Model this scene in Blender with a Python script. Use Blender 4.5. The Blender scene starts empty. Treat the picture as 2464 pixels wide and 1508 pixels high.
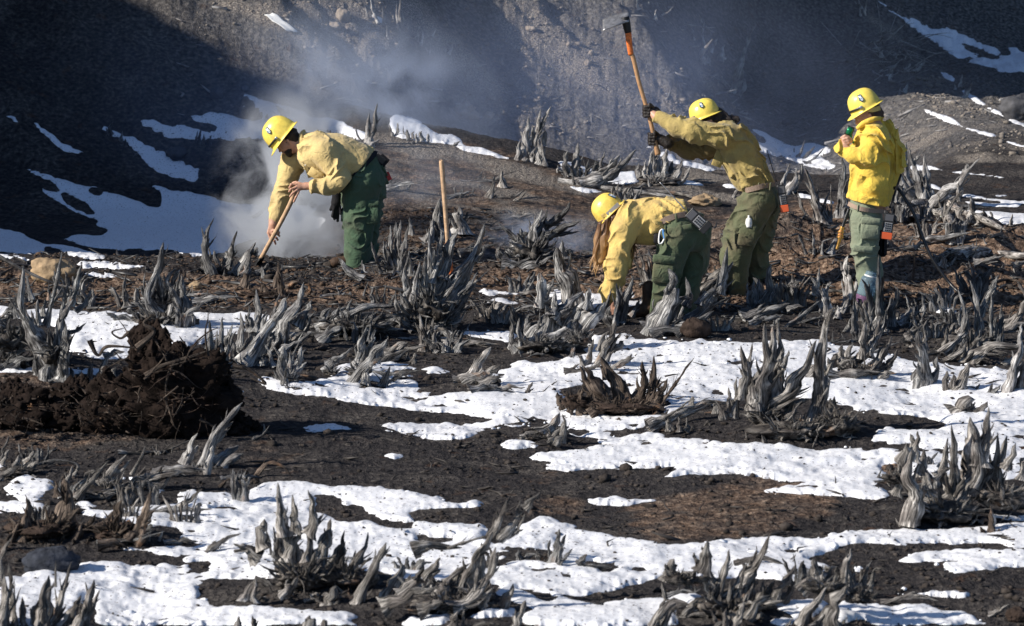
import bpy, math, random, time
import numpy as np
import openvdb
from mathutils import Vector, Matrix
T0 = time.time()
scene = bpy.context.scene
C = scene.collection
R = math.radians

# ------------------------------------------------------------------ camera, world, sun, exposure
CAM = np.array([0.0, -35.0, 4.9]); PITCH = R(8.19); FPX = 10115.0
cam_d = bpy.data.cameras.new('camera'); cam = bpy.data.objects.new('camera', cam_d); C.objects.link(cam)
cam.location = CAM; cam.rotation_euler = (R(90) - PITCH, 0, 0)
cam_d.lens = FPX / 2464 * 36; cam_d.sensor_width = 36; cam_d.clip_end = 2000; cam_d.clip_start = 0.5
cam_d.dof.use_dof = True; cam_d.dof.focus_distance = 35.6; cam_d.dof.aperture_fstop = 6.3
scene.camera = cam
SUN_EL = R(29); TO_SUN = np.array([-0.94 * math.cos(SUN_EL), -0.34 * math.cos(SUN_EL), math.sin(SUN_EL)])
world = bpy.data.worlds.new('World'); scene.world = world; world.use_nodes = True
wn = world.node_tree.nodes; wl = world.node_tree.links
sky = wn.new('ShaderNodeTexSky'); sky.sky_type = 'NISHITA'; sky.sun_disc = False
sky.sun_elevation = SUN_EL; sky.sun_rotation = math.atan2(TO_SUN[0], TO_SUN[1]); sky.altitude = 1800; sky.ozone_density = 4.0
wl.new(sky.outputs[0], wn['Background'].inputs[0]); wn['Background'].inputs[1].default_value = 0.085
sun_d = bpy.data.lights.new('sun', 'SUN'); sun_d.energy = 5.0; sun_d.angle = R(0.5); sun_d.color = (1, 0.93, 0.83)
sun = bpy.data.objects.new('sun', sun_d); C.objects.link(sun)
sun.rotation_euler = Vector(-TO_SUN).to_track_quat('-Z', 'Y').to_euler()
scene.view_settings.view_transform = 'Standard'; scene.view_settings.look = 'None'
scene.view_settings.exposure = 0.45; scene.view_settings.gamma = 1.0
scene.render.engine = 'CYCLES'
scene.cycles.max_bounces = 6; scene.cycles.diffuse_bounces = 2; scene.cycles.glossy_bounces = 2
scene.cycles.transmission_bounces = 4; scene.cycles.volume_bounces = 2; scene.cycles.transparent_max_bounces = 8
scene.cycles.use_denoising = True; scene.cycles.volume_step_rate = 2.0; scene.cycles.volume_max_steps = 128

# ------------------------------------------------------------------ from photograph sight lines to places
FWD = np.array([0, math.cos(PITCH), -math.sin(PITCH)]); UPV = np.array([0, math.sin(PITCH), math.cos(PITCH)]); RGT = np.array([1.0, 0, 0])
def ray(u, v): return FWD + (u - 1232) / FPX * RGT - (v - 754) / FPX * UPV
def W(u, v, y):                                   # the point of sight line (u, v) at world depth y
    d = ray(u, v); return CAM + d * ((y - CAM[1]) / d[1])
def proj(x, y, z):
    dx, dy, dz = x - CAM[0], y - CAM[1], z - CAM[2]
    f = dy * FWD[1] + dz * FWD[2]; f = np.maximum(f, 0.1)
    return 1232 + dx / f * FPX, 754 - (dy * UPV[1] + dz * UPV[2]) / f * FPX

# ------------------------------------------------------------------ noise
def _hash(ix, iy, iz, seed):
    h = (ix.astype(np.int64) * 374761393 + iy.astype(np.int64) * 668265263 + iz.astype(np.int64) * 2147483647 + seed * 1274126177) & 0xffffffff
    h = ((h ^ (h >> 13)) * 1274126177) & 0xffffffff
    h = h ^ (h >> 16)
    return (h & 0xffff) / 65535.0 * 2 - 1
def vnoise2(x, y, seed=0):
    ix = np.floor(x); iy = np.floor(y); fx = x - ix; fy = y - iy
    fx = fx * fx * fx * (fx * (fx * 6 - 15) + 10); fy = fy * fy * fy * (fy * (fy * 6 - 15) + 10)
    z = np.zeros_like(ix)
    a = _hash(ix, iy, z, seed); b = _hash(ix + 1, iy, z, seed); c = _hash(ix, iy + 1, z, seed); d = _hash(ix + 1, iy + 1, z, seed)
    return (a * (1 - fx) + b * fx) * (1 - fy) + (c * (1 - fx) + d * fx) * fy
def vnoise3(x, y, z, seed=0):
    ix = np.floor(x); iy = np.floor(y); iz = np.floor(z); fx = x - ix; fy = y - iy; fz = z - iz
    fx = fx * fx * (3 - 2 * fx); fy = fy * fy * (3 - 2 * fy); fz = fz * fz * (3 - 2 * fz)
    def L(k):
        a = _hash(ix, iy, iz + k, seed); b = _hash(ix + 1, iy, iz + k, seed); c = _hash(ix, iy + 1, iz + k, seed); d = _hash(ix + 1, iy + 1, iz + k, seed)
        return (a * (1 - fx) + b * fx) * (1 - fy) + (c * (1 - fx) + d * fx) * fy
    return L(0) * (1 - fz) + L(1) * fz
def fbm2(x, y, o, seed=0, gain=.5):
    s = np.zeros_like(x); a = 1.0; f = 1.0
    for i in range(o):
        c, sn = math.cos(i * 1.1), math.sin(i * 1.1)
        s = s + a * vnoise2((x * c - y * sn) * f + i * 17.3, (x * sn + y * c) * f - i * 9.1, seed + i); a *= gain; f *= 2.03
    return s
def fbm3(p, o, seed=0, gain=.5):
    s = np.zeros(p.shape[:-1]); a = 1.0; f = 1.0
    for i in range(o):
        s = s + a * vnoise3(p[..., 0] * f + i * 5.2, p[..., 1] * f + i * 1.3, p[..., 2] * f - i * 7.7, seed + i); a *= gain; f *= 2.03
    return s
def sstep(a, b, x): t = np.clip((x - a) / (b - a), 0, 1); return t * t * (3 - 2 * t)
def lerp(a, b, t): return a + (b - a) * t

# ------------------------------------------------------------------ object helpers
def tag(o, label=None, cat=None, group=None, kind=None):
    if label: o['label'] = label
    if cat: o['category'] = cat
    if group: o['group'] = group
    if kind: o['kind'] = kind
    return o
def thing(name, label, cat, loc=(0, 0, 0), group=None):
    o = bpy.data.objects.new(name, None); C.objects.link(o); o.location = loc; o.empty_display_size = .1
    return tag(o, label, cat, group)
def link(name, me, parent=None, mat=None, origin=None):
    o = bpy.data.objects.new(name, me); C.objects.link(o)
    if mat is not None: me.materials.append(mat)
    if parent is not None: o.parent = parent
    return o
def mesh(verts, faces, smooth=True, uvs=None):
    me = bpy.data.meshes.new('shape'); me.from_pydata(np.asarray(verts, float).tolist(), [], faces)
    if smooth: me.polygons.foreach_set('use_smooth', [True] * len(me.polygons))
    if uvs is not None:
        l = me.uv_layers.new(name='UVMap'); idx = np.zeros(len(me.loops), int); me.loops.foreach_get('vertex_index', idx)
        l.data.foreach_set('uv', np.asarray(uvs, float)[idx].ravel())
    me.update(); return me
def np_mesh(V, Q, smooth=True, attrs=None):            # large quad meshes straight from arrays
    me = bpy.data.meshes.new('shape'); n = len(V); m = len(Q); k = Q.shape[1]
    me.vertices.add(n); me.vertices.foreach_set('co', V.astype(np.float32).ravel())
    me.loops.add(m * k); me.loops.foreach_set('vertex_index', Q.astype(np.int32).ravel())
    me.polygons.add(m); me.polygons.foreach_set('loop_start', np.arange(0, m * k, k, dtype=np.int32))
    me.update(calc_edges=True)
    if smooth: me.polygons.foreach_set('use_smooth', np.ones(m, bool))
    for a, arr in (attrs or {}).items():
        at = me.attributes.new(a, 'FLOAT', 'POINT'); at.data.foreach_set('value', arr.astype(np.float32).ravel())
    me.update(); return me

# ------------------------------------------------------------------ materials
def new_mat(name):
    m = bpy.data.materials.new(name); m.use_nodes = True; return m, m.node_tree.nodes, m.node_tree.links, m.node_tree.nodes['Principled BSDF']
def N(nodes, t, **k):
    n = nodes.new(t)
    for a, b in k.items(): setattr(n, a, b)
    return n
def ramp(nodes, stops):
    r = nodes.new('ShaderNodeValToRGB'); e = r.color_ramp.elements
    while len(e) < len(stops): e.new(0.5)
    for i, (p, c) in enumerate(stops): e[i].position = p; e[i].color = (*c, 1) if len(c) == 3 else c
    return r
def plain(name, col, rough=.6, metal=0, noise=0.0, scale=30, bump=0, spec=.5, bscale=None, trans=0):
    m, n, l, b = new_mat(name)
    b.inputs['Base Color'].default_value = (*col, 1); b.inputs['Roughness'].default_value = rough; b.inputs['Metallic'].default_value = metal
    b.inputs['Specular IOR Level'].default_value = spec
    if noise or bump:
        tc = N(n, 'ShaderNodeTexCoord'); t = N(n, 'ShaderNodeTexNoise'); t.inputs['Scale'].default_value = scale; t.inputs['Detail'].default_value = 6
        l.new(tc.outputs['Object'], t.inputs['Vector'])
        if noise:
            lo = [max(0, c * (1 - noise)) for c in col]; hi = [min(1, c * (1 + noise)) for c in col]
            r = ramp(n, [(.3, lo), (.7, hi)]); l.new(t.outputs['Fac'], r.inputs[0]); l.new(r.outputs[0], b.inputs['Base Color'])
        if bump:
            t2 = N(n, 'ShaderNodeTexNoise'); t2.inputs['Scale'].default_value = bscale or scale * 3; t2.inputs['Detail'].default_value = 4
            l.new(tc.outputs['Object'], t2.inputs['Vector'])
            bp = N(n, 'ShaderNodeBump'); bp.inputs['Strength'].default_value = bump; bp.inputs['Distance'].default_value = .01
            l.new(t2.outputs['Fac'], bp.inputs['Height']); l.new(bp.outputs[0], b.inputs['Normal'])
    return m
def wood_mat(name, dark, mid, light, rough=.55, spec=.5, orange=0.0):
    m, n, l, b = new_mat(name)
    uv = N(n, 'ShaderNodeUVMap'); mp = N(n, 'ShaderNodeMapping'); mp.inputs['Scale'].default_value = (7, 1.3, 1)
    oi = N(n, 'ShaderNodeObjectInfo'); ad = N(n, 'ShaderNodeVectorMath', operation='ADD')
    l.new(uv.outputs[0], mp.inputs['Vector']); l.new(mp.outputs[0], ad.inputs[0]); l.new(oi.outputs['Location'], ad.inputs[1])
    t = N(n, 'ShaderNodeTexNoise'); t.inputs['Scale'].default_value = 2.2; t.inputs['Detail'].default_value = 7; t.inputs['Distortion'].default_value = .6
    l.new(ad.outputs[0], t.inputs['Vector'])
    tc = N(n, 'ShaderNodeTexCoord'); t2 = N(n, 'ShaderNodeTexNoise'); t2.inputs['Scale'].default_value = 9; t2.inputs['Detail'].default_value = 5
    l.new(tc.outputs['Object'], t2.inputs['Vector'])
    r = ramp(n, [(.38, dark), (.50, mid), (.64, light)]); l.new(t.outputs['Fac'], r.inputs[0])
    r2 = ramp(n, [(.40, (.42, .40, .40)), (.56, (1, 1, 1))]); l.new(t2.outputs['Fac'], r2.inputs[0])
    mx = N(n, 'ShaderNodeMix', data_type='RGBA', blend_type='MULTIPLY'); mx.inputs[0].default_value = 1
    l.new(r.outputs[0], mx.inputs[6]); l.new(r2.outputs[0], mx.inputs[7]); out = mx.outputs[2]
    if orange:
        t3 = N(n, 'ShaderNodeTexNoise'); t3.inputs['Scale'].default_value = 6; l.new(tc.outputs['Object'], t3.inputs['Vector'])
        r3 = ramp(n, [(.66, (0, 0, 0)), (.72, (orange,) * 3)]); l.new(t3.outputs['Fac'], r3.inputs[0])
        m2 = N(n, 'ShaderNodeMix', data_type='RGBA'); l.new(r3.outputs[0], m2.inputs[0]); l.new(out, m2.inputs[6]); m2.inputs[7].default_value = (.42, .22, .11, 1); out = m2.outputs[2]
    hv = N(n, 'ShaderNodeHueSaturation'); mr = N(n, 'ShaderNodeMapRange'); mr.inputs['To Min'].default_value = .75; mr.inputs['To Max'].default_value = 1.3
    l.new(oi.outputs['Random'], mr.inputs['Value']); l.new(mr.outputs[0], hv.inputs['Value']); l.new(out, hv.inputs['Color'])
    l.new(hv.outputs[0], b.inputs['Base Color']); b.inputs['Roughness'].default_value = rough; b.inputs['Specular IOR Level'].default_value = spec
    bp = N(n, 'ShaderNodeBump'); bp.inputs['Strength'].default_value = .9; bp.inputs['Distance'].default_value = .02
    l.new(t.outputs['Fac'], bp.inputs['Height']); l.new(bp.outputs[0], b.inputs['Normal'])
    return m
M = {}
M['char'] = wood_mat('charred_wood', (.016, .016, .018), (.21, .207, .203), (.56, .55, .535), .42, .6, .5)
M['black'] = wood_mat('black_charred_wood', (.010, .010, .011), (.10, .099, .099), (.38, .372, .365), .42, .6, .25)
M['silver'] = wood_mat('silver_dead_wood', (.08, .077, .075), (.36, .35, .34), (.62, .60, .58), .55, .5)
M['brown'] = wood_mat('brown_dead_wood', (.03, .02, .015), (.10, .075, .058), (.24, .185, .145), .7, .3, .6)
M['drift'] = wood_mat('grey_brown_dead_wood', (.022, .021, .02), (.25, .233, .214), (.56, .525, .49), .65, .3, .35)
M['bone'] = wood_mat('bleached_twig_wood', (.25, .235, .21), (.50, .47, .43), (.72, .69, .64), .6, .4)
M['crown'] = wood_mat('sooty_crown_wood', (.010, .009, .009), (.055, .048, .043), (.17, .15, .13), .6, .35, .15)
M['root_soil'] = plain('soil_caked_wood', (.045, .032, .026), .95, 0, .6, 14, 1, .1, 60)
M['dark_soil'] = plain('dark_root_soil', (.016, .011, .009), .95, 0, .6, 14, 1, .1, 60)
M['stone'] = plain('pale_stone', (.30, .25, .20), .85, 0, .25, 12, .6, .2, 50)
M['dark_stone'] = plain('grey_stone', (.07, .07, .075), .8, 0, .3, 12, .5, .2, 50)
M['snow'] = plain('packed_snow', (.86, .88, .92), .6, 0, .02, 20, .6, .3, 60)
# ------------------------------------------------------------------ regions traced from the photograph (sight-line coordinates, used to place snow and soils)
RW, RH = 1232, 840                                   # half-scale raster; rows run from v = -100 to 1580
def t_(frame, pts):
    ox, oy, s = FR[frame]; p = [float(a) for a in pts.replace(';', ' ').replace(',', ' ').split()]
    return [(ox + p[i] * s, oy + p[i + 1] * s) for i in range(0, len(p), 2)]
FR = {'F': (0, 0, 1), '1': (0, 541.4, .3989), '2': (782.1, 481.3, .3989), '3': (1564.2, 601.6, .3989), '4': (0, 962.6, .3615),
      '5': (782.1, 962.6, .3615), '6': (1564.2, 962.6, .3653), '7': (0, 0, .4389), '8': (782.1, 0, .359), '9': (1624.3, 0, .359),
      'A': (541.4, 240.6, .3191), 'B': (1323.5, 421.1, .2793), 'C': (1383.7, 0, .5585), 'D': (1925.1, 180.5, .3989)}
def fill(mask, poly, val):
    P = np.array([((u) / 2, (v + 100) / 2) for u, v in poly]); y0, y1 = max(0, int(P[:, 1].min())), min(RH - 1, int(P[:, 1].max()) + 1)
    x0, x1 = max(0, int(P[:, 0].min())), min(RW - 1, int(P[:, 0].max()) + 1)
    if y1 < y0 or x1 < x0: return
    Y, X = np.mgrid[y0:y1 + 1, x0:x1 + 1] + .5; ins = np.zeros(X.shape, bool); j = len(P) - 1
    for i in range(len(P)):
        xi, yi = P[i]; xj, yj = P[j]
        if yi != yj:
            ins ^= ((yi > Y) != (yj > Y)) & (X < (xj - xi) * (Y - yi) / (yj - yi) + xi)
        j = i
    sub = mask[y0:y1 + 1, x0:x1 + 1]; sub[ins] = val
def blur(a, rx, ry, n=2):
    for _ in range(n):
        for ax, r in ((1, rx), (0, ry)):
            if r < 1: continue
            p = np.pad(a, [(r, r) if k == ax else (0, 0) for k in (0, 1)], mode='edge'); c = np.cumsum(p, axis=ax)
            c = np.concatenate([np.zeros_like(np.take(c, [0], ax)), c], ax); k = 2 * r + 1
            a = (np.take(c, range(k, c.shape[ax]), ax) - np.take(c, range(0, c.shape[ax] - k), ax)) / k
    return a
def sample(a, u, v):
    x = np.clip(u / 2 - .5, 0, RW - 1.001); y = np.clip((v + 100) / 2 - .5, 0, RH - 1.001); ix = x.astype(int); iy = y.astype(int); fx = x - ix; fy = y - iy
    return (a[iy, ix] * (1 - fx) + a[iy, ix + 1] * fx) * (1 - fy) + (a[iy + 1, ix] * (1 - fx) + a[iy + 1, ix + 1] * fx) * fy
SNOW = [  # (frame, +1 snow / 0 bare, outline)
 # ---- far gully and hill, left
 ('7', 1, '18 622 60 625 95 650 125 683 80 675 40 655'), ('7', 1, '165 661 205 665 235 700 300 745 345 790 400 800 455 820 465 830 520 862 460 848 400 852 350 835 320 812 262 778 300 785 250 750 200 705'),
 ('7', 1, '215 527 245 540 235 543'), ('7', 1, '345 607 405 633 370 625'),
 ('7', 1, '520 682 600 700 660 735 740 755 800 790 860 812 915 830 930 860 1000 875 1060 915 1105 925 1085 950 1100 970 1075 1005 1030 1000 985 975 960 982 900 960 850 945 800 905 760 860 720 820 690 780 620 755 560 712'),
 ('7', 1, '768 655 840 655 890 680 910 685 1000 715 1090 712 1120 722 1180 720 1230 715 1260 735 1245 745 1300 745 1330 775 1250 780 1190 765 1160 775 1090 782 1000 778 930 768 870 742 820 705 780 692'),
 ('7', 1, '1030 625 1100 640 1120 628 1160 610 1200 620 1280 630 1330 655 1450 655 1560 690 1640 740 1500 765 1380 770 1330 765 1270 735 1200 705 1130 680 1075 670'), ('7', 1, '948 672 1010 685 1090 705 1000 705'),
 ('7', 1, '1285 505 1340 502 1400 530 1480 560 1560 580 1640 600 1700 610 1780 640 1860 665 1919 690 2010 730 2060 760 1960 770 1850 740 1700 700 1560 690 1460 650 1400 605 1330 590 1290 575 1258 560 1280 557 1380 590 1420 600 1380 560'),
 ('7', 1, '612 918 660 920 700 950 780 975 795 993 740 975 670 950'),
 ('7', 1, '102 900 140 920 180 935 290 965 370 990 430 1010 480 1025 500 1008 560 1030 600 1050 640 1060 700 1085 780 1110 820 1130 875 1140 885 1100 880 1060 800 1010 880 1015 940 1040 1030 1045 1090 1070 1160 1075 1240 1095 1340 1110 1450 1130 1600 1120 1720 1130 1750 1145 1700 1180 1800 1200 1750 1260 1500 1290 1300 1340 1240 1390 1140 1405 1050 1412 940 1385 810 1382 700 1362 680 1395 640 1372 560 1368 500 1360 430 1345 380 1325 270 1310 380 1305 370 1290 440 1285 560 1290 600 1260 510 1245 545 1215 490 1180 520 1170 470 1120 400 1080 330 1050 300 1010 240 985 160 945'),
 ('7', 1, '175 1007 220 1030 280 1050 330 1060 350 1100 420 1150 500 1180 520 1200 460 1190 380 1150 300 1100 240 1060'),
 ('7', 1, '0 1253 60 1265 120 1275 160 1300 230 1330 250 1340 310 1340 420 1355 500 1380 600 1410 590 1425 480 1425 440 1418 380 1410 260 1350 240 1365 260 1385 230 1395 150 1395 60 1385 0 1380'),
 ('7', 1, '0 1392 100 1400 180 1415 160 1440 60 1425 0 1425'), ('7', 0, '470 1105 540 1130 555 1135 500 1120'), ('7', 0, '485 1030 540 1040 560 1065 520 1070 490 1050'),
 ('F', 1, '180 632 290 636 375 645 300 650 200 648'), ('F', 1, '195 655 260 658 310 668 250 670 200 664'),
 ('7', 0, '1140 665 1180 672 1230 690 1190 690'), ('7', 0, '1200 715 1250 712 1300 735 1240 735'), ('7', 0, '1660 600 1760 612 1860 660 1700 640'),
 # ---- gully beyond the mound
 ('8', 1, '430 790 470 775 520 772 590 790 640 810 680 840 740 890 800 905 850 895 900 920 960 985 1050 990 1130 1020 1200 1050 1290 1065 1260 1075 1150 1062 1090 1040 1020 1030 940 1015 870 985 800 975 700 962 600 950 500 930 440 900 425 840'),
 ('8', 1, '0 780 60 790 130 820 190 860 200 885 120 890 50 870 0 855'), ('8', 1, '1545 1065 1600 1080 1680 1090 1760 1120 1840 1130 1900 1150 2000 1150 2090 1140 2110 1230 2000 1240 1900 1230 1850 1200 1700 1160 1580 1120'),
 ('8', 1, '815 578 860 600 850 608 825 595'), ('8', 1, '860 315 915 335 920 345 870 330'), ('8', 1, '1895 830 1950 855 1920 855'), ('8', 1, '2090 400 2190 450 2195 468 2140 440'), ('8', 1, '2232 452 2270 455 2305 485 2260 478'),
 ('8', 1, '1940 455 1990 465 2040 500 2120 520 2160 555 2090 540 2010 510'), ('8', 1, '2228 590 2300 620 2346 655 2346 665 2270 630'), ('8', 1, '1490 475 1540 475 1575 495 1530 495'), ('8', 1, '1810 535 1860 545 1880 575 1830 558'),
 ('8', 1, '255 100 330 100 400 125 440 160 420 170 350 155 290 125'), ('8', 1, '2095 930 2160 970 2250 1010 2346 1040 2346 1100 2240 1050 2150 1000'), ('8', 1, '1580 1225 1700 1255 1850 1280 2000 1275 2140 1300 2170 1320 2000 1315 1900 1290 1740 1300 1640 1260'),
 ('9', 1, '458 895 520 930 600 965 620 940 560 905 500 860 560 865 620 890 680 930 740 955 820 980 870 960 950 958 1000 980 1060 1000 1080 1010 1000 1040 920 1040 1000 1060 1085 1110 1080 1125 1010 1150 950 1120 880 1080 800 1050 700 1040 600 1020 520 985 470 940'),
 ('9', 1, '540 1000 620 1015 700 1045 800 1055 900 1100 970 1130 1020 1150 930 1130 840 1105 740 1065 640 1045'),
 ('9', 1, '0 1075 60 1080 180 1100 260 1130 300 1150 220 1155 100 1120 0 1100'), ('9', 1, '300 1240 350 1228 420 1245 430 1275 340 1265'), ('9', 1, '20 1200 100 1215 180 1230 230 1255 140 1250 30 1235'), ('9', 1, '240 1288 300 1290 340 1310 280 1305'),
 ('9', 1, '800 1290 860 1288 900 1310 960 1330 1080 1355 1080 1370 1000 1365 900 1335 830 1330'), ('9', 1, '920 780 980 790 1040 805 1080 815 1060 820 980 805 930 795'), ('9', 1, '0 650 30 660 50 672 10 668'),
 ('9', 1, '1340 0 1380 5 1440 50 1520 100 1620 130 1660 160 1720 170 1780 200 1790 165 1860 190 1910 215 1960 230 2020 260 2070 300 2160 320 2170 345 2200 360 2250 360 2215 320 2280 315 2339 345 2339 490 2240 505 2190 490 2130 460 2000 430 1880 400 1820 350 1740 290 1640 230 1560 170 1500 130 1420 75'),
 ('9', 0, '1900 285 1960 300 2060 340 2150 390 2230 400 2130 400 2020 360 1930 320'),
 ('9', 1, '1752 455 1800 480 1860 510 1900 550 1950 610 2050 670 2120 720 2200 760 2280 800 2339 830 2339 870 2260 830 2200 790 2100 740 2010 690 1940 640 1880 580 1800 525'),
 ('9', 1, '1620 712 1660 715 1720 745 1800 770 1880 800 1960 850 2060 880 2140 900 2160 920 2100 915 2020 895 1940 870 1880 850 1790 810 1700 775'),
 ('9', 1, '2190 928 2240 945 2339 975 2339 995 2270 980 2200 950'),
 ('9', 1, '1560 1120 1600 1100 1680 1105 1780 1130 1860 1150 1940 1150 2020 1160 2140 1175 2230 1195 2290 1213 2220 1208 2140 1190 2020 1178 1900 1168 1800 1155 1720 1140 1640 1150 1590 1160'),
 ('9', 1, '2150 1150 2200 1150 2205 1163 2160 1163'), ('9', 1, '1640 1215 1740 1235 1820 1270 1780 1285 1700 1265 1640 1240'), ('9', 1, '1910 1300 2000 1310 2100 1330 2200 1340 2339 1350 2339 1370 2240 1360 2100 1350 1980 1330 1920 1325'),
 ('9', 1, '2130 1305 2240 1310 2235 1325 2150 1320'), ('9', 1, '1915 1340 2000 1350 2140 1365 2310 1370 2320 1390 2200 1395 2060 1385 1930 1365'), ('9', 1, '1915 1400 2000 1410 2120 1415 2339 1430 2339 1508 2200 1508 2150 1470 2060 1450 1960 1430'),
 # ---- strips behind the stumps
 ('F', 1, '0 734 60 745 120 741 230 752 330 755 420 762 480 757 560 752 640 758 700 770 700 782 640 790 600 800 540 815 480 830 400 838 330 860 240 868 170 850 160 800 100 778 40 770 0 760'),
 ('F', 1, '0 880 60 882 150 884 260 888 260 905 160 903 60 902 0 897'), ('F', 1, '410 742 500 750 600 760 600 790 470 792'),
 ('F', 1, '1140 700 1170 693 1230 698 1250 708 1200 712 1150 709'), ('F', 1, '1100 795 1190 793 1240 800 1240 830 1180 818 1110 808'), ('2', 1, '930 610 1000 590 1080 600 1110 615 1180 625 1190 640 1100 635 1000 618'), ('2', 1, '1120 550 1190 555 1240 570 1230 585 1150 570'),
 ('F', 1, '1310 700 1340 698 1420 708 1420 735 1350 745 1330 730'), ('F', 1, '1420 706 1520 700 1560 712 1560 738 1500 752 1430 745'), ('3', 1, '590 240 700 245 640 260'), ('3', 1, '470 370 520 370 520 385 480 385'), ('3', 1, '910 292 1060 298 1110 300 1100 315 960 305'),
 ('3', 1, '1360 300 1390 320 1370 360 1340 330'), ('3', 1, '1690 345 1720 338 1840 350 1850 410 1780 405 1700 370'), ('3', 1, '1620 440 1700 455 1750 470 1740 480 1650 465'), ('F', 1, '2235 738 2300 745 2300 765 2260 758'),
 # ---- the wide field, middle ground
 ('F', 1, '610 903 700 918 780 912 815 872 900 875 1040 882 1120 905 1205 890 1260 868 1340 866 1400 850 1430 808 1500 806 1560 815 1700 810 1800 822 1850 822 1960 820 2090 838 2200 870 2330 880 2464 895 2464 1085 2178 1084 2060 1078 1970 1080 1780 1079 1630 1068 1560 1066 1480 1068 1420 1064 1380 1052 1330 1034 1290 1030 1198 1037 1143 1044 1122 1057 1042 1060 999 1048 960 1040 905 1024 860 985 780 955 700 950 640 935'),
 ('F', 1, '1250 1104 1320 1088 1400 1074 1480 1072 1640 1068 1800 1078 1980 1083 2178 1082 2175 1150 2178 1160 2060 1162 2120 1176 2150 1200 2120 1206 2000 1198 1900 1192 1818 1186 1875 1170 1944 1169 1880 1160 1820 1144 1740 1142 1660 1145 1592 1152 1624 1128 1660 1122 1560 1126 1470 1127 1360 1132 1317 1125 1330 1112'),
 ('F', 0, '880 1010 1000 990 1180 1008 1160 1018 1000 1020 900 1022'), ('F', 0, '560 950 640 945 760 958 880 975 960 985 1060 1000 1150 1008 1060 1018 900 1022 760 1018 600 1030 560 1010'),
 ('F', 0, '800 845 1040 850 1240 838 1420 850 1400 856 1300 865 1240 868 1100 875 1040 868 900 862 820 866'), ('F', 0, '1340 940 1420 925 1520 958 1600 968 1600 1000 1480 1000 1380 985'), ('F', 0, '1000 905 1080 900 1200 915 1210 945 1100 945 1020 930'),
 ('F', 0, '940 900 1010 890 1020 898 960 905'), ('F', 0, '1560 1030 1600 1010 1760 960 1960 960 2060 990 2100 1030 2080 1068 1960 1072 1780 1068 1620 1055'), ('F', 0, '2080 990 2110 995 2200 1004 2280 1022 2280 1032 2180 1038 2120 1036 2085 1060'),
 ('F', 0, '1160 1045 1230 1040 1330 1045 1420 1055 1440 1072 1400 1082 1300 1094 1240 1100 1190 1085'), ('F', 1, '1200 1070 1230 1058 1270 1068 1310 1068 1290 1075 1230 1083'), ('F', 0, '1450 1042 1510 1040 1500 1048'), ('F', 0, '1310 1032 1430 1040 1400 1046 1320 1042'),
 ('F', 0, '2080 1075 2200 1070 2220 1078 2120 1083'), ('F', 1, '2400 985 2464 980 2464 1000 2410 998'), ('F', 1, '2100 1080 2464 1080 2464 1160 2300 1150 2180 1150 2100 1150'), ('F', 0, '2110 1120 2170 1115 2200 1150 2300 1165 2464 1150 2464 1225 2342 1232 2200 1210 2160 1180'),
 ('F', 1, '2410 1085 2464 1085 2464 1110 2420 1105'),
 ('F', 0, '950 900 1000 893 1010 897 960 903'), ('F', 0, '880 918 940 930 920 938 870 930'), ('F', 0, '1750 870 1830 872 1840 880 1760 880'),
 # ---- small pieces in the dark stretch
 ('5', 1, '480 555 500 535 540 538 570 560 520 572'), ('5', 1, '895 570 960 565 1025 580 980 587'), ('F', 1, '1404 1199 1490 1194 1510 1203 1592 1200 1570 1212 1500 1218 1420 1214'), ('5', 1, '370 375 450 362 550 385 480 395'), ('1', 1, '1400 1015 1440 985 1480 1000 1470 1035 1420 1040'),
 ('5', 1, '340 180 420 155 600 165 640 180 560 215 600 240 560 240 500 215 400 215'), ('F', 1, '720 1030 800 1022 870 1030 840 1038 740 1040'),
 # ---- front left
 ('4', 1, '0 440 50 445 60 470 40 510 0 520'), ('4', 1, '40 560 110 520 190 500 250 530 330 515 370 520 360 560 340 600 300 650 260 680 180 680 80 660 30 610'), ('4', 1, '0 680 120 690 300 690 290 740 150 745 60 740 0 745'),
 ('4', 1, '480 680 560 678 640 700 700 715 620 735 540 720 490 700'), ('4', 1, '530 745 640 740 760 750 830 730 1000 700 1180 700 1150 640 1240 600 1320 610 1400 620 1500 610 1650 620 1700 580 1760 560 1900 545 2000 540 2120 560 2330 580 2330 960 2200 960 2100 930 1860 900 1700 1000 1620 990 1380 1010 1260 980 1180 920 1160 850 1000 850 900 830 760 800 640 780 560 770'),
 ('4', 1, '780 500 820 490 850 520 940 570 930 600 860 600 820 560'), ('4', 1, '1000 605 1080 600 1120 600 1050 640 1010 635'), ('4', 0, '1280 730 1380 740 1480 710 1560 730 1500 750 1400 760 1300 750'), ('4', 1, '1560 960 1700 940 2000 930 2340 950 2340 1170 2100 1190 1900 1180 1660 1200 1500 1200'),
 ('4', 1, '760 975 900 965 960 985 1160 970 1380 1010 1560 1000 1620 990 1660 1100 1640 1180 1500 1200 1400 1200 1200 1215 1000 1240 960 1250 880 1250 850 1215 760 1240 660 1260 560 1330 520 1400 500 1508 600 1508 0 1508 0 1190 120 1185 240 1160 330 1130 420 1110 560 1100 760 1095 860 1110 1000 1108 1200 1115 1240 1105 1200 1070 1100 1045 980 1030 850 1020 780 1000'),
 ('4', 0, '1260 1090 1380 1085 1390 1120 1350 1160 1270 1130'), ('4', 1, '640 1260 780 1230 900 1255 1000 1250 1100 1235 1220 1250 1340 1290 1345 1330 1440 1350 1560 1380 1700 1395 1860 1400 2060 1405 2330 1430 2330 1508 600 1508'),
 ('4', 1, '850 1210 920 1190 960 1230 900 1255'), ('4', 0, '2120 640 2200 640 2330 720 2330 820 2200 780 2100 770'),
 # ---- front centre
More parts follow.
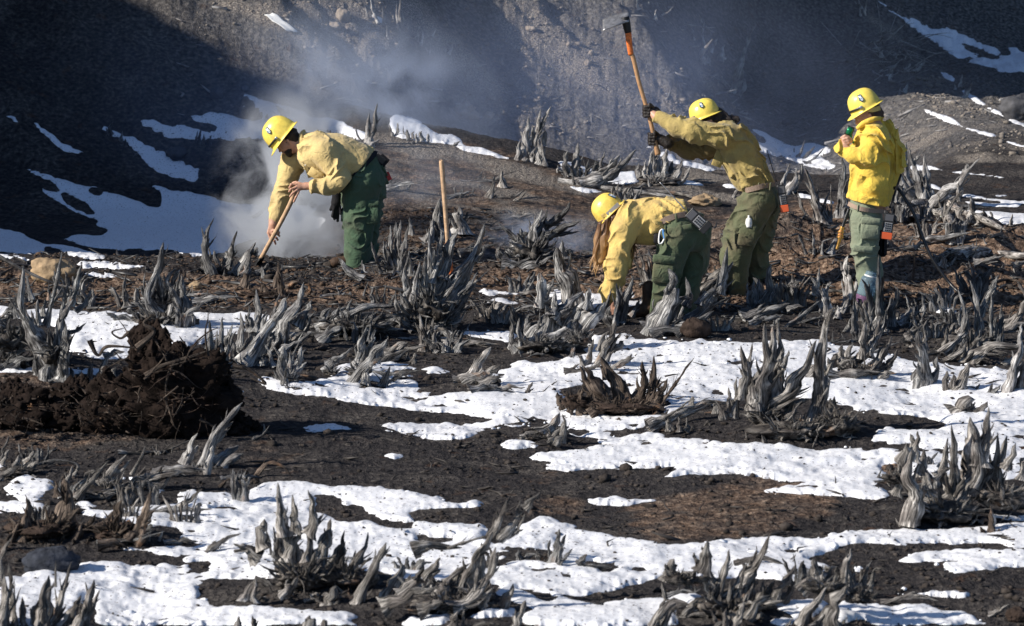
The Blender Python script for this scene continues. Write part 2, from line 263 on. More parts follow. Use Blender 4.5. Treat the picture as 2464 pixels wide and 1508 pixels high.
 ('5', 1, '0 570 120 578 250 590 420 600 600 620 700 650 760 660 850 690 940 690 1000 680 1100 712 1000 715 900 720 760 730 630 745 560 760 640 800 560 822 480 815 400 800 300 770 240 700 0 640'),
 ('5', 1, '20 840 60 825 180 830 300 828 400 860 520 870 600 890 640 940 700 960 600 980 560 1020 480 1035 370 1040 300 1060 240 1090 190 1095 180 980 60 960 30 900'), ('5', 1, '560 870 620 825 760 830 900 822 1090 835 1080 900 1000 930 900 910 860 920 740 930 640 910'),
 ('5', 1, '880 900 1000 880 1060 900 960 950 880 950'), ('5', 1, '560 1060 620 1045 700 1050 740 1100 700 1180 620 1190 560 1200 540 1180 580 1120'), ('5', 1, '780 1060 900 1070 910 1120 820 1200 700 1195 740 1130'),
 ('5', 1, '1140 950 1200 930 1260 850 1380 800 1400 770 1500 785 1600 825 1700 870 1760 880 1830 880 1900 905 1960 920 2060 920 2140 945 2260 940 2330 960 2330 1130 2200 1180 2160 1210 2060 1235 1900 1270 1760 1305 1700 1315 1640 1300 1540 1300 1440 1290 1340 1260 1200 1250 1090 1215 1130 1100 1250 1080 1140 1060'),
 ('5', 0, '1300 1000 1400 1000 1520 1010 1520 1080 1340 1070 1200 1060 1230 1030'), ('5', 0, '1690 1080 1780 1070 1960 1130 1900 1145 1740 1105'), ('5', 0, '2030 1120 2130 1150 2100 1170 2040 1145'), ('5', 0, '1540 880 1560 900 1580 980 1540 970'),
 ('5', 1, '1150 1250 1260 1260 1380 1300 1460 1330 1540 1300 1600 1310 1700 1350 1860 1360 2000 1330 2330 1325 2330 1508 1350 1508 1300 1480 1380 1390 1290 1370 1150 1300'), ('5', 0, '1400 1320 1480 1310 1550 1320 1540 1345 1450 1350'),
 ('5', 1, '500 1480 600 1450 700 1430 840 1425 860 1470 780 1508 500 1508'), ('5', 1, '950 1440 1050 1400 1200 1385 1300 1380 1280 1440 1100 1450 960 1460'), ('5', 1, '0 1410 140 1420 240 1450 180 1470 60 1455 0 1450'), ('5', 1, '0 1480 160 1485 340 1508 0 1508'),
 ('5', 0, '1050 1455 1270 1450 1300 1508 950 1508'),
 ('5', 1, '-40 960 180 960 400 1000 600 990 860 930 1140 960 1120 1080 1100 1220 960 1240 700 1210 560 1200 300 1130 180 1180 -40 1160'), ('4', 1, '560 1240 760 1200 900 1210 1200 1190 1380 1200 1300 1270 1000 1270 700 1290'),
 # ---- front right
 ('6', 1, '0 945 160 955 340 940 520 935 700 915 900 910 1150 905 1280 890 1400 870 1560 870 1700 855 1900 845 2060 835 2200 830 2330 825 2464 830 2464 985 2360 980 2340 950 2200 945 1980 960 1860 950 1690 965 1560 955 1400 950 1310 960 1200 1000 1080 1035 1000 1050 1140 1090 1200 1110 1180 1170 1060 1180 960 1200 850 1190 760 1180 600 1170 300 1180 100 1200 0 1195'),
 ('6', 1, '1605 1080 1680 1040 1780 1010 1900 995 2060 990 2300 990 2464 990 2464 1105 2300 1120 2160 1140 2000 1150 1940 1130 1890 1080 1760 1075'), ('6', 1, '1340 1110 1390 1088 1430 1095 1400 1130 1350 1140'), ('6', 1, '2130 745 2300 750 2464 765 2464 795 2330 800 2260 770'), ('6', 1, '2270 830 2330 810 2464 810 2464 860 2380 840'),
 ('6', 1, '1370 800 1400 788 1610 788 1620 808 1460 810'), ('6', 0, '860 990 960 985 980 1020 880 1020'),
 ('6', 1, '0 1320 120 1310 220 1290 340 1290 330 1360 200 1350 100 1400 0 1440'), ('6', 1, '850 1330 1000 1320 1160 1335 1170 1350 1100 1420 1050 1440 960 1430 820 1400'), ('6', 1, '1220 1345 1420 1350 1620 1350 1800 1360 1900 1390 2060 1400 2170 1440 2280 1492 1440 1492 1400 1450 1220 1480'),
 ('6', 1, '1585 1270 1620 1228 1660 1240 1670 1270 1900 1270 2040 1280 2110 1300 2060 1310 1860 1300 1700 1290'), ('6', 1, '800 1430 900 1425 980 1450 960 1492 800 1492'), ('6', 0, '1380 1450 1420 1440 1430 1480 1380 1470'), ('6', 1, '920 1180 980 1180 980 1210 930 1210'),
 ('6', 0, '60 1180 340 1170 700 1190 800 1250 860 1300 700 1330 420 1320 330 1290 100 1300 0 1310 0 1210'),
]
m_snow = np.zeros((RH, RW), np.float32)
for fr, val, pts in SNOW: fill(m_snow, t_(fr, pts), val)
_near = ((np.arange(RH) * 2 - 100) > 700)[:, None]
s_soft = np.where(_near, blur(m_snow, 6, 2, 2), blur(m_snow, 3, 1, 2))
m_brown = np.zeros((RH, RW), np.float32)
for fr, val, pts in [('F', .55, '0 640 150 655 300 660 450 655 600 668 760 678 860 670 1000 640 1200 650 1340 640 1440 640 1460 735 1300 720 1100 690 900 745 760 735 560 745 440 740 330 735 250 745 120 735 0 720'),
                     ('F', 1, '1440 640 1600 600 1850 570 1950 590 2000 620 2100 600 2250 590 2464 615 2464 760 2330 740 2200 735 2000 730 1850 720 1700 730 1560 730 1470 700'),
                     ('F', .6, '1900 480 2100 490 2200 520 2464 540 2464 620 2200 600 1900 580'), ('F', .35, '900 330 1100 330 1300 390 1500 470 1700 500 1900 500 2000 600 1440 650 1000 640 900 560'),
                     ('6', .42, '0 640 300 600 600 500 900 500 1250 620 1240 760 1000 800 800 880 400 930 0 935'), ('5', .3, '1400 480 1540 470 1560 560 1400 560'), ('5', .35, '1350 640 1700 640 1780 760 1500 780 1300 760'), ('5', .4, '1980 700 2330 650 2330 940 2100 930'), ('F', .35, '0 900 260 900 330 950 330 1060 100 1090 0 1080'),
                     ('F', .2, '600 1060 740 1080 700 1130 560 1120'), ('6', .8, '1450 460 1560 390 1700 420 1690 520 1460 540')]: fill(m_brown, t_(fr, pts), val)
m_brown = blur(m_brown, 8, 5, 2)
m_tan = np.zeros((RH, RW), np.float32)               # pale gravel, with the sunlit tone of slope and hazy mound painted in
for fr, val, pts in [('F', 1, '470 0 1020 0 1060 80 1200 100 1330 250 1000 190 940 230 860 160 760 130 700 90 560 30'), ('F', .9, '1080 0 1360 0 1500 60 1560 160 1700 300 1660 320 1500 260 1380 210 1200 130 1150 60'), ('F', .5, '900 120 1250 250 1500 320 1300 330 1100 260'),
                     ('F', .7, '1600 350 1900 460 1860 500 1500 480 1640 410'), ('F', .7, '2150 300 2300 310 2464 360 2464 420 2300 390 2160 360'), ('F', .55, '2020 20 2120 30 2260 170 2464 400 2464 440 2200 230'), ('F', .8, '2100 50 2170 80 2260 170 2200 150'),
                     ('F', .62, '840 320 1100 320 1240 380 1400 440 1500 480 1300 560 1100 620 1000 660 800 660 850 560'), ('F', .45, '1400 470 2000 500 2000 590 1500 640 1200 620'), ('9', .8, '1930 740 2200 760 2339 880 2339 940 2100 850'), ('F', .9, '1660 140 1700 150 1740 240 1690 230')]: fill(m_tan, t_(fr, pts), val)
m_tan = blur(m_tan, 9, 6, 2)

# ------------------------------------------------------------------ ground shape
SX, SY = np.array([2.4, 2.6, 3.4, 5, 6.4, 9.6, 13.5, 15.5, 17.5, 19, 25, 40]), np.array([-6, -3, -1.5, -.6, .35, 1.9, 2.15, 2.25, 2.35, 2.55, 3.5, 5.2])  # crest outline of the added, unseen left spur that blocks the sun
YT_X, YT_Y = np.array([-60, -7, -3, 0, 3.2, 4.4, 6, 9, 60]), np.array([9, 9.6, 10.8, 12.6, 14.3, 16.8, 20.2, 26.5, 60])
MOUNDS = []                                          # (x, y, rx, ry, h) low swells of ash under the stumps
def Zbase(x, y):
    # gully floor behind the berm, deeper to the left, closed off to the right by the mound
    left = 1 - sstep(-2.2, -1.0, x + .12 * (y - 4))
    floor = -.55 * sstep(2.2, 4.5, y) - .25 * sstep(6, 15, y)
    crest_y = 8.6 - .25 * np.clip(x, -2, 8); crest_h = np.interp(x, [-3, -1.6, 0, 1.1, 2.3, 4, 6, 10], [.5, .56, .36, .14, .12, .1, .15, .2])
    rise = crest_h * sstep(1.2, 1, crest_y / crest_y) * np.clip((y - 1.5) / (crest_y - 1.5), 0, 1) ** 1.1
    drop = -(crest_h + .75) * sstep(crest_y + .2, crest_y + 3.2, y)
    keep = sstep(3.2, 5.2, x)                         # on the right the ground runs on without a dip
    rightz = rise + drop * (1 - keep) + keep * (.045 * np.clip(y - 7, 0, 4.5) - .06 * np.clip(y - 10.8 - .5 * (x - 4), 0, 10))
    z = left * floor + (1 - left) * rightz
    # far slope
    xs = x + .5 * (np.minimum(y, 24) - 14); yt = sum(np.interp(xs + o, YT_X, YT_Y) for o in (-.6, -.3, 0, .3, .6)) / 5; yt = yt + .5 * vnoise2(x * .5, y * .1 + 3, 5)
    d = y - yt; hill = .5 * .84 * (np.sqrt((d) ** 2 + .8) + d)
    z = z + hill
    # gullies and ribs running down the slope to the right
    a = x * .70 + y * .72; b = -x * .72 + y * .7
    w = sstep(-1, 3, d); z = z + w * (.20 * vnoise2(a * .55, b * .12, 11) + .14 * vnoise2(a * 1.5, b * .3, 12) + .05 * vnoise2(a * 4, b * .9, 13))
    for xa, hh in ((4.6, .28), (3.4, .32), (2.2, .16), (1.0, .14), (-.4, .14)):
        e = x - (xa - 1.05 * (y - 13)) + .35 * vnoise2(y * .6, x * .3 + xa, 17) + .30 * vnoise2(y * 2.1 + x, x * 1.3 + xa, 18) + .10 * vnoise2(y * 6, x * 5 + xa, 19); z = z + hh * sstep(0, 4.0, d) * np.where(e < 0, np.exp(-(e / (.7 + hh * .8)) ** 2), np.exp(-(e / (.28 + hh * .3)) ** 2))
    # unseen spur added off the left side, crest shaped to shade the slope, and the ridge on the far right
    q = .94 * x + .34 * y; s = -.34 * x + .94 * y
    S = np.interp(s, SX, SY); crest = S + .532 * 13.5
    crest = crest + .25 * vnoise2(s * 1.3, q * .1, 21) + .12 * vnoise2(s * 4, q * .1, 22)
    prof = np.clip(1 - np.abs(q + 13.5) / np.where(q > -13.5, 8.0, 30), 0, 1)
    z = np.where(s > 2.4, np.maximum(z, z * (1 - prof) + np.maximum(crest, 0) * prof ** 1.1), z)
    # ridge on the right whose crest falls towards the lower right
    rr = (x - 4.2) - (-(z - z)) ; cx = np.interp(y, [5, 9, 13, 17, 21, 26], [9.0, 7.4, 6.0, 5.0, 4.1, 3.0])
    z = z + (.08 * np.exp(-((x - cx) / .6) ** 2) - .2 * sstep(.1, 1.7, x - cx)) * sstep(9, 13, y) * sstep(2, 4, x)
    # berm of dug soil along the people's feet
    z = z + (.10 + .05 * vnoise2(x * 1.3, y * .8, 31)) * np.exp(-((y - .9 - .25 * np.sin(x * 1.1)) / .75) ** 2)
    z = z + .10 * np.exp(-((x - 2.9) / 1.1) ** 2 - ((y - 1.6) / .8) ** 2) + .10 * np.exp(-((x - 2.4) / .5) ** 2 - ((y + 0.2 - 1.9) / .35) ** 2)
    z = z + .17 * np.exp(-((x - 2.45) / .75) ** 2 - ((y - 1.7) / .55) ** 2) + .12 * np.exp(-((x - 3.7) / .8) ** 2 - ((y - 2.3) / .6) ** 2)
    # near field undulation
    z = z + .05 * fbm2(x * .55, y * .40, 3, 41) * sstep(6, -3, y) + .02 * vnoise2(x * 2, y * 1.4, 44)
    z = np.array(z)
    for mx, my, rx, ry, h in MOUNDS:
        k = (np.abs(x - mx) < 2.6 * rx) & (np.abs(y - my) < 2.6 * ry)
        if k.any(): z[k] += h * np.exp(-((x[k] - mx) / rx) ** 2 - ((y[k] - my) / ry) ** 2)
    return z
def Zfull(x, y):
    z = Zbase(x, y); rough = .6 + .9 * np.exp(-((y - 1.2) / 1.6) ** 2) + .6 * sstep(10, 14, y)
    n = fbm2(x * 3.1, y * 3.1, 3, 51); c = 1 - np.abs(vnoise2(x * 11, y * 11, 55)); e = 1 - np.abs(vnoise2(x * 23, y * 19, 56))
    dug = sstep(.4, 1.6, x) * sstep(-1.0, 0, y) * sstep(5.2, 3.4, y); z = z + dug * (.085 * (1 - np.abs(vnoise2(x * 1.7, y * 1.5, 57))) ** 2 + .05 * vnoise2(x * 4.2, y * 3.6, 58) + .02 * vnoise2(x * 9, y * 8, 59)) + .10 * dug * vnoise2(x * .9, y * .9, 60)
    hl = sstep(10, 13, y); z = z + hl * (.05 * np.maximum(vnoise2(x * 2.6, y * 2.2, 66), 0) + .035 * np.abs(vnoise2(x * 6, y * 5, 67)))
    return z + rough * (.018 * n + .016 * c * c + .010 * e * e) - .012
def ground(u, v):                                    # where sight line (u, v) meets the ground
    d = ray(u, v); t = np.concatenate([np.arange(8, 60, .06), np.arange(60, 90, .3)]); p = CAM[None] + d[None] * t[:, None]
    below = p[:, 2] < Zfull(p[:, 0], p[:, 1]); i = int(np.argmax(below)) if below.any() else len(t) - 1
    lo, hi = t[max(i - 1, 0)], t[i]
    for _ in range(12):
        mid = (lo + hi) / 2; q = CAM + d * mid
        if q[2] < Zfull(np.array([q[0]]), np.array([q[1]]))[0]: hi = mid
        else: lo = mid
    return CAM + d * hi
def gz(x, y): return float(Zfull(np.array([float(x)]), np.array([float(y)]))[0])
# ------------------------------------------------------------------ burned shrub stumps, traced prong by prong
STUMPS = []
def S(fr, label, mat, base, prongs, mass='', extra=None, mound=None, name='burned_stump', cat='stump', group=None, soil='root_soil'):
    STUMPS.append(dict(fr=fr, label=label, mat=mat, base=base, prongs=prongs, mass=mass, extra=extra, mound=mound, name=name, cat=cat, group=group, soil=soil))
G1 = 'burned shrub stumps in the snow and ash'
# --- middle row
S('1', 'tall twin-trunked charred stump with spiky tops beside the tan boulder', 'char', (320, 940),
  '115:310,930,250,740,170,600,130,480,140,250;42:280,600,320,440,350,300,374,155;95:360,930,372,760,372,560,440,452;48:430,480,470,360,497,228;40:375,560,390,440,412,350;36:262,560,262,500,282,440;75:390,940,400,760,400,600;50:400,650,460,640,522,590;26:190,450,170,380,158,300;34:460,520,520,460,552,372;45:225,930,215,850,212,780;34:235,600,225,520,228,450;26:300,450,290,380;90:300,940,290,800,250,680;40:100,560,85,500,90,430;50:420,940,440,900,425,860',
  '320,950,120,45;330,780,85,110', (6, 260, 90))
S('1', 'gnarled black stump with one tall twisted spire in front of the brown berm', 'black', (940, 600),
  '75:1000,600,900,440,968,210,985,105;60:985,560,965,400,950,280,985,150;62:1010,600,1050,430,1010,330,1062,262;44:900,520,865,400,832,392;54:1095,600,1085,470,1030,390,1010,340;62:1120,620,1130,540,1180,510,1235,462;34:890,530,840,490,785,470;58:1150,600,1110,450,1095,300;50:800,590,740,560,680,570;44:760,600,690,560,640,530;50:1080,620,1070,520,1040,460;40:870,470,900,400,880,340;44:1080,450,1110,380,1080,330;40:930,470,925,400,940,340;36:1040,360,1060,300,1085,270;50:840,580,800,520,760,520',
  '960,580,230,70;1000,480,110,90', (8, 420, 90))
S('1', 'comb-like grey stump with five upright prongs beside the root ball', 'char', (1320, 850),
  '48:1280,860,1270,720,1264,578;54:1320,860,1330,700,1342,556;50:1350,850,1370,720,1396,612;40:1300,850,1300,740,1312,640;44:1340,850,1370,720,1402,600;30:1385,800,1395,700,1425,640;36:1260,850,1250,780,1245,700', '1320,860,80,35', (3, 120, 70))
S('1', 'charred stump of broad flame-shaped prongs behind the comb-like stump', 'char', (1500, 830),
  '60:1420,800,1460,690,1450,530;84:1500,780,1560,600,1545,390;34:1525,640,1500,570,1505,485;34:1545,640,1560,560,1577,490;90:1500,830,1600,640,1700,490,1722,440;46:1430,840,1470,810,1518,775;36:1500,640,1490,600,1480,540;50:1400,830,1420,760,1400,700;70:1560,800,1620,680,1650,620', '1500,820,120,40', (5, 220, 90))
S('1', 'forked grey stump leaning over a dark hollow trunk', 'char', (1720, 760),
  '95:1650,730,1720,590,1800,480,1832,348;54:1790,610,1850,520,1882,455;34:1660,760,1650,700,1640,650;54:1720,740,1780,690,1835,640;54:1700,770,1790,710,1885,645;34:1840,640,1870,570,1902,520;60:1640,780,1680,700,1690,640', '1720,770,110,40', (4, 200, 80))
S('1', 'squat stump with a round knothole standing at the edge of the snow', 'char', (1745, 985),
  '74:1725,970,1700,850,1712,735;62:1770,950,1795,850,1820,735;46:1745,900,1748,830,1752,755;40:1840,970,1865,975,1895,992;40:1710,960,1680,920,1650,880;34:1790,900,1830,850,1850,830', '1745,940,60,50;1760,985,90,20', (2, 100, 50))
S('1', 'black smouldering stump with curved horns where the shovel digs', 'black', (1290, 295),
  '72:1280,300,1240,170,1255,60,1290,-40;44:1370,250,1395,150,1430,38;34:1320,260,1300,200,1290,150;48:1480,300,1500,240,1505,160;56:1430,290,1490,190,1542,108;44:1240,290,1225,230,1220,180;60:1350,270,1370,200,1360,160;34:1530,180,1545,150,1555,140;40:1600,370,1590,300,1580,250;50:1560,300,1600,270,1620,230', '1300,285,80,30;1470,300,90,30', (6, 340, 60))
S('1', 'short pointed stubs on the crest of the dark berm', 'brown', (1700, 420),
  '44:1705,440,1690,340,1678,225;36:1650,380,1670,300,1680,260;34:1850,440,1865,390,1862,330;44:1720,400,1760,360,1810,345;30:1500,400,1500,350;50:1470,380,1480,320,1470,290;44:1600,420,1590,380,1570,350', '1600,420,240,25', (8, 400, 55), group=None)
S('1', 'broken stubs between the twin-trunked stump and the root ball', 'drift', (600, 945),
  '74:600,940,620,860,645,795;54:540,950,545,890,562,832;34:485,960,485,920,492,880;44:640,800,690,775,755,768;44:690,950,680,900,700,860', '590,955,110,25', (4, 220, 50))
S('1', 'split and blackened logs at the frame edge under the tall stump', 'black', (60, 860),
  '70:0,620,90,640,190,650;60:-40,720,80,740,220,700;55:-20,850,60,790,190,750;60:20,870,110,820,230,800;50:90,540,60,520,0,560;24:65,500,80,470,90,430;44:20,580,60,550,110,520', '60,700,150,90;60,830,160,60', (6, 260, 60))
S('1', 'bleached diagonal prong rising from a tangle below the root ball', 'silver', (1240, 1480),
  '95:1230,1460,1290,1290,1380,1180,1462,1072;52:1110,1440,1150,1340,1192,1258;76:1310,1440,1370,1380,1442,1330;52:1350,1460,1410,1410,1472,1382;74:930,1500,1080,1465,1240,1480;64:1250,1500,1270,1400,1285,1330;44:1120,1450,1160,1370,1200,1330;50:1300,1400,1310,1460,1380,1500', '1240,1480,130,35', (4, 240, 70))
S('1', 'thin forked grey twig poking out of the ash', 'silver', (1520, 1300), '22:1525,1295,1570,1275,1598,1250,1625,1212;18:1590,1256,1594,1225,1592,1200', '', None, name='dead_twig', cat='twig')
S('4', 'low driftwood-like prongs leaning over small pillows of snow', 'drift', (760, 600),
  '52:520,640,620,520,722,405;54:680,560,760,460,842,365;54:730,560,800,470,868,398;52:870,580,920,510,972,440;54:990,580,1080,570,1152,495;100:960,560,1120,490,1300,480;24:880,490,940,380,965,310;50:440,560,460,500,482,440;60:860,620,900,540,960,520;44:560,560,600,490,640,470;70:700,640,780,600,830,560;70:540,620,660,640,760,690', '740,600,230,60', (10, 620, 80))
S('4', 'looping pale roots and stubs at the frame edge below the dark bank', 'drift', (150, 510),
  '26:480,520,520,440,420,405,300,415,225,430;24:130,440,150,500,240,510,330,440;34:80,500,110,420,135,355;40:10,400,30,320,60,240;36:160,420,200,380,225,340;50:0,520,60,480,130,440;34:20,420,40,380,60,330;40:170,500,230,440,260,400', '120,470,140,30', (8, 420, 60))
S('4', 'arched brown root over the snow edge', 'brown', (1780, 560), '34:1705,510,1780,428,1880,440,1950,522;36:1470,580,1500,545,1545,520;34:1600,640,1720,640,1880,600,1990,610;40:1540,560,1640,560,1700,520;30:1640,470,1630,500', '', (5, 400, 40), name='exposed_root', cat='root')
# --- middle, centre
S('2', 'largest stump, a tall fan of black flame-like prongs before the upright tool handle', 'char', (620, 800),
  '140:690,760,790,570,900,380,962,145;76:510,720,550,560,572,378;76:590,740,640,470,624,175;62:670,640,650,460,662,300;76:690,450,745,310,806,185;54:650,490,690,320,700,178;44:500,560,488,440,510,298;64:555,710,600,520,606,325;74:450,730,490,610,512,475;26:440,700,432,620,424,545;66:720,660,820,570,906,510;56:610,840,640,800,688,758;66:340,750,430,730,530,745;66:670,570,735,450,762,325;44:590,580,572,480,582,396;66:630,660,690,530,722,395;90:600,760,610,640,590,520;70:700,600,730,520,790,430;60:760,740,820,640,880,560;50:520,560,530,500,545,430',
  '620,760,190,80;560,690,120,90;650,650,110,110;700,740,90,80', (10, 420, 130))
S('2', 'grey-black shrub of thin vertical spikes behind the biggest stump', 'char', (430, 440),
  '44:385,430,358,330,354,238;44:425,420,398,270,395,155;44:442,420,425,260,426,128;38:462,420,452,240,456,122;54:478,430,480,290,506,148;28:335,430,300,340,278,252;32:520,450,512,380,508,328;44:215,480,130,410,78,348;30:230,440,226,400,224,362;34:405,430,375,300,370,250;40:450,440,460,350,480,260', '430,430,110,40', (8, 260, 100))
S('2', 'fallen charred log pile trailing away from the biggest stump', 'char', (200, 820),
  '62:-20,800,60,690,135,640;56:110,710,270,650,420,640;26:128,680,140,640,164,596;66:-30,860,50,800,110,760;60:160,760,300,720,440,700;50:0,720,-10,690,40,650;54:240,820,330,760,420,740;60:-40,780,100,720,200,700', '180,760,240,60', (9, 480, 60))
S('2', 'upright three-pronged stump in front of the fallen log pile', 'char', (240, 1090),
  '56:210,1000,225,880,252,765;54:262,990,280,870,302,778;86:175,1100,260,990,330,900,382,835;54:240,1115,252,1060,262,1005;40:310,980,330,920,345,880;60:20,1000,80,960,165,890;60:0,1040,40,1000,60,960', '220,1040,80,50;40,1040,60,30', (3, 200, 60))
S('2', 'chopped log end with pale orange heartwood beside a grey log', 'drift', (440, 960), '72:335,980,410,930,505,905;34:530,990,540,950,545,925;50:380,940,460,880,500,860', '440,960,110,25', (2, 160, 40), name='chopped_log', cat='log')
S('2', 'low spike pair beside a half-buried log in the snow', 'char', (380, 1115), '54:345,1125,368,1060,392,1005;32:380,1112,440,1070,495,1036;32:300,1050,430,1045,572,1028', '370,1115,60,18', (1, 80, 40))
S('2', 'weathered driftwood stump lying in a patch of bare ash', 'drift', (920, 1130),
  '64:880,1070,945,980,1003,888;74:840,1110,960,1060,1062,995;54:960,1130,1010,1090,1062,1060;44:960,1150,1100,1160,1210,1185;38:1218,1165,1235,1135,1252,1098;60:880,1160,960,1130,1040,1120;50:780,1100,860,1080,940,1070;40:1050,1150,1120,1130,1190,1140', '940,1130,110,30', (4, 300, 40))
S('2', 'tangled charred stump with thick arms reaching towards the crouching woman', 'char', (1330, 930),
  '34:1128,900,1130,820,1132,752;54:1190,910,1172,810,1172,712;94:1235,900,1290,770,1328,685;64:1300,880,1400,760,1444,712;135:1420,880,1570,745,1690,620;76:1390,730,1470,630,1562,552;64:1380,690,1395,620,1388,550;64:1300,640,1305,520,1300,445;54:1280,640,1340,610,1400,590;44:1580,650,1592,580,1592,530;54:1160,900,1135,860,1132,820;54:1485,970,1495,925,1508,888;90:1460,770,1520,680,1545,590;80:1340,800,1360,700,1330,640;60:1240,860,1215,800,1240,740',
  '1320,880,170,60;1540,840,90,50', (7, 380, 90))
S('2', 'tall leaning charred trunk with a split top between the smoke and the woman', 'char', (1510, 640),
  '120:1520,650,1450,430,1395,285;40:1440,360,1432,310,1432,245;60:1500,640,1470,540,1420,470;44:1330,560,1300,500,1290,440;60:1330,620,1350,540,1380,480', '1500,640,90,35', (3, 200, 50))
S('2', 'forked stump right beside the hand digging in the snow', 'black', (1790, 750),
  '66:1755,750,1765,620,1758,505;66:1790,740,1830,570,1862,455;36:1800,610,1785,560,1778,518;34:1690,650,1710,600,1727,535;60:1740,760,1700,700,1720,640;44:1850,700,1880,640,1900,600', '1790,760,70,35', (4, 160, 60))
# --- in front of the woman and the axe man
S('3', 'broad black stump in front of the green trousers of the crouching woman', 'black', (160, 510),
  '94:0,510,90,310,140,200,110,115;84:50,490,150,330,240,290;84:90,510,250,440,385,370;70:240,440,370,310,435,170,466,-15;48:218,340,242,280,214,165;66:170,520,260,450,345,395;54:300,330,340,260,410,235;50:420,260,450,150,500,70;80:-30,470,60,400,90,310;60:20,520,120,480,240,500', '140,500,200,45', (7, 420, 90))
S('3', 'weathered bark slabs heaped behind the black stump', 'drift', (330, 300), '54:245,250,300,170,362,90;70:330,220,410,150,505,88;50:270,280,330,210,420,160;44:330,280,400,230,480,210;34:400,260,430,220,440,180', '330,290,130,30', (4, 240, 50), name='bark_slab_heap', cat='dead wood')
S('3', 'pale-tipped stump cluster below the axe man', 'char', (680, 370),
  '40:600,350,592,270,590,192;50:640,350,632,260,625,182;50:682,350,668,250,655,175;74:700,350,718,200,726,85;44:782,320,790,240,790,182;34:650,360,670,310,700,270;60:740,360,760,260,770,200;40:620,370,605,300,612,240', '700,350,110,50', (4, 220, 80))
S('3', 'short thick stub on the brown soil bank', 'silver', (870, 260), '54:868,260,862,200,860,152;44:890,262,882,220,878,180', '872,262,30,12', (3, 60, 40))
S('3', 'chopped log with a pale face lying across the twigs', 'char', (690, 430), '66:580,430,700,375,842,325;54:600,450,700,420,800,400;30:805,485,940,380,1035,302;40:830,360,880,340,930,345;34:720,500,760,440,790,410', '660,440,110,20', (4, 300, 40), name='chopped_log', cat='log')
S('3', 'knotty grey stump with a hooked fork on the soil bank', 'silver', (1080, 380),
  '64:1060,350,1015,250,967,155;38:1010,260,1018,180,1020,104;54:1085,400,1055,290,1032,225;54:1130,430,1132,390,1130,335;34:1055,260,1075,220,1098,195;44:1150,380,1190,330,1200,290;44:980,290,1000,260,1040,250', '1090,380,80,30', (4, 200, 60))
S('3', 'smooth curled fork of dark wood at the bottle', 'silver', (1190, 340), '84:1190,345,1205,230,1165,130,1195,35;54:1205,290,1265,180,1312,55;34:1180,150,1195,120,1203,92', '1190,345,45,20', (1, 60, 40))
S('3', 'slim black poles standing before the legs of the standing man', 'black', (1300, 500), '66:1235,510,1238,400,1228,280;48:1392,420,1382,220,1380,30;44:1345,400,1310,250,1275,175;40:1210,500,1225,420,1245,380;40:1360,470,1385,400,1420,330', '1250,520,60,20', (3, 160, 60))
S('3', 'smoky grey stump of pointed slabs at the feet of the standing man', 'char', (1470, 450),
  '66:1460,450,1472,340,1494,222;46:1430,430,1440,370,1452,290;76:1500,450,1540,400,1588,345;54:1355,490,1370,430,1392,375;34:1605,480,1625,455,1645,440;56:1530,530,1590,490,1662,435;50:1420,500,1410,440,1380,400;60:1560,540,1640,500,1700,480', '1480,470,120,35', (5, 300, 70))
S('3', 'hand-shaped grey stump with curling fingers lying on the snow', 'drift', (1290, 770),
  '60:1290,640,1292,540,1300,432;70:1320,640,1360,560,1402,470;66:1350,710,1420,610,1455,522;66:1365,750,1440,690,1492,600;86:1090,770,1230,745,1400,740;96:1150,710,1250,665,1345,600;56:1165,680,1150,630,1160,570;46:1100,700,1110,660,1132,632;46:1390,780,1430,750,1485,748;40:1400,650,1425,600,1447,552;46:1345,570,1370,500,1384,420;60:940,750,1010,715,1100,740;46:1190,640,1200,600,1230,560;60:1230,700,1280,640,1300,590;50:1070,770,1090,700,1072,650', '1270,730,160,50', (5, 380, 70))
S('3', 'tallest near stump with crossing spears above a dark hollow', 'drift', (860, 1120),
  '78:560,890,582,740,548,580;58:598,820,605,700,616,562;120:640,950,690,720,690,445;78:715,880,742,660,738,465;78:760,880,785,640,768,420;44:790,710,820,660,838,604;130:620,1000,790,900,900,760,1002,548;72:1018,860,1018,640,1075,430,1112,345;115:1000,1040,1020,870,1052,730,1050,612;54:500,1000,520,880,520,775;34:472,970,478,900,474,830;66:790,1110,840,1010,915,915;66:870,1090,1000,1100,1125,1000;66:1070,1010,1095,950,1112,885;54:1130,1060,1180,1010,1235,970;90:640,960,640,820,680,700;70:830,980,880,930,960,900;50:440,1020,430,960,390,910;70:700,1080,770,1000,840,980;60:1160,1120,1220,1060,1240,990',
  '880,1080,330,70;1130,1060,140,90;700,1010,130,70', (12, 760, 120), mound=.10)
S('3', 'long pale root arching out of the ash on short props', 'drift', (300, 1080), '62:0,1068,150,995,310,935,480,920;46:122,1090,116,1050,108,1015;40:180,1095,176,1050,168,1005;40:395,985,392,950,385,925;40:210,1090,225,1050,220,1010;50:250,930,262,900,258,885', '130,1085,120,15', (3, 240, 40), name='exposed_root', cat='root')
S('3', 'brown claw-like stump with five blunt fingers on the snow', 'brown', (60, 930), '30:-10,900,10,760,22,640;46:0,900,40,830,90,790;24:70,930,130,840,200,740,270,648;60:-30,930,40,900,110,935', '20,930,110,35', None)
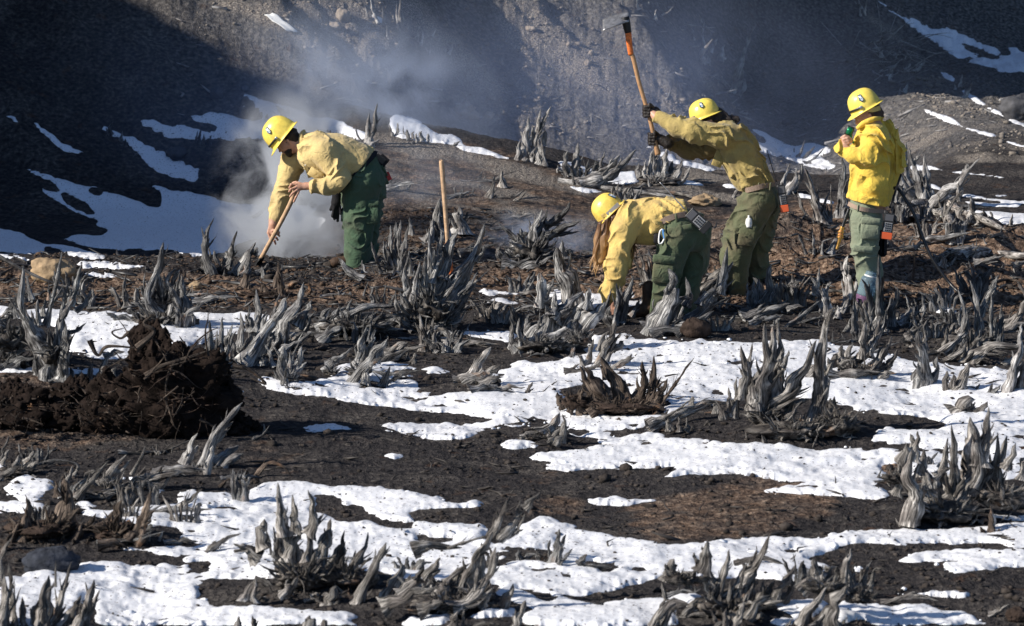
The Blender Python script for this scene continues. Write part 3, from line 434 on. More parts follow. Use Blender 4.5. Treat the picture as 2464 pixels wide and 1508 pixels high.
S('2', 'reddish brown claw stump with blunt curved horns in mid snow', 'brown', (1780, 1290),
  '74:1640,1200,1580,1090,1535,1000;80:1690,1170,1620,1080,1560,1010;96:1790,1200,1740,1070,1665,950;66:1910,1230,1920,1090,1912,970;56:1960,1240,1990,1100,1985,940;66:1960,1290,2010,1180,2065,1080;44:1480,1280,1500,1210,1480,1150;54:1560,1290,1520,1220,1540,1140;54:1440,1260,1410,1210,1400,1160;80:1600,1290,1700,1230,1820,1250;66:1850,1300,1950,1250,2060,1270;60:1880,1200,1940,1130,2010,1120;40:1690,1080,1670,1020,1650,1000',
  '1780,1250,300,55;1520,1220,110,55', (8, 640, 60), mound=.05, soil='root_soil')
S('2', 'spiky pale stump half sunk behind the brown claw stump', 'drift', (1600, 1030),
  '54:1580,1000,1600,920,1622,835;64:1640,1000,1710,850,1755,735;44:1700,960,1750,860,1790,790;60:1450,1040,1560,1030,1680,980;46:1700,1030,1780,990,1865,950;44:1650,900,1680,830,1720,790;50:1740,900,1790,870,1800,850;44:1560,1010,1540,960,1520,930;40:1790,1000,1830,960,1850,930', '1600,1030,150,25', (5, 320, 60))
S('3', 'two-pronged stub standing alone on the white snow', 'char', (1670, 815), '94:1640,820,1632,660,1618,478;66:1685,815,1722,740,1732,645;44:1605,810,1598,760,1600,720;34:1650,780,1690,770,1745,800;30:1620,560,1600,520', '1665,810,70,25', (2, 120, 40))
S('3', 'low stub with a single raised horn next to the two-pronged stub', 'drift', (1850, 855), '54:1788,855,1785,790,1792,730;76:1855,860,1895,780,1920,682;46:1820,855,1828,800,1832,752;40:1900,850,1950,840,2010,855', '1850,845,85,30', (4, 180, 40))
S('3', 'pair of dark thorns sticking out of the snow', 'char', (2060, 880), '34:2048,882,2055,840,2068,805;46:2060,882,2085,850,2115,815;24:1960,860,1975,830,1990,808', '2060,885,50,10', (2, 160, 30))
S('3', 'upright bundle of black prongs by the end of the hose', 'char', (2010, 570),
  '76:1880,570,1905,420,1860,245;66:1975,555,1985,390,1930,185;66:1985,390,2055,270,2095,158;46:2062,560,2060,400,2060,250;40:2112,560,2118,440,2122,322;34:2032,540,2020,480,2010,430;34:1982,580,1988,520,1992,478;40:1930,560,1925,480,1945,420;40:2085,560,2080,470,2090,400', '1990,560,140,45', (6, 300, 90))
S('3', 'grey thorny stump lying before the bundle of black prongs', 'drift', (1790, 650),
  '78:1730,640,1830,570,1905,490;54:1770,610,1785,540,1792,470;56:1650,610,1655,550,1662,495;60:1545,540,1600,500,1645,450;56:1750,690,1870,620,1912,550;46:1930,610,1932,540,1937,472;46:1945,630,1960,570,1985,515;60:1640,650,1720,620,1800,630;60:1560,560,1580,520,1560,480', '1760,650,160,35', (6, 380, 70))
S('3', 'thick curved log resting on the snow at the frame edge', 'drift', (2060, 690), '110:1890,700,2040,600,2300,590;54:2140,700,2170,660,2200,640;60:1900,680,1890,640,1900,600', '1930,690,60,20', (2, 200, 40), name='fallen_log', cat='log')
S('3', 'twisted silver stump rising at the frame edge above the thick log', 'silver', (2210, 850), '86:2160,855,2205,710,2242,550;76:2235,855,2270,700,2290,620;34:2232,570,2235,500,2242,440;60:2180,850,2190,760,2180,700', '2215,850,80,25', (2, 120, 60))
S('3', 'bent branch curling up at the frame edge by the soil bank', 'drift', (2160, 480), '76:2145,480,2225,390,2280,290;36:2270,270,2235,220,2212,188;44:2140,500,2200,460,2280,440', '2160,480,60,20', (3, 200, 60))
S('3', 'low humped stump with small spikes alone in the snow', 'drift', (1920, 1005), '110:1845,990,1895,930,1960,905;44:1980,1000,2008,960,2036,915;44:1920,990,1945,950,1962,918;34:1870,1010,1930,1000,2000,1005;16:1990,990,2040,990,2095,992', '1915,975,75,35', (3, 130, 40))
S('6', 'massive pale stump of thick upright limbs beside the snow field', 'drift', (1960, 790),
  '120:1720,810,1735,620,1700,470,1725,330;70:1725,400,1740,300,1715,225;36:1750,330,1765,260,1764,205;66:1790,500,1790,410,1805,325;66:1830,580,1805,480,1800,390;125:1990,640,2005,450,1985,165;130:2060,610,2150,460,2140,300,2108,115;98:2180,430,2215,270,2230,50;160:2150,630,2250,490,2350,240;86:2300,660,2295,480,2290,215;56:1930,440,1948,350,1962,250;56:2245,880,2250,780,2240,690;76:2350,450,2385,370,2410,285;56:1880,510,1930,470,1985,440;96:1830,640,1950,700,2000,830;60:2445,520,2455,430,2470,370;56:1560,530,1640,480,1622,395;110:2370,680,2450,620,2500,600;100:1960,600,1930,500,1900,440;90:1650,420,1690,360,1690,290;70:1620,620,1640,540,1680,500;60:2110,620,2120,540,2160,500',
  '1960,740,260,90;2330,640,160,70;1620,520,100,45', (10, 800, 110), mound=.08)
S('6', 'small post-like stub in the front snow edge', 'brown', (2240, 885), '54:2240,890,2245,800,2242,745;46:2370,885,2385,860,2420,832;36:2200,880,2190,860,2170,840', '2240,885,60,14', (2, 200, 40))
# --- front row
S('6', 'nearest blurred stump of many slanting spears at the bottom edge', 'drift', (560, 1420),
  '80:440,1270,495,1130,522,985;110:530,1340,640,1170,705,1060,802,868;100:350,1130,372,1030,382,925;34:335,1120,305,1060,288,1005;90:550,1350,655,1200,695,1085;66:640,1350,670,1270,685,1190;66:700,1400,730,1290,745,1190;66:345,1410,410,1260,402,1180;110:50,1500,130,1370,260,1350;66:755,1320,795,1250,822,1190;56:790,1340,850,1260,905,1195;66:890,1210,930,1150,955,1090;56:870,1320,920,1260,955,1200;125:120,1200,140,1120,158,1050;36:105,1320,92,1260,78,1205;66:430,1410,452,1350,465,1290;66:230,1420,280,1360,320,1310;56:500,1500,500,1430,502,1370;90:420,1260,380,1180,400,1120;70:600,1200,620,1120,600,1070;90:220,1200,260,1150,300,1130;80:640,1440,720,1330,780,1290;60:480,1320,560,1240,590,1150;60:560,1500,600,1400,620,1330',
  '540,1380,300,110;220,1180,160,50', (12, 800, 120), mound=.10)
S('6', 'twisted trunk with a raised grey fist beside bare ash at the bottom', 'drift', (1230, 1480),
  '105:1190,1500,1215,1340,1300,1220;86:1260,1240,1300,1100,1322,980;90:1000,1490,1060,1380,1165,1230;90:1110,1170,1100,1110,1072,1050;56:1205,1220,1225,1150,1232,1095;46:1375,1250,1410,1170,1435,1080;56:1060,1500,1120,1440,1180,1390;90:1000,1260,1080,1200,1180,1180;56:1330,1260,1400,1230,1480,1250;60:1150,1200,1170,1130,1150,1090', '1150,1230,150,60;1380,1300,110,60', (5, 500, 70), mound=.05)
S('6', 'smooth grey log with a knobbed end on the bare ash', 'drift', (1700, 1330), '64:1540,1340,1700,1290,1900,1325;40:1500,1300,1530,1320,1570,1330;34:1520,1290,1530,1300,1545,1320', '1640,1330,70,14', None, name='fallen_log', cat='log')
S('6', 'short pale log stub near the bottom corner', 'drift', (2300, 1410), '60:2240,1420,2300,1390,2375,1345', '2260,1415,40,12', None, name='log_stub', cat='log')
S('5', 'big blurred stump with a forked arm and long horizontal branch', 'drift', (900, 1370),
  '145:820,1400,950,1350,1070,1190,1135,985;50:1042,1200,1045,1080,1040,950;90:930,1250,1000,1070,1120,880;66:1105,910,1170,780,1212,665;66:1165,930,1270,800,1302,665;60:1335,730,1380,670,1440,612;96:400,1390,560,1310,770,1240;110:640,1400,700,1370,780,1345;100:740,1350,810,1220,965,1090;80:670,1180,720,1110,768,1050;50:615,1190,640,1150,662,1120;66:1040,1390,1080,1330,1115,1280;36:830,985,980,935,1115,895;84:590,1000,700,975,910,985;56:1195,1380,1230,1300,1252,1225;110:800,1300,880,1180,960,1120;80:1000,1330,1040,1260,1100,1200;80:500,1300,600,1220,660,1210;60:1220,900,1290,860,1330,760',
  '860,1350,330,70;1030,1300,120,70', (9, 700, 90), mound=.06)
S('4', 'wide burned crown with tall rods and a shield-like slab in the front snow', 'drift', (2050, 1270),
  '66:1720,1060,1640,1000,1552,958;56:1700,1090,1670,1030,1640,975;86:1890,900,1872,760,1850,552;56:1980,880,1962,760,1948,630;86:2060,880,2092,760,2050,602;100:1900,1150,1915,980,1942,835;80:2010,1140,1995,1040,1975,950;115:2100,1150,2210,1070,2292,950;56:2110,1110,2120,1050,2122,990;90:2165,960,2190,880,2202,790;46:1850,1120,1848,1020,1850,920;130:1760,990,1745,900,1760,795;66:2260,1110,2280,990,2292,870;86:1660,1320,1680,1250,1705,1190;96:1890,1300,1940,1240,1985,1180;120:2190,1390,2210,1310,2240,1240;100:1920,1080,1960,950,2000,860;90:2120,1060,2170,960,2180,880;60:1700,1200,1780,1230,1860,1300;80:2050,1080,2060,980,2040,900;90:2380,1360,2440,1200,2550,1020,2570,950;95:2560,1340,2640,1200,2690,1100;66:2640,1330,2690,1240,2740,1160;100:2300,1220,2370,1100,2440,1000,2450,880;64:2800,1330,2840,1280,2850,1230',
  '2000,1180,260,110;2100,1330,520,60;2300,1180,200,90', (14, 1000, 110), mound=.10)
S('4', 'thin stub leaning alone between the snow and the wide crown', 'drift', (1440, 1020), '56:1385,1025,1430,970,1500,930,1605,890;60:1100,970,1200,945,1320,945;40:1400,1000,1420,960,1440,940', '1420,1010,60,14', (2, 160, 30))
S('4', 'broken stick pointing up from the snow below the driftwood prongs', 'drift', (1200, 740), '56:1180,748,1250,670,1345,592', '1195,745,30,10', None, name='dead_branch', cat='branch')
S('5', 'small black-spiked stump by the frost slab in front snow', 'black', (1480, 1075), '76:1530,1090,1545,970,1560,860;40:1555,1010,1580,950,1605,895;50:1300,1065,1290,1030,1288,995;50:1425,1060,1420,1030,1412,1005;46:1560,1095,1600,1050,1648,990;46:1685,1095,1715,1060,1745,1028;46:1735,1105,1830,1105,1910,1115;60:1340,1060,1400,1050,1480,1070;34:1500,1060,1490,990,1500,930', '1460,1070,150,22', (5, 340, 50))
S('5', 'solitary humped stump with a beak-like top on the middle snow', 'drift', (1520, 285), '100:1460,240,1500,180,1562,88;66:1570,280,1598,200,1580,95;56:1310,260,1370,230,1440,205;70:1500,280,1540,240,1570,180;50:1530,300,1550,260,1590,240', '1510,250,80,40;1380,250,80,20', (4, 240, 50))
S('4', 'pale front stump of smooth bare blades in the bottom corner', 'drift', (260, 1540),
  '115:20,1540,45,1340,28,1170;70:95,1530,85,1300,58,1090;120:280,1540,295,1340,325,1170;80:340,1520,400,1320,475,1080;120:490,1540,580,1350,625,1200;66:540,1530,600,1400,665,1265;66:165,1530,155,1400,148,1310;46:5,1230,8,1040,80,915;22:372,1240,370,1160,372,1070;60:430,1520,500,1400,540,1300;60:220,1520,230,1420,260,1330', '60,1530,120,40;400,1540,260,40', (5, 620, 90))
S('4', 'low sprawling heap of black wood with a mossy pale post', 'brown', (420, 930),
  '78:170,930,185,780,176,650;120:415,800,440,640,428,525;46:385,640,372,580,370,535;56:300,930,360,890,440,850;46:15,1020,50,940,85,890;46:235,890,280,850,330,795;46:465,780,500,750,530,720;98:700,860,770,770,812,670;125:770,930,830,860,862,800;92:890,940,955,810,1005,610;46:945,810,985,780,1030,735;46:585,840,610,800,640,755;46:600,885,690,910,755,1000;60:500,940,540,860,600,830;70:80,930,120,850,160,820;70:560,900,640,850,700,800;60:300,860,330,780,380,760;50:660,960,780,950,860,1000',
  '300,860,280,80;760,880,190,80;330,960,420,40', (16, 1000, 70), mound=.08)
S('5', 'row of stub ends along the very bottom edge', 'drift', (1000, 1530), '66:855,1530,865,1470,882,1410;40:918,1530,925,1460,930,1390;70:1275,1520,1300,1430,1335,1335;66:1260,1530,1275,1480,1292,1420;60:980,1530,1060,1490,1140,1500', '1060,1530,200,25', (4, 400, 50))
S('4', 'cut stub ends at the bottom edge below the wide crown', 'drift', (1850, 1540), '50:1590,1540,1588,1490,1590,1440;50:1690,1530,1690,1480,1680,1440;100:2060,1540,2060,1490,2062,1435;60:2150,1530,2160,1490,2165,1465', '2060,1530,120,20', (2, 300, 30))
# --- mound behind the people
GB = 'dead silver stumps along the crest'
S('8', 'tall silver stump with four long spires on the crest of the mound', 'silver', (1400, 1085),
  '60:1340,1010,1348,890,1366,775;56:1390,1040,1418,890,1446,735;34:1370,970,1385,900,1391,838;40:1430,910,1462,830,1514,715;46:1300,1090,1300,1010,1312,935;56:1430,1100,1436,1010,1428,925;46:1460,1100,1458,1010,1450,925;46:1388,1090,1405,1030,1422,975;44:1340,1080,1330,1000,1322,950;30:1455,960,1470,900,1465,860', '1390,1085,90,30', (4, 160, 80))
S('8', 'two silver horns curving up side by side on the crest', 'silver', (1645, 1190), '54:1630,1170,1608,1090,1628,1008;60:1650,1175,1690,1080,1696,962;24:1688,1160,1698,1140,1702,1115;40:1560,1140,1600,1150,1640,1180', '1640,1180,50,20', (3, 90, 50))
S('8', 'antler-like silver stump with long pointed branches on the crest', 'silver', (1760, 1245), '76:1690,1230,1800,1175,1900,1130,1976,1040;84:1740,1250,1890,1190,1990,1110,2088,1000;34:1800,1170,1806,1140,1812,1090;50:1835,1160,1850,1100,1876,1016;28:1968,1130,1978,1095,1986,1056;40:1900,1150,1935,1120,1960,1100;50:1700,1240,1740,1200,1790,1180', '1750,1235,60,25', (2, 100, 50))
S('8', 'wide silver stump with a fringe of spikes beside the axe handle end', 'silver', (2210, 1240),
  '46:2112,1195,2092,1150,2102,1095;46:2140,1200,2138,1140,2152,1070;64:2200,1190,2190,1100,2205,1000;64:2240,1185,2236,1080,2244,960;54:2272,1190,2276,1090,2290,990;54:2300,1210,2316,1150,2332,1080;54:2340,1220,2370,1150,2396,1070;44:2172,1210,2166,1170,2162,1125;40:2320,1200,2345,1160,2350,1110;50:2380,1230,2420,1180,2450,1120', '2230,1220,140,40', (6, 260, 70))
S('8', 'hazy pale stump with two spires behind the bending man', 'silver', (300, 985), '38:276,950,282,860,297,760;50:300,970,325,850,352,695;30:250,960,225,920,203,845;34:300,990,330,960,362,935;30:270,980,240,960,215,935', '290,980,40,15', (2, 80, 40))
S('8', 'row of hazy stubble on the crest behind the bending man', 'silver', (560, 940), '22:450,910,440,870,430,835;22:480,910,488,870,487,825;16:530,910,526,880,524,845;22:620,950,612,920,614,895;22:690,950,692,920,690,895;26:650,940,640,900,650,880;20:590,930,585,900,600,880;24:560,930,550,890,545,870', '600,940,90,10', (5, 240, 40))
S('8', 'small pointed chip on the snowy crest', 'silver', (870, 980), '24:850,985,880,965,908,945;14:790,970,800,950', '', None, name='dead_branch', cat='branch')
S('8', 'thin upright prong and fallen stick on the mound', 'drift', (1130, 1330), '48:1100,1335,1118,1260,1136,1178;36:1105,1325,1230,1335,1345,1270;50:1190,1250,1182,1190,1186,1142;28:1205,1250,1235,1265,1265,1245;40:1260,1395,1300,1340,1350,1285;40:1175,1375,1230,1395,1290,1390;22:990,1310,992,1280,994,1255;30:910,1340,915,1320,915,1295', '1130,1335,50,14', (4, 240, 40))
S('2', 'silver trunk with peeling bark behind the upright handle', 'silver', (700, 240), '100:700,250,692,120,692,-10;56:660,250,640,180,660,100;90:820,200,815,120,808,40;40:820,180,850,110,868,70;60:610,260,640,210,650,160;34:525,210,520,160,508,105', '720,250,110,30', (4, 220, 60))
S('2', 'smouldering black root plate with thick stubby arms in the smoke', 'black', (1310, 360),
  '80:1250,320,1255,190,1312,55;46:1280,210,1325,120,1342,55;56:1330,160,1430,95,1482,10;60:1320,230,1430,180,1545,125;36:1345,220,1440,205,1535,192;40:1330,135,1380,145,1425,138;36:1185,270,1110,195,1035,135;84:1290,350,1295,290,1290,240;90:1080,390,1220,405,1370,340;50:1205,350,1250,300,1275,262;34:815,315,930,285,1045,268;60:1180,310,1190,250,1180,170;44:1400,340,1460,320,1520,350;60:1130,330,1180,230,1230,200;44:1060,350,1040,310,1060,280', '1260,320,130,90;1180,370,180,50', (8, 460, 90))
S('9', 'forked silver stump showing behind the axe man', 'silver', (780, 1300), '30:722,1240,745,1170,768,1098;54:745,1310,800,1210,818,1125;36:780,1290,835,1190,852,1105;56:690,1445,715,1340,750,1290;44:765,1440,790,1370,805,1315;46:365,1385,400,1310,465,1205;50:790,1300,740,1320,700,1340', '760,1310,50,20', (3, 120, 50))
S('9', 'split grey trunk leaning away between the axe man and the standing man', 'drift', (970, 1500), '84:975,1500,935,1310,872,1130;70:1012,1490,950,1350,868,1215;34:925,1510,860,1405,822,1290;22:1040,1490,1048,1360,1045,1235;30:1030,1470,1025,1420,1018,1378', '970,1500,80,25', (3, 180, 60))
S('9', 'upright weathered trunk right behind the standing man', 'char', (1120, 1450), '60:1105,1460,1130,1250,1120,1060;46:1130,1440,1105,1310,1112,1170;40:1080,1460,1090,1380,1100,1330', '1110,1460,70,30', (2, 100, 40))
S('9', 'silver stump fanning out behind the hose', 'silver', (1640, 1330), '52:1610,1320,1555,1160,1550,955;60:1660,1335,1605,1140,1568,995;60:1690,1345,1675,1210,1670,1032;36:1705,1340,1690,1260,1680,1190;70:1580,1330,1520,1220,1495,1130;26:1600,1080,1625,1060,1642,1040;50:1540,1280,1505,1200,1512,1100;34:1720,1300,1700,1240,1700,1190', '1630,1330,110,22', (4, 220, 70))
S('9', 'long curved silver branch raising its forked tip over the snow strips', 'silver', (1790, 1370), '80:1690,1400,1790,1300,1890,1260,1950,1150,2042,1065;40:1930,1180,1960,1130,1950,1090;50:1900,1270,1920,1300,1860,1380;60:1800,1330,1850,1370,1880,1420', '1740,1385,70,18', (4, 200, 50))
S('9', 'jagged grey stump thicket below the curved silver branch', 'drift', (1900, 1500), '56:1810,1520,1830,1400,1922,1285;24:1782,1390,1772,1340,1770,1285;30:1900,1350,1898,1290,1900,1222;46:1860,1510,1862,1460,1872,1410;50:2000,1510,1992,1410,1980,1315;50:1955,1500,1985,1420,2002,1345;90:2050,1515,2065,1455,1980,1425;36:2252,1515,2255,1475,2262,1435;50:1920,1500,1910,1430,1925,1380;44:2100,1510,2120,1460,2110,1420;40:1830,1500,1790,1450,1800,1400', '1930,1510,170,30', (9, 440, 80))
S('3', 'half-buried roots and bark on the brown slope under the thicket', 'drift', (1830, 60), '60:1720,60,1800,20,1880,0;40:1900,40,1950,10,1990,-30;44:1960,80,2060,60,2150,30;50:2190,100,2230,80,2290,70;40:1600,-10,1640,-40,1700,-40', '1820,50,80,20', (8, 600, 50), name='root_tangle', cat='roots')
# --- hillside
for lab, pr, base in [
    ('tall forked sapling on the shaded hillside above the axe man', '34:385,615,430,450,488,260,542,168;16:488,280,482,230,488,188;22:400,605,452,520,450,458;24:430,645,462,590,467,528;26:365,600,330,550,298,498;20:380,610,392,560,384,515', (400, 615)),
    ('snapped sapling with crossed sticks on the shaded hillside', '16:195,310,188,230,196,145;12:195,180,175,140,160,100;13:65,165,170,184,276,187;12:205,188,235,205,268,222;26:180,425,190,360,242,285;16:218,435,225,370,237,315;22:240,350,265,300,284,262;34:295,405,310,350,332,305;24:330,405,325,380,330,358;24:125,270,125,230,118,195', (190, 425)),
    ('pale twigs at the very top edge of the hillside', '16:1270,75,1280,35,1292,-5;14:1250,62,1235,30,1228,-5;13:1275,105,1270,70,1268,38;12:1245,110,1240,80,1240,50;12:1215,30,1205,10', (1265, 90)),
    ('short white stubs below the brush on the slope', '34:1438,515,1450,470,1485,438;16:1545,475,1560,440,1577,405;13:1560,485,1570,455,1582,425;20:1600,485,1640,460,1675,415;13:1630,470,1655,440,1670,408;20:1445,545,1440,520,1448,498;22:1535,625,1545,600,1557,568;16:1378,385,1385,355,1392,328;20:1470,385,1490,350,1515,308', (1540, 500)),
    ('paired white stubs beside the long snow strip', '18:1908,585,1918,540,1926,498;24:1938,660,1965,610,1992,556;13:1882,605,1880,590,1873,568;14:1925,590,1940,570,1955,550', (1925, 620)),
    ('dark sticks lying in the shaded snow behind the axe man', '22:822,1058,850,1010,872,935;28:862,1070,895,1030,940,982;18:902,1090,950,1050,1003,990;16:800,1030,800,1010,798,990', (860, 1070))]:
    S('9', lab, 'bone' if 'dark' not in lab else 'black', base, pr, '', (3, 90, 25), name='dead_sapling', cat='dead sapling', mound=0)
for lab, pr, base in [
    ('highest pale twigs by the round boulder on the sunlit slope', '20:350,155,322,80,303,-10;12:290,135,280,90,264,38;10:390,165,390,110,384,50;10:395,165,402,130,400,88;9:415,250,416,210,414,168', (350, 150)),
    ('thin grey stubble on the sunlit slope beside the pale twigs', '12:482,165,478,90,480,28;12:490,150,500,70,505,-5;12:510,175,506,110,506,60;12:515,185,525,140,520,98;9:500,205,490,180,488,150;9:460,150,458,120,456,100', (500, 180)),
    ('scattered bone-white stubs fading in the smoke', '14:610,275,622,230,632,178;14:640,305,655,260,655,212;14:682,355,672,330,676,298;14:690,368,702,340,706,292;13:800,345,808,310,821,262;13:830,365,848,330,860,280;10:758,275,765,260,771,240;10:718,245,730,225,741,200', (700, 350)),
    ('thin curved twig on the gravelly slope near the axe handle', '12:2290,665,2312,620,2312,578', (2290, 665)),
    ('faint twigs at the top edge beside the axe blade', '16:2100,66,2090,30,2095,-10;14:2218,140,2215,100,2220,65;12:1995,40,1990,10,1985,-5;12:2260,105,2300,80,2340,38;10:2170,30,2172,10', (2150, 80))]:
    S('8', lab, 'bone', base, pr, '', None, name='dead_twigs', cat='twigs', mound=0)
for lab, pr, base in [
    ('black snags on the dark spur above the left snow strip', '26:610,745,605,710,620,668;24:665,780,668,750,673,718;20:685,800,688,785,687,762;20:590,740,585,720,582,700;22:740,860,750,850,765,842', (640, 760)),
    ('small black snags standing in the shaded gully snow', '20:1075,780,1078,750,1085,718;24:1090,790,1095,750,1102,712;16:1150,790,1152,770,1158,742;22:1110,790,1115,770,1118,735', (1100, 790)),
    ('dark broken snag in shaded snow behind the helmet of the bending man', '40:1560,640,1535,610,1512,582;16:1582,640,1583,620,1586,595;20:1465,655,1463,640,1468,625;24:1550,640,1560,625,1552,610', (1550, 645))]:
    S('7', lab, 'black', base, pr, '', (3, 120, 20), name='charred_snag', cat='snag', mound=0)

_seen = {}
def _lab(u, v, kind, m):                             # says which traced stump it lies by, and on which side
    best = min(TRACED, key=lambda q: (q[0] - u) ** 2 + (1.6 * (q[1] - v)) ** 2); du, dv = u - best[0], v - best[1]
    side = ('left of' if du < 0 else 'right of') if abs(du) > 1.4 * abs(dv) else ('behind' if dv < 0 else 'in front of'); w = {4: 'four-pronged', 5: 'five-pronged', 6: 'six-pronged', 7: 'seven-pronged', 8: 'eight-pronged', 0: 'fallen'}[m]
    lab = f"{'small ' if m else ''}{w} {kind} {side} the {best[2]}"; k = _seen.get(lab, 0); _seen[lab] = k + 1
    return lab if k == 0 else ' '.join(['another', lab] if k == 1 else ['outermost' if k == 2 else 'innermost', lab])
import re as _re
TRACED = [(FR[s['fr']][0] + s['base'][0] * FR[s['fr']][2], FR[s['fr']][1] + s['base'][1] * FR[s['fr']][2], ' '.join(_re.split(r' (?:beside|in front|in the|behind|with|of|on|at|over|right|standing|rising|leaning|lying|before|by|between|below|under|half|where|trailing|resting|poking|reaching|across|and|from|to|near|curling|curving|showing|fanning) ', s['label'])[0].split()[:7])) for s in STUMPS]
def _fill_stumps():
    rg = np.random.default_rng(77); zones = [(760, 690, 1400, 800, 15), (1540, 690, 2440, 800, 22), (1500, 640, 2000, 720, 7), (20, 700, 560, 740, 9), (560, 780, 1200, 880, 15), (2000, 800, 2440, 870, 7), (20, 1090, 620, 1320, 14), (900, 430, 1600, 640, 8), (1950, 480, 2440, 640, 13), (600, 1340, 1180, 1440, 6), (1560, 1330, 2200, 1460, 6), (2120, 1090, 2440, 1220, 5)]
    k = 0
    for u0, v0, u1, v1, n in zones:
        for _ in range(n):
            u, v = rg.uniform(u0, u1), rg.uniform(v0, v1); pr = []; h = rg.uniform(24, 84); m = int(rg.integers(4, 9)); w = rg.uniform(18, 46)
            if rg.random() < .4:                      # fallen branch with stub ends
                a = rg.uniform(-.35, .35); L = rg.uniform(60, 190); pr.append(f'{rg.uniform(8, 20):.0f}:{u - L / 2:.0f},{v + 4:.0f},{u:.0f},{v - 12 * rg.random():.0f},{u + L / 2:.0f},{v - L * math.sin(a) / 2 - 6:.0f}')
                for q in range(3): x = u + rg.uniform(-.3, .5) * L; pr.append(f'{rg.uniform(4, 8):.0f}:{x:.0f},{v:.0f},{x + rg.normal() * 12:.0f},{v - rg.uniform(14, 34):.0f}')
                S('F', _lab(u, v, 'low branch', 0), 'char' if rg.random() < .6 else 'drift', (u, v), ';'.join(pr), '', (2, 60, 16), mound=0, name='fallen_branch', cat='branch', group='charred fallen branches'); continue
            for q in range(m): x = u + (q / (m - 1) - .5) * w * 1.3; pr.append(f'{rg.uniform(7, 17):.0f}:{x:.0f},{v + 3:.0f},{x + (x - u) * .35 + rg.normal() * 3:.0f},{v - h * .5:.0f},{x + (x - u) * .9 + rg.normal() * 7:.0f},{v - h * rg.uniform(.5, 1.1):.0f}')
            S('F', _lab(u, v, 'stub', m), ['char', 'black', 'drift'][int(rg.integers(3))], (u, v), ';'.join(pr), f'{u:.0f},{v:.0f},{w * .7:.0f},9', (3, 60, 18), mound=.02, group='small charred stubs')
_fill_stumps()
# ------------------------------------------------------------------ prong and crown shapes
rng = np.random.default_rng(7)
def spline(P, n):
    P = np.asarray(P, float)
    if len(P) == 2: P = np.array([P[0], (P[0] * 2 + P[1]) / 3, (P[0] + 2 * P[1]) / 3, P[1]])
    
    Q = np.vstack([2 * P[0] - P[1], P, 2 * P[-1] - P[-2]]); out = []
    ts = np.linspace(0, len(P) - 1, n)
    for t in ts:
        i = min(int(t), len(P) - 2); f = t - i; a, b, c, d = Q[i], Q[i + 1], Q[i + 2], Q[i + 3]
        out.append(.5 * (2 * b + (c - a) * f + (2 * a - 5 * b + 4 * c - d) * f * f + (3 * b - a - 3 * c + d) * f ** 3))
    return np.array(out)
def frames(P):
    T = np.gradient(P, axis=0); T /= np.linalg.norm(T, axis=1)[:, None] + 1e-9
    a = np.array([0, 1, 0]) if abs(T[0, 1]) < .9 else np.array([1, 0, 0]); u = np.cross(T[0], a); u /= np.linalg.norm(u); U = [u]
    for i in range(1, len(P)):
        u = U[-1] - T[i] * np.dot(U[-1], T[i]); u /= np.linalg.norm(u) + 1e-9; U.append(u)
    U = np.array(U); return T, U, np.cross(T, U)
def prong(P, r0, K=11, n=None, tip=.04, power=.75, rough=1.0, flare=.35):
    L = np.linalg.norm(np.diff(P, axis=0), axis=1).sum(); n = n or int(np.clip(L / max(r0, .006) * 1.6, 9, 26))
    path = spline(P, n); t = np.linspace(0, 1, n); seed = int(rng.integers(1e6))
    wob = np.stack([vnoise2(t * 5 + seed, t * 0 + k * 7.1, k) for k in range(3)], 1); path = path + wob * r0 * .34 * rough * np.sin(np.pi * np.clip(t * 1.0, 0, 1))[:, None]
    T, U, V = frames(path); ang = np.linspace(0, 2 * np.pi, K, endpoint=False)
    lob = 1 + rough * (.22 * np.cos(2 * ang + rng.uniform(0, 6)) + .14 * np.cos(3 * ang + rng.uniform(0, 6)) + .20 * rng.normal(size=K))
    r = r0 * ((1 - t) ** power * (1 - tip) + tip) * (1 + flare * np.exp(-t * 9)); r = r * (1 + .22 * rough * vnoise2(t * 6 + seed, t * 0, 9) + .16 * rough * vnoise2(t * 15 + seed, t * 0, 8))
    tw = rng.uniform(-1.2, 1.2); vs = []
    A, Tt = np.meshgrid(ang, t); rad = r[:, None] * (lob[None] + .10 * rough * vnoise2(A * 2 + seed, Tt * 14, 4) + .08 * rough * vnoise2(A * 5, Tt * 30 + seed, 5))
    A2 = A + tw * Tt
    X = path[:, None, :] + rad[..., None] * (np.cos(A2)[..., None] * U[:, None, :] + np.sin(A2)[..., None] * V[:, None, :])
    vs = X.reshape(-1, 3); uvs = np.stack([np.repeat(np.minimum(np.arange(K), K - np.arange(K))[None] / K * 2, n, 0).ravel(), np.repeat(t * L * 4, K)], 1)
    i, j = np.meshgrid(np.arange(n - 1), np.arange(K), indexing='ij'); j2 = (j + 1) % K
    F = np.stack([i * K + j, i * K + j2, (i + 1) * K + j2, (i + 1) * K + j], -1).reshape(-1, 4)
    vs = np.vstack([vs, path[-1] + T[-1] * r[-1] * 2]); uvs = np.vstack([uvs, uvs[-1]]); tipi = len(vs) - 1
    tri = [((n - 1) * K + k, (n - 1) * K + (k + 1) % K, tipi) for k in range(K)]
    return vs, [tuple(f) for f in F] + tri, uvs
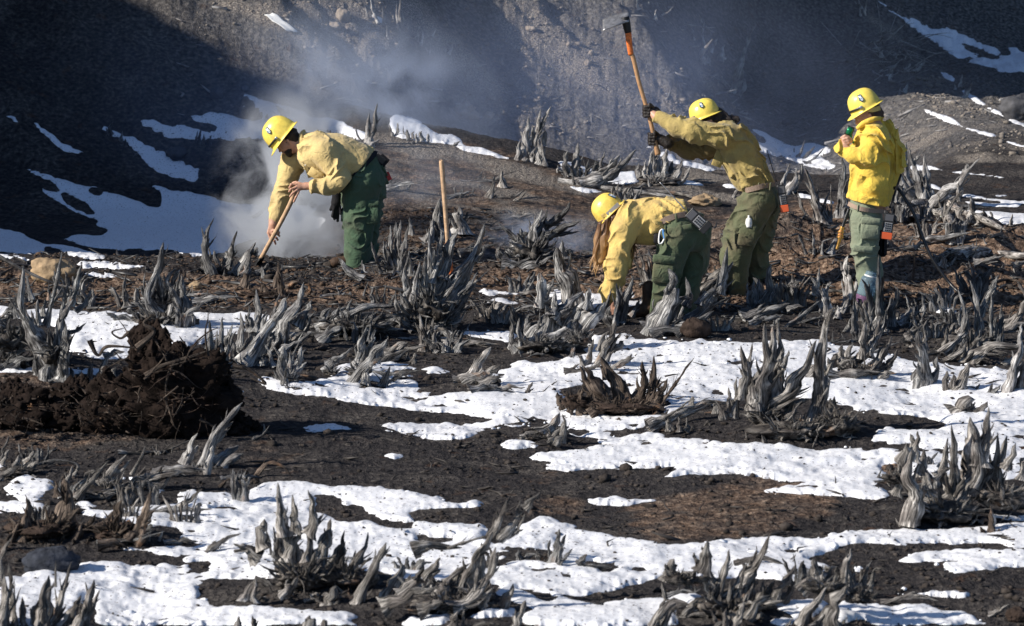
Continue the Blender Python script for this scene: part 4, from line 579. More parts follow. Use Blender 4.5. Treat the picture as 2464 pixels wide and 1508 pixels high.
def forked(P, r0, **k):                              # a prong with broken side spikes splitting off it
    parts = [prong(P, r0, **k)]; path = spline(P, 12); L = np.linalg.norm(np.diff(path, axis=0), axis=1).sum()
    for i in range(int(min(6, L / .07))):
        j = int(rng.integers(2, 9)); T = path[j + 1] - path[j]; T /= np.linalg.norm(T) + 1e-9; side = rng.normal(size=3); side -= T * (side @ T); side /= np.linalg.norm(side) + 1e-9; rl = r0 * (1 - j / 12) ** .75; l_ = L * rng.uniform(.16, .42) * (1 - j / 14); p0 = path[j] + side * rl * .3
        parts.append(prong([p0 - T * rl, p0 + T * l_ * .45 + side * (rl * .9 + l_ * .12), p0 + T * l_ + side * (rl * .9 + l_ * rng.uniform(.1, .5))], rl * rng.uniform(.22, .5), K=6, n=7, rough=1.3))
    VS = []; FS = []; UV = []; off = 0
    for v, F, uv in parts: VS.append(v); UV.append(uv); FS += [tuple(int(a) + off for a in f) for f in F]; off += len(v)
    return np.vstack(VS), FS, np.vstack(UV)
def lump(rx, ry, rz, seed, rough=.35, nu=20, nv=12):
    u = np.linspace(0, 2 * np.pi, nu, endpoint=False); v = np.linspace(0, np.pi, nv)
    Vv, Uu = np.meshgrid(v, u, indexing='ij'); D = np.stack([np.sin(Vv) * np.cos(Uu), np.sin(Vv) * np.sin(Uu), np.cos(Vv)], -1)
    n = fbm3(D * 1.6 + seed * 3.7, 2, seed) * rough + (1 - np.abs(fbm3(D * 3.4 + seed, 2, seed + 3))) * rough * .7 - rough * .4
    P = D * (1 + n)[..., None] * np.array([rx, ry, rz]); vs = P.reshape(-1, 3)
    i, j = np.meshgrid(np.arange(nv - 1), np.arange(nu), indexing='ij'); j2 = (j + 1) % nu
    F = np.stack([i * nu + j, (i + 1) * nu + j, (i + 1) * nu + j2, i * nu + j2], -1).reshape(-1, 4)
    uvs = np.stack([np.minimum(np.arange(nu), nu - np.arange(nu))[None].repeat(nv, 0).ravel() / nu * 2, (Vv / 3).ravel()], 1)
    return vs, [tuple(f) for f in F], uvs
def put(name, shape, mat, parent=None):
    vs, F, uv = shape; return link(name, mesh(vs, F, True, uv), parent, M[mat] if isinstance(mat, str) else mat)

for s in STUMPS:                                     # where each stands, and the swell of ash under it
    ox, oy, k = FR[s['fr']]; s['u'], s['v'] = ox + s['base'][0] * k, oy + s['base'][1] * k; g = ground(s['u'], s['v']); s['g'] = g
    ws = [abs(float(m.split(',')[2])) for m in s['mass'].split(';') if m]; s['wid'] = (max(ws) * k if ws else 10) * (g[1] + 35) / FPX
for s in STUMPS:
    h = s['mound'] if s['mound'] is not None else .035
    if h and s['wid'] > .08: MOUNDS.append((s['g'][0], s['g'][1], s['wid'] * 1.5, max(s['wid'] * 1.2, .3), h))
MOUNDS += [(-2.9, -5.2, 1.0, .9, .22), (-4.0, -5.4, 1.0, .7, .22), (-3.6, -6.6, 1.2, .5, .10)]
# ------------------------------------------------------------------ ground sheet and snow
def grid_axes():
    near = np.geomspace(3, 20.5, 26)[:-1]; v = np.arange(1620, 430, -2.6)
    a = PITCH + np.arctan((v - 754) / FPX); main = 4.9 / np.tan(a); main = main[(main > 20.5)]
    far = np.concatenate([np.arange(main[-1], 60, .06)[1:], np.arange(60, 80, .11)]); out = np.geomspace(80, 400, 26)[1:]
    d = np.concatenate([near, main, far, out])
    core = np.arange(-1290, 1291, 3.1) / FPX; side = np.tan(np.linspace(math.atan(1295 / FPX), R(62), 60)) 
    side = (1295 / FPX) + (side - side[0]); side = np.concatenate([np.linspace(.1285, .5, 70), np.geomspace(.51, 2, 14)])
    return d, np.concatenate([-side[::-1], core, side])
D_, TX = grid_axes(); DD, TT = np.meshgrid(D_, TX, indexing='ij')
GX = DD * TT; GY = DD - 35.0
GZ = Zfull(GX, GY); gu, gv = proj(GX, GY, GZ)
inside = (gu > -60) & (gu < 2524) & (gv > -90) & (gv < 1575)
edge_n = .7 * fbm2(GX * 2.2, GY * 3.2, 4, 61, .6) + .5 * fbm2(GX * 1.2, GY * .8, 2, 67)
sn = sample(s_soft, gu, gv)
wild = .5 + .55 * fbm2(GX * .35, GY * .22, 3, 71) - .1 - .5 * np.exp(-((GY - 1) / 2.0) ** 2)
fade = np.clip(np.maximum(np.maximum(-gu, gu - 2464) / 60, np.maximum(gv - 1510, -gv + 0) / 60), 0, 1)
sn = lerp(sn, np.clip(wild, 0, 1), fade)
pres = np.clip((sn - .5) * 2, -1, 1) + .32 + .12 * sstep(-5, -8, GY) + (.42 - .27 * sstep(1, 4, GY)) * edge_n + (.22 * vnoise2(GX * 26, GY * 21, 69) + .34 * vnoise2(GX * 6, GY * 11, 70) + .22 * vnoise2(GX * 13, GY * 19, 72)) * sstep(6, 0, GY) + .12 * vnoise2(GX * 9, GY * 9, 64)
pres = pres + .30 * vnoise2((GX + GY * .5) * 1.2, (GY - GX * .35) * 4, 73) * sstep(2, 6, GY) - .6 * sstep(.1, .6, vnoise2((GX + GY * .5) * 1.6 + 7, (GY - GX * .35) * 3.2, 75) * (1 - sn * .35)) * sstep(4, 7, GY) - .5 * sstep(.35, .85, vnoise2(GX * 3.5, GY * 7, 76) + .3 * vnoise2(GX * 9, GY * 15, 77)) * sstep(6, 0, GY) - .42 * sstep(.34, .75, fbm2(GX * 1.5, GY * 2.6, 4, 74)) * sstep(6, 0, GY)
pres = np.where(sn < .04, -1, np.where((sn > .97) & (GY > 4), np.maximum(pres, .37 + .3 * edge_n + .2 * vnoise2(GX * 6, GY * 11, 70)), pres))
br = sample(m_brown, gu, gv) * (1 - fade); tn = sample(m_tan, gu, gv) * (1 - fade); _a = GX * .66 + GY * .75; _b = -GX * .75 + GY * .66; tn = tn * (.45 + .55 * sstep(-.35, .45, vnoise2(_a * 2.4, _b * .5, 91) + .6 * vnoise2(_a * 6, _b * 1.4, 92) + .3 * vnoise2(_a * 14, _b * 6, 93)))  # darker streaks painted into the tan, as shade across the sunlit gravel
ny, nx = GX.shape
I, J = np.meshgrid(np.arange(ny - 1), np.arange(nx - 1), indexing='ij'); Q = np.stack([I * nx + J, I * nx + J + 1, (I + 1) * nx + J + 1, (I + 1) * nx + J], -1).reshape(-1, 4)
V = np.stack([GX, GY, GZ], -1).reshape(-1, 3)
me = np_mesh(V, Q, True, {'brown': br.ravel(), 'tan': tn.ravel(), 'slope': (sstep(8.5, 12, GY + .6 * vnoise2(GX, GY, 5)) * sstep(-6, -2, GX)).ravel()})
def soil_mat():
    m, n, l, b = new_mat('burned_soil'); tc = N(n, 'ShaderNodeTexCoord')
    def noise(sc, det=6, dist=0):
        t = N(n, 'ShaderNodeTexNoise'); t.inputs['Scale'].default_value = sc; t.inputs['Detail'].default_value = det; t.inputs['Distortion'].default_value = dist; l.new(tc.outputs['Object'], t.inputs['Vector']); return t
    def mix(f, a, c):
        x = N(n, 'ShaderNodeMix', data_type='RGBA'); 
        if isinstance(f, float): x.inputs[0].default_value = f
        else: l.new(f, x.inputs[0])
        l.new(a, x.inputs[6]) if not isinstance(a, tuple) else setattr(x.inputs[6], 'default_value', (*a, 1)); l.new(c, x.inputs[7]) if not isinstance(c, tuple) else setattr(x.inputs[7], 'default_value', (*c, 1)); return x.outputs[2]
    n1 = noise(1.7); n2 = noise(22, 8); n3 = noise(70, 4); n4 = noise(5, 5)
    ash = ramp(n, [(.3, (.016, .015, .017)), (.5, (.034, .031, .032)), (.66, (.062, .055, .052)), (.8, (.12, .105, .09))]); l.new(n2.outputs['Fac'], ash.inputs[0])
    brn = ramp(n, [(.3, (.040, .027, .02)), (.5, (.155, .102, .072)), (.68, (.36, .265, .195))]); l.new(n2.outputs['Fac'], brn.inputs[0])
    tan = ramp(n, [(.3, (.05, .044, .04)), (.48, (.15, .13, .115)), (.62, (.38, .34, .29)), (.8, (.54, .49, .42))]); l.new(n3.outputs['Fac'], tan.inputs[0])
    rust = ramp(n, [(.62, (0, 0, 0)), (.72, (.5, .5, .5))]); l.new(n4.outputs['Fac'], rust.inputs[0])
    ab = N(n, 'ShaderNodeAttribute', attribute_name='brown'); at = N(n, 'ShaderNodeAttribute', attribute_name='tan')
    def gate(a, t, lo, hi):
        ad = N(n, 'ShaderNodeMath', operation='ADD'); l.new(a, ad.inputs[0]); l.new(t, ad.inputs[1])
        mr = N(n, 'ShaderNodeMapRange'); mr.interpolation_type = 'SMOOTHSTEP'; mr.inputs['From Min'].default_value = lo; mr.inputs['From Max'].default_value = hi; l.new(ad.outputs[0], mr.inputs['Value']); return mr.outputs[0]
    grey = ramp(n, [(.3, (.045, .043, .042)), (.5, (.11, .103, .098)), (.7, (.22, .205, .19))]); l.new(n2.outputs['Fac'], grey.inputs[0]); asl = N(n, 'ShaderNodeAttribute', attribute_name='slope')
    wash = ramp(n, [(.50, (0, 0, 0)), (.62, (.55, .55, .55))]); l.new(n1.outputs['Fac'], wash.inputs[0]); dusty = ramp(n, [(.3, (.03, .027, .026)), (.55, (.085, .076, .070)), (.72, (.19, .17, .15))]); l.new(n2.outputs['Fac'], dusty.inputs[0]); ashx = mix(wash.outputs[0], ash.outputs[0], dusty.outputs[0])
    c0 = mix(asl.outputs['Fac'], ashx, grey.outputs[0])
    c = mix(rust.outputs[0], c0, (.075, .036, .018))
    c = mix(gate(ab.outputs['Fac'], n4.outputs['Fac'], .62, 1.15), c, brn.outputs[0])
    c = mix(gate(at.outputs['Fac'], n1.outputs['Fac'], .75, 1.25), c, tan.outputs[0])
    l.new(c, b.inputs['Base Color']); b.inputs['Roughness'].default_value = .95; b.inputs['Specular IOR Level'].default_value = .12
    ad = N(n, 'ShaderNodeMath', operation='MULTIPLY_ADD'); l.new(n2.outputs['Fac'], ad.inputs[0]); ad.inputs[1].default_value = 1.6; l.new(n3.outputs['Fac'], ad.inputs[2])
    bp = N(n, 'ShaderNodeBump'); bp.inputs['Strength'].default_value = 1; bp.inputs['Distance'].default_value = .022; l.new(ad.outputs[0], bp.inputs['Height']); l.new(bp.outputs[0], b.inputs['Normal'])
    return m
M['soil'] = soil_mat()
tag(link('ground', me, None, M['soil']), 'black ash and brown soil rising into a burned hillside', kind='structure')

def snow_mat():
    m, n, l, b = new_mat('snow'); tc = N(n, 'ShaderNodeTexCoord'); t = N(n, 'ShaderNodeTexNoise'); t.inputs['Scale'].default_value = 14; t.inputs['Detail'].default_value = 8; l.new(tc.outputs['Object'], t.inputs['Vector'])
    t2 = N(n, 'ShaderNodeTexNoise'); t2.inputs['Scale'].default_value = 2.2; t2.inputs['Detail'].default_value = 8; l.new(tc.outputs['Object'], t2.inputs['Vector'])
    at = N(n, 'ShaderNodeAttribute', attribute_name='thin'); ad = N(n, 'ShaderNodeMath', operation='MULTIPLY'); l.new(at.outputs['Fac'], ad.inputs[0]); l.new(t2.outputs['Fac'], ad.inputs[1])
    r = ramp(n, [(0, (.77, .78, .81)), (.30, (.60, .60, .62)), (.62, (.32, .31, .31))]); l.new(ad.outputs[0], r.inputs[0]); t3 = N(n, 'ShaderNodeTexNoise'); t3.inputs['Scale'].default_value = 55; t3.inputs['Detail'].default_value = 3; l.new(tc.outputs['Object'], t3.inputs['Vector']); a3 = N(n, 'ShaderNodeMath', operation='MULTIPLY_ADD'); l.new(at.outputs['Fac'], a3.inputs[0]); a3.inputs[1].default_value = .16; l.new(t3.outputs['Fac'], a3.inputs[2])
    rs = ramp(n, [(.60, (0, 0, 0)), (.69, (.85, .85, .85))]); l.new(a3.outputs[0], rs.inputs[0]); mx = N(n, 'ShaderNodeMix', data_type='RGBA'); l.new(rs.outputs[0], mx.inputs[0]); l.new(r.outputs[0], mx.inputs[6]); mx.inputs[7].default_value = (.16, .14, .13, 1); l.new(mx.outputs[2], b.inputs['Base Color'])
    b.inputs['Roughness'].default_value = .55; b.inputs['Specular IOR Level'].default_value = .3
    bp = N(n, 'ShaderNodeBump'); bp.inputs['Strength'].default_value = .5; bp.inputs['Distance'].default_value = .014; l.new(t.outputs['Fac'], bp.inputs['Height']); l.new(bp.outputs[0], b.inputs['Normal'])
    return m
th = np.clip(pres, -.6, 1); near_w = sstep(9, -2, GY)
body = np.clip((pres + .15) / 1.5, 0, 1) * .034 - .003
chunk = sstep(-.1, .5, fbm2(GX * 1.1, GY * .8, 3, 88)); lumps = (.25 + .75 * chunk) * .72 * (.022 * np.maximum(vnoise2(GX * 5, GY * 3.2, 81), -.2) + .014 * vnoise2(GX * 11, GY * 7, 82) + .004 * vnoise2(GX * 24, GY * 17, 83)) * (.25 + .75 * near_w) * sstep(0, .4, pres)
ZS0 = Zbase(GX, GY); base_s = lerp(GZ, ZS0, .55 * sstep(.2, .9, pres) * sstep(9, 4, GY))
ZS = np.where(pres > -.15, base_s - .012 + body + lumps + np.minimum(pres, 0) * .25, GZ - .08)
ok = (pres > -.14); qk = ok.ravel()[Q].any(1) & (np.abs(GX).ravel()[Q[:, 0]] < 30) & (GY.ravel()[Q[:, 0]] < 45)
QS = Q[qk]; used = np.unique(QS); remap = np.zeros(ny * nx, np.int64); remap[used] = np.arange(len(used))
VS = np.stack([GX, GY, ZS], -1).reshape(-1, 3)[used]
me = np_mesh(VS, remap[QS], True, {'thin': (1 - sstep(-.05, .5, pres)).ravel()[used]})
tag(link('snow', me, None, snow_mat()), 'melting patches of old snow over the burned ground', kind='stuff')
print('verts', GX.size); print('grid', GX.shape, 'snow quads', len(QS), round(time.time() - T0, 1))
def Zlook(x, y):                                     # from here on heights are read off the finished ground sheet
    d = np.clip(np.asarray(y, float) + 35, D_[0], D_[-1] - 1e-6); t = np.clip(np.asarray(x, float) / d, TX[0], TX[-1] - 1e-9)
    i = np.clip(np.searchsorted(D_, d) - 1, 0, len(D_) - 2); j = np.clip(np.searchsorted(TX, t) - 1, 0, len(TX) - 2); fi = (d - D_[i]) / (D_[i + 1] - D_[i]); fj = (t - TX[j]) / (TX[j + 1] - TX[j])
    return (GZ[i, j] * (1 - fj) + GZ[i, j + 1] * fj) * (1 - fi) + (GZ[i + 1, j] * (1 - fj) + GZ[i + 1, j + 1] * fj) * fi
Zfull = Zlook
ZTOP = np.maximum(GZ, np.where(pres > -.1, ZS, GZ))
def Ztop(x, y):
    global GZ; keep = GZ; GZ = ZTOP; z = Zlook(x, y); GZ = keep; return z
# ------------------------------------------------------------------ build every stump: crown, prongs, low roots
def burst(c, rx, ry, rz, n):                          # broken splinters and root ends standing out of a crown
    out = []
    for i in range(n):
        a = rng.uniform(0, 6.28); e = rng.uniform(-.1, 1.2); d = np.array([math.cos(a) * math.cos(e), -abs(math.sin(a)) * math.cos(e) if rng.random() < .75 else math.sin(a) * math.cos(e), math.sin(e)])
        p = c + d * np.array([rx * .75, ry * .7, rz * .6]) * rng.uniform(.6, 1); L = min(rz, .24) * rng.uniform(.4, 1.0) * (1 + rng.random() ** 3) + .02; g = d * np.array([1, 1, .5]) + np.array([0, 0, .9 * rng.random()]) + rng.normal(size=3) * .25; g /= np.linalg.norm(g)
        out.append(prong([p - g * L * .3, p + g * L * .4 + rng.normal(size=3) * L * .08, p + g * L], L * rng.uniform(.05, .14), K=7, n=7, rough=1.3))
    return out
def build_stump(s):
    ox, oy, k = FR[s['fr']]; g = ground(s['u'], s['v']); by = g[1]; mpp = (by + 35) / FPX / math.cos(PITCH) ; grp = s['group']
    gzb = gz(g[0], by)
    root = thing(s['name'], s['label'], s['cat'], (g[0], by, gzb), grp); org = np.array([g[0], by, gzb])
    small = s['name'] in ('dead_twigs', 'dead_twig', 'charred_snag', 'dead_sapling'); far = by > 8
    splint = []; mat = s['mat']; pname = 'twig' if small else 'prong'
    for m in [m for m in s['mass'].split(';') if m]:
        x, y, rx, ry = [float(a) for a in m.split(',')]; c = W(ox + x * k, oy + y * k, by + rng.uniform(.0, .12)); rx *= k * mpp; ry *= k * mpp
        dp = min(max(rx * .7, ry), .45); sh = lump(rx * .72, dp * .7, ry * .62, int(rng.integers(999)), .5, 36, 20); sh = (sh[0] + (c - org), sh[1], sh[2]); splint = splint + burst(c - org, rx, dp, ry, int(14 + 95 * min(rx * 2, 1.2)))
        put('root_crown', sh, s['soil'] if s['mat'] in ('brown',) or (ry < .16 * rx) else 'crown', root)
    for pr in s['prongs'].split(';'):
        w, xy = pr.split(':'); w = float(w) * k * mpp / 2; a = [float(q) for q in xy.split(',')]; n = len(a) // 2
        lift = (s['v'] - (oy + a[1] * k)); dy0 = float(np.clip(lift * .02, -.22, .22)) * .8 + rng.uniform(-.04, .04)
        Lpx = math.hypot(a[-2] - a[0], a[-1] - a[1]) * k * mpp; dy1 = rng.uniform(-.32, .32) * min(Lpx, .6)
        if small: dy0 = 0
        P = []
        for i in range(n):
            f = i / max(n - 1, 1); P.append(W(ox + a[2 * i] * k, oy + a[2 * i + 1] * k, by + dy0 + dy1 * f))
        P = np.array(P) - org
        if small:                                     # each twig starts in the slope where it stands
            g0 = ground(ox + a[0] * k, oy + a[1] * k) - org; P[:, 1] += 0; P = P + (g0 - P[0]) * np.array([1, 1, 1])
        P[0] = P[0] - (P[1] - P[0]) * .08
        w = w * 1.35 if small and mat == 'bone' else w; K = 6 if w < .008 else 8 if w < .02 else 11
        put(pname, (forked if w > .012 and not small else prong)(P, w * .92, K=K, power=.68 if w > .02 else .55, rough=1.15 if w > .012 else .6, tip=.04), mat, root)
    if s['extra']:
        n, sp, ln = s['extra']; sp *= k * mpp; ln *= k * mpp
        for i in range(n):
            x = rng.uniform(-.5, .5) * sp; y = rng.uniform(-.22, .22) * min(sp, 1.0); z = gz(org[0] + x, org[1] + y) - org[2] - .02
            l_ = ln * rng.uniform(.35, 1.0); lean = np.clip(x / (sp * .5 + 1e-6) * .7 + rng.normal() * .35, -1.2, 1.2)
            d = np.array([math.sin(lean), rng.normal() * .3, math.cos(lean)]); d /= np.linalg.norm(d)
            p0 = np.array([x, y, z]); bend = np.array([rng.normal() * .15, rng.normal() * .15, .25]) * l_
            put(pname, prong([p0, p0 + d * l_ * .5 - bend * .3 * np.array([1, 1, .2]), p0 + d * l_ + bend * .3], max(l_ * rng.uniform(.07, .15), .006), K=8), mat, root)
        for i in range(max(2, n // 2)):
            if far or small: break
            x = rng.uniform(-.4, .4) * sp; y = rng.uniform(-.25, .1) * min(sp, 1.0); az = rng.uniform(0, 6.28); l_ = ln * rng.uniform(.8, 2.0); p = []
            for f in np.linspace(0, 1, 4):
                xx = x + math.cos(az) * l_ * f; yy = y + math.sin(az) * l_ * f * .7; p.append([xx, yy, gz(org[0] + xx, org[1] + yy) - org[2] + .03 * math.sin(f * 5) * (1 - f) + .005])
            put('root', prong(np.array(p), max(ln * .12, .008), K=8, rough=1.2), mat if mat != 'black' else 'char', root)
    if splint:
        VS = []; FS = []; UV = []; off = 0
        for v, F, uv in splint: VS.append(v); UV.append(uv); FS += [tuple(int(a) + off for a in f) for f in F]; off += len(v)
        o = put('splinters', (np.vstack(VS), FS, np.vstack(UV)), mat, root); o['kind'] = 'stuff'
    return root
for s in STUMPS: build_stump(s)
print('stumps', len(STUMPS), round(time.time() - T0, 1))
# ------------------------------------------------------------------ modelling people: smooth-blended tapered limbs meshed into one skin
class Fig:
    """sight-line frame of one figure: crop coordinates plus depth offset -> metres relative to the figure's origin"""
    def __init__(s, fr, y, ref):
        s.ox, s.oy, s.k = FR[fr]; s.y = y; s.org = s.raw(*ref, 0); s.org = np.array([s.org[0], y, gz(s.org[0], y)]); s.m = s.k * (y + 35) / FPX
    def raw(s, x, y, dy=0): return W(s.ox + x * s.k, s.oy + y * s.k, s.y) + np.array([0, dy, 0])
    def P(s, x, y, dy=0): return s.raw(x, y, dy) - s.org
    def vec(s, dx, dy): return np.array([dx, 0, -dy]) * 1.0
class Blend:
    def __init__(s, vox): s.p = []; s.cuts = []; s.vox = vox
    def cap(s, a, ra, b, rb, k=.03, sy=1.0, ax=(0, 1, 0)): s.p.append(('c', np.array(a, float), ra, np.array(b, float), rb, k, sy, np.array(ax, float), 1)); return s
    def ball(s, a, r, k=.03, sy=1.0, ax=(0, 1, 0)): return s.cap(a, r, np.array(a) + 1e-4, r, k, sy, ax)
    def carve(s, a, ra, b, rb, k=.02, sy=1.0): s.p.append(('c', np.array(a, float), ra, np.array(b, float), rb, k, sy, np.array((0, 1, 0.)), -1)); return s
    def cut(s, p, n): s.cuts.append((np.array(p, float), np.array(n, float) / np.linalg.norm(n))); return s
    def build(s, wrinkle=None, seed=0, hollow=0):
        lo = np.min([np.minimum(q[1] - q[2] * max(1, q[6]), q[3] - q[4] * max(1, q[6])) for q in s.p if q[8] > 0], 0) - .04
        hi = np.max([np.maximum(q[1] + q[2] * max(1, q[6]), q[3] + q[4] * max(1, q[6])) for q in s.p if q[8] > 0], 0) + .04
        n = np.ceil((hi - lo) / s.vox).astype(int) + 1; D = np.full(n, .2, np.float32); axs = [lo[i] + np.arange(n[i]) * s.vox for i in range(3)]
        for _, a, ra, b, rb, k, sy, ax, sg in s.p:
            rm = max(ra, rb) * max(1, sy) + k + .035; l_ = np.minimum(a, b) - rm; h_ = np.maximum(a, b) + rm
            i0 = np.clip(((l_ - lo) / s.vox).astype(int), 0, n - 1); i1 = np.clip(np.ceil((h_ - lo) / s.vox).astype(int) + 1, 1, n)
            X, Y, Z = np.meshgrid(axs[0][i0[0]:i1[0]], axs[1][i0[1]:i1[1]], axs[2][i0[2]:i1[2]], indexing='ij')
            p = np.stack([X, Y, Z], -1).astype(np.float32) - a.astype(np.float32); ba = b - a
            if sy != 1.0: p = p + (p @ ax.astype(np.float32))[..., None] * (1 / sy - 1) * ax.astype(np.float32); ba = ba + ax * np.dot(ba, ax) * (1 / sy - 1)
            ba = ba.astype(np.float32); t = np.clip((p @ ba) / max(float(ba @ ba), 1e-9), 0, 1); d = np.linalg.norm(p - t[..., None] * ba, axis=-1) - (ra + (rb - ra) * t)
            sl = tuple(slice(i0[i], i1[i]) for i in range(3)); o = D[sl]
            if sg > 0: h = np.clip(.5 + .5 * (o - d) / k, 0, 1); D[sl] = o * (1 - h) + d * h - k * h * (1 - h)
            else: h = np.clip(.5 - .5 * (o + d) / k, 0, 1); D[sl] = o * (1 - h) - d * h + k * h * (1 - h)
        X, Y, Z = np.meshgrid(*axs, indexing='ij'); 
        if wrinkle is not None:
            near = np.abs(D) < .035; P = np.stack([X[near], Y[near], Z[near]], -1); D[near] += wrinkle(P, seed)
        for p, nn in s.cuts: D = np.maximum(D, (X - p[0]) * nn[0] + (Y - p[1]) * nn[1] + (Z - p[2]) * nn[2])
        g = openvdb.FloatGrid(background=.2); g.copyFromArray(np.ascontiguousarray(D, np.float32)); v, q = g.convertToQuads(isovalue=0.0)
        return np.asarray(v) * s.vox + lo, np.asarray(q)
def cloth_folds(amp=1.0, dirn=(1, 0, -1)):
    e = np.array(dirn, float) / np.linalg.norm(dirn)
    def f(P, seed):
        w = fbm3(P * 3.2, 2, seed) ; s = (P @ e) * 13 + w * 3.2 + vnoise3(*(P * 7).T, seed + 4) * 1.4
        r = 1 - np.abs((s % 2) - 1); m = sstep(-.25, .5, fbm3(P * 5.5 + 9, 2, seed + 7))
        s2 = (P @ np.array([e[2], 0, -e[0]])) * 9 + w * 4 + vnoise3(*(P * 5).T, seed + 14) * 2; r2 = 1 - np.abs((s2 % 2) - 1); m2 = sstep(.0, .6, fbm3(P * 4.5 + 3, 2, seed + 17))
        return -amp * (.026 * (r ** 3.2 - .25) * m + .022 * (r2 ** 3.5 - .22) * m2 + .003 * fbm3(P * 7, 2, seed + 2) + .0018 * fbm3(P * 26, 2, seed + 3))
    return f
def skin(name, B, mat, parent, wr=None, seed=0, label=None):
    v, q = B.build(wr, seed); me = np_mesh(v, q[:, ::-1], True); o = link(name, me, parent, mat)
    if label: o['label'] = label
    return o
def fabric(name, col, dirt=(.2, .15, .1), amt=.35, var=.18, rough=.85):
    m, n, l, b = new_mat(name); tc = N(n, 'ShaderNodeTexCoord')
    t = N(n, 'ShaderNodeTexNoise'); t.inputs['Scale'].default_value = 5; t.inputs['Detail'].default_value = 9; t.inputs['Roughness'].default_value = .65; l.new(tc.outputs['Object'], t.inputs['Vector'])
    w = N(n, 'ShaderNodeTexNoise'); w.inputs['Scale'].default_value = 240; w.inputs['Detail'].default_value = 2; l.new(tc.outputs['Object'], w.inputs['Vector'])
    lo = [c * (1 - var) for c in col]; r = ramp(n, [(.35, lo), (.6, col)]); l.new(w.outputs['Fac'], r.inputs[0])
    r2 = ramp(n, [(.46, (0, 0, 0)), (.66, (amt,) * 3)]); l.new(t.outputs['Fac'], r2.inputs[0])
    x = N(n, 'ShaderNodeMix', data_type='RGBA'); l.new(r2.outputs[0], x.inputs[0]); l.new(r.outputs[0], x.inputs[6]); x.inputs[7].default_value = (*dirt, 1); l.new(x.outputs[2], b.inputs['Base Color'])
    b.inputs['Roughness'].default_value = rough; b.inputs['Specular IOR Level'].default_value = .2; b.inputs['Sheen Weight'].default_value = .15
    f = N(n, 'ShaderNodeTexNoise'); f.inputs['Scale'].default_value = 11; f.inputs['Detail'].default_value = 3; f.inputs['Roughness'].default_value = .4; f.inputs['Distortion'].default_value = 2.4; l.new(tc.outputs['Object'], f.inputs['Vector'])
    bp = N(n, 'ShaderNodeBump'); bp.inputs['Strength'].default_value = .55; bp.inputs['Distance'].default_value = .02; l.new(f.outputs['Fac'], bp.inputs['Height']); l.new(bp.outputs[0], b.inputs['Normal'])
    return m
M['shirt_pale'] = fabric('faded_yellow_cloth', (.66, .50, .22), (.34, .26, .14), .6)
M['shirt_yellow'] = fabric('worn_yellow_cloth', (.70, .50, .16), (.38, .26, .12), .55)
M['shirt_olive'] = fabric('soot_stained_yellow_cloth', (.43, .33, .12), (.20, .15, .075), .7)
M['shirt_olive_dark'] = fabric('darker_sleeve_cloth', (.20, .15, .065), (.09, .065, .035), .6)  # darker tone of the olive shirt cloth, used on the far sleeve
M['jacket'] = fabric('bright_yellow_cloth', (.80, .55, .085), (.50, .35, .09), .45)
M['green'] = fabric('dark_green_cloth', (.060, .108, .064), (.11, .10, .07), .4)
M['green2'] = fabric('worn_green_cloth', (.082, .11, .062), (.16, .13, .08), .5)
M['green3'] = fabric('dusty_olive_cloth', (.11, .12, .065), (.18, .14, .09), .6)
M['green4'] = fabric('pale_grey_green_cloth', (.20, .235, .165), (.24, .22, .16), .4)
M['skin'] = plain('skin', (.52, .29, .20), .5, 0, .12, 30, .2, .4)
M['skin'].node_tree.nodes['Principled BSDF'].inputs['Subsurface Weight'].default_value = .05
M['helmet'] = plain('yellow_helmet_plastic', (.86, .66, .12), .3, 0, .16, 26, .12, .5)
M['helmet2'] = plain('older_yellow_helmet_plastic', (.82, .60, .12), .36, 0, .2, 26, .15, .5)
M['black_plastic'] = plain('black_plastic', (.02, .02, .022), .35)
M['black_cloth'] = plain('black_cloth', (.015, .015, .018), .8, 0, .3, 60, .4, .2)
M['glove'] = plain('dark_leather', (.022, .017, .015), .5, 0, .4, 40, .6, .4)
M['hair_dark'] = plain('dark_hair', (.018, .012, .010), .5, 0, .5, 120, .6, .4)
M['hair_brown'] = plain('brown_hair', (.07, .035, .02), .5, 0, .5, 120, .6, .4)
M['web'] = plain('tan_webbing', (.30, .22, .17), .8, 0, .15, 90, .3, .2)
M['white'] = plain('white_plastic', (.8, .8, .78), .4)
M['orange'] = plain('orange_plastic', (.70, .12, .04), .4)
M['red'] = plain('red_plastic', (.55, .03, .03), .4)
M['metal'] = plain('bare_steel', (.55, .55, .56), .35, .9, .15, 30)
M['copper'] = plain('copper_fitting', (.72, .30, .12), .35, .7, .2, 30)
M['brass'] = plain('brass', (.75, .42, .12), .3, .9, .15, 30)
M['grey_plastic'] = plain('grey_plastic', (.10, .10, .11), .4)
M['handle'] = plain('varnished_ash_handle', (.42, .24, .12), .4, 0, .25, 25, .2, .5)
M['handle2'] = plain('pale_wooden_handle', (.50, .33, .20), .45, 0, .3, 25, .15, .5)
M['orange_paint'] = plain('chipped_orange_paint', (.62, .15, .03), .5, 0, .5, 45, .3, .4)
M['black_iron'] = plain('black_iron', (.012, .012, .013), .4, .4, .3, 40, .4)
M['blade'] = plain('scraped_steel', (.28, .28, .29), .42, .6, .35, 35, .3)
M['leather'] = plain('brown_boot_leather', (.06, .035, .022), .7, 0, .4, 30, .5, .3)
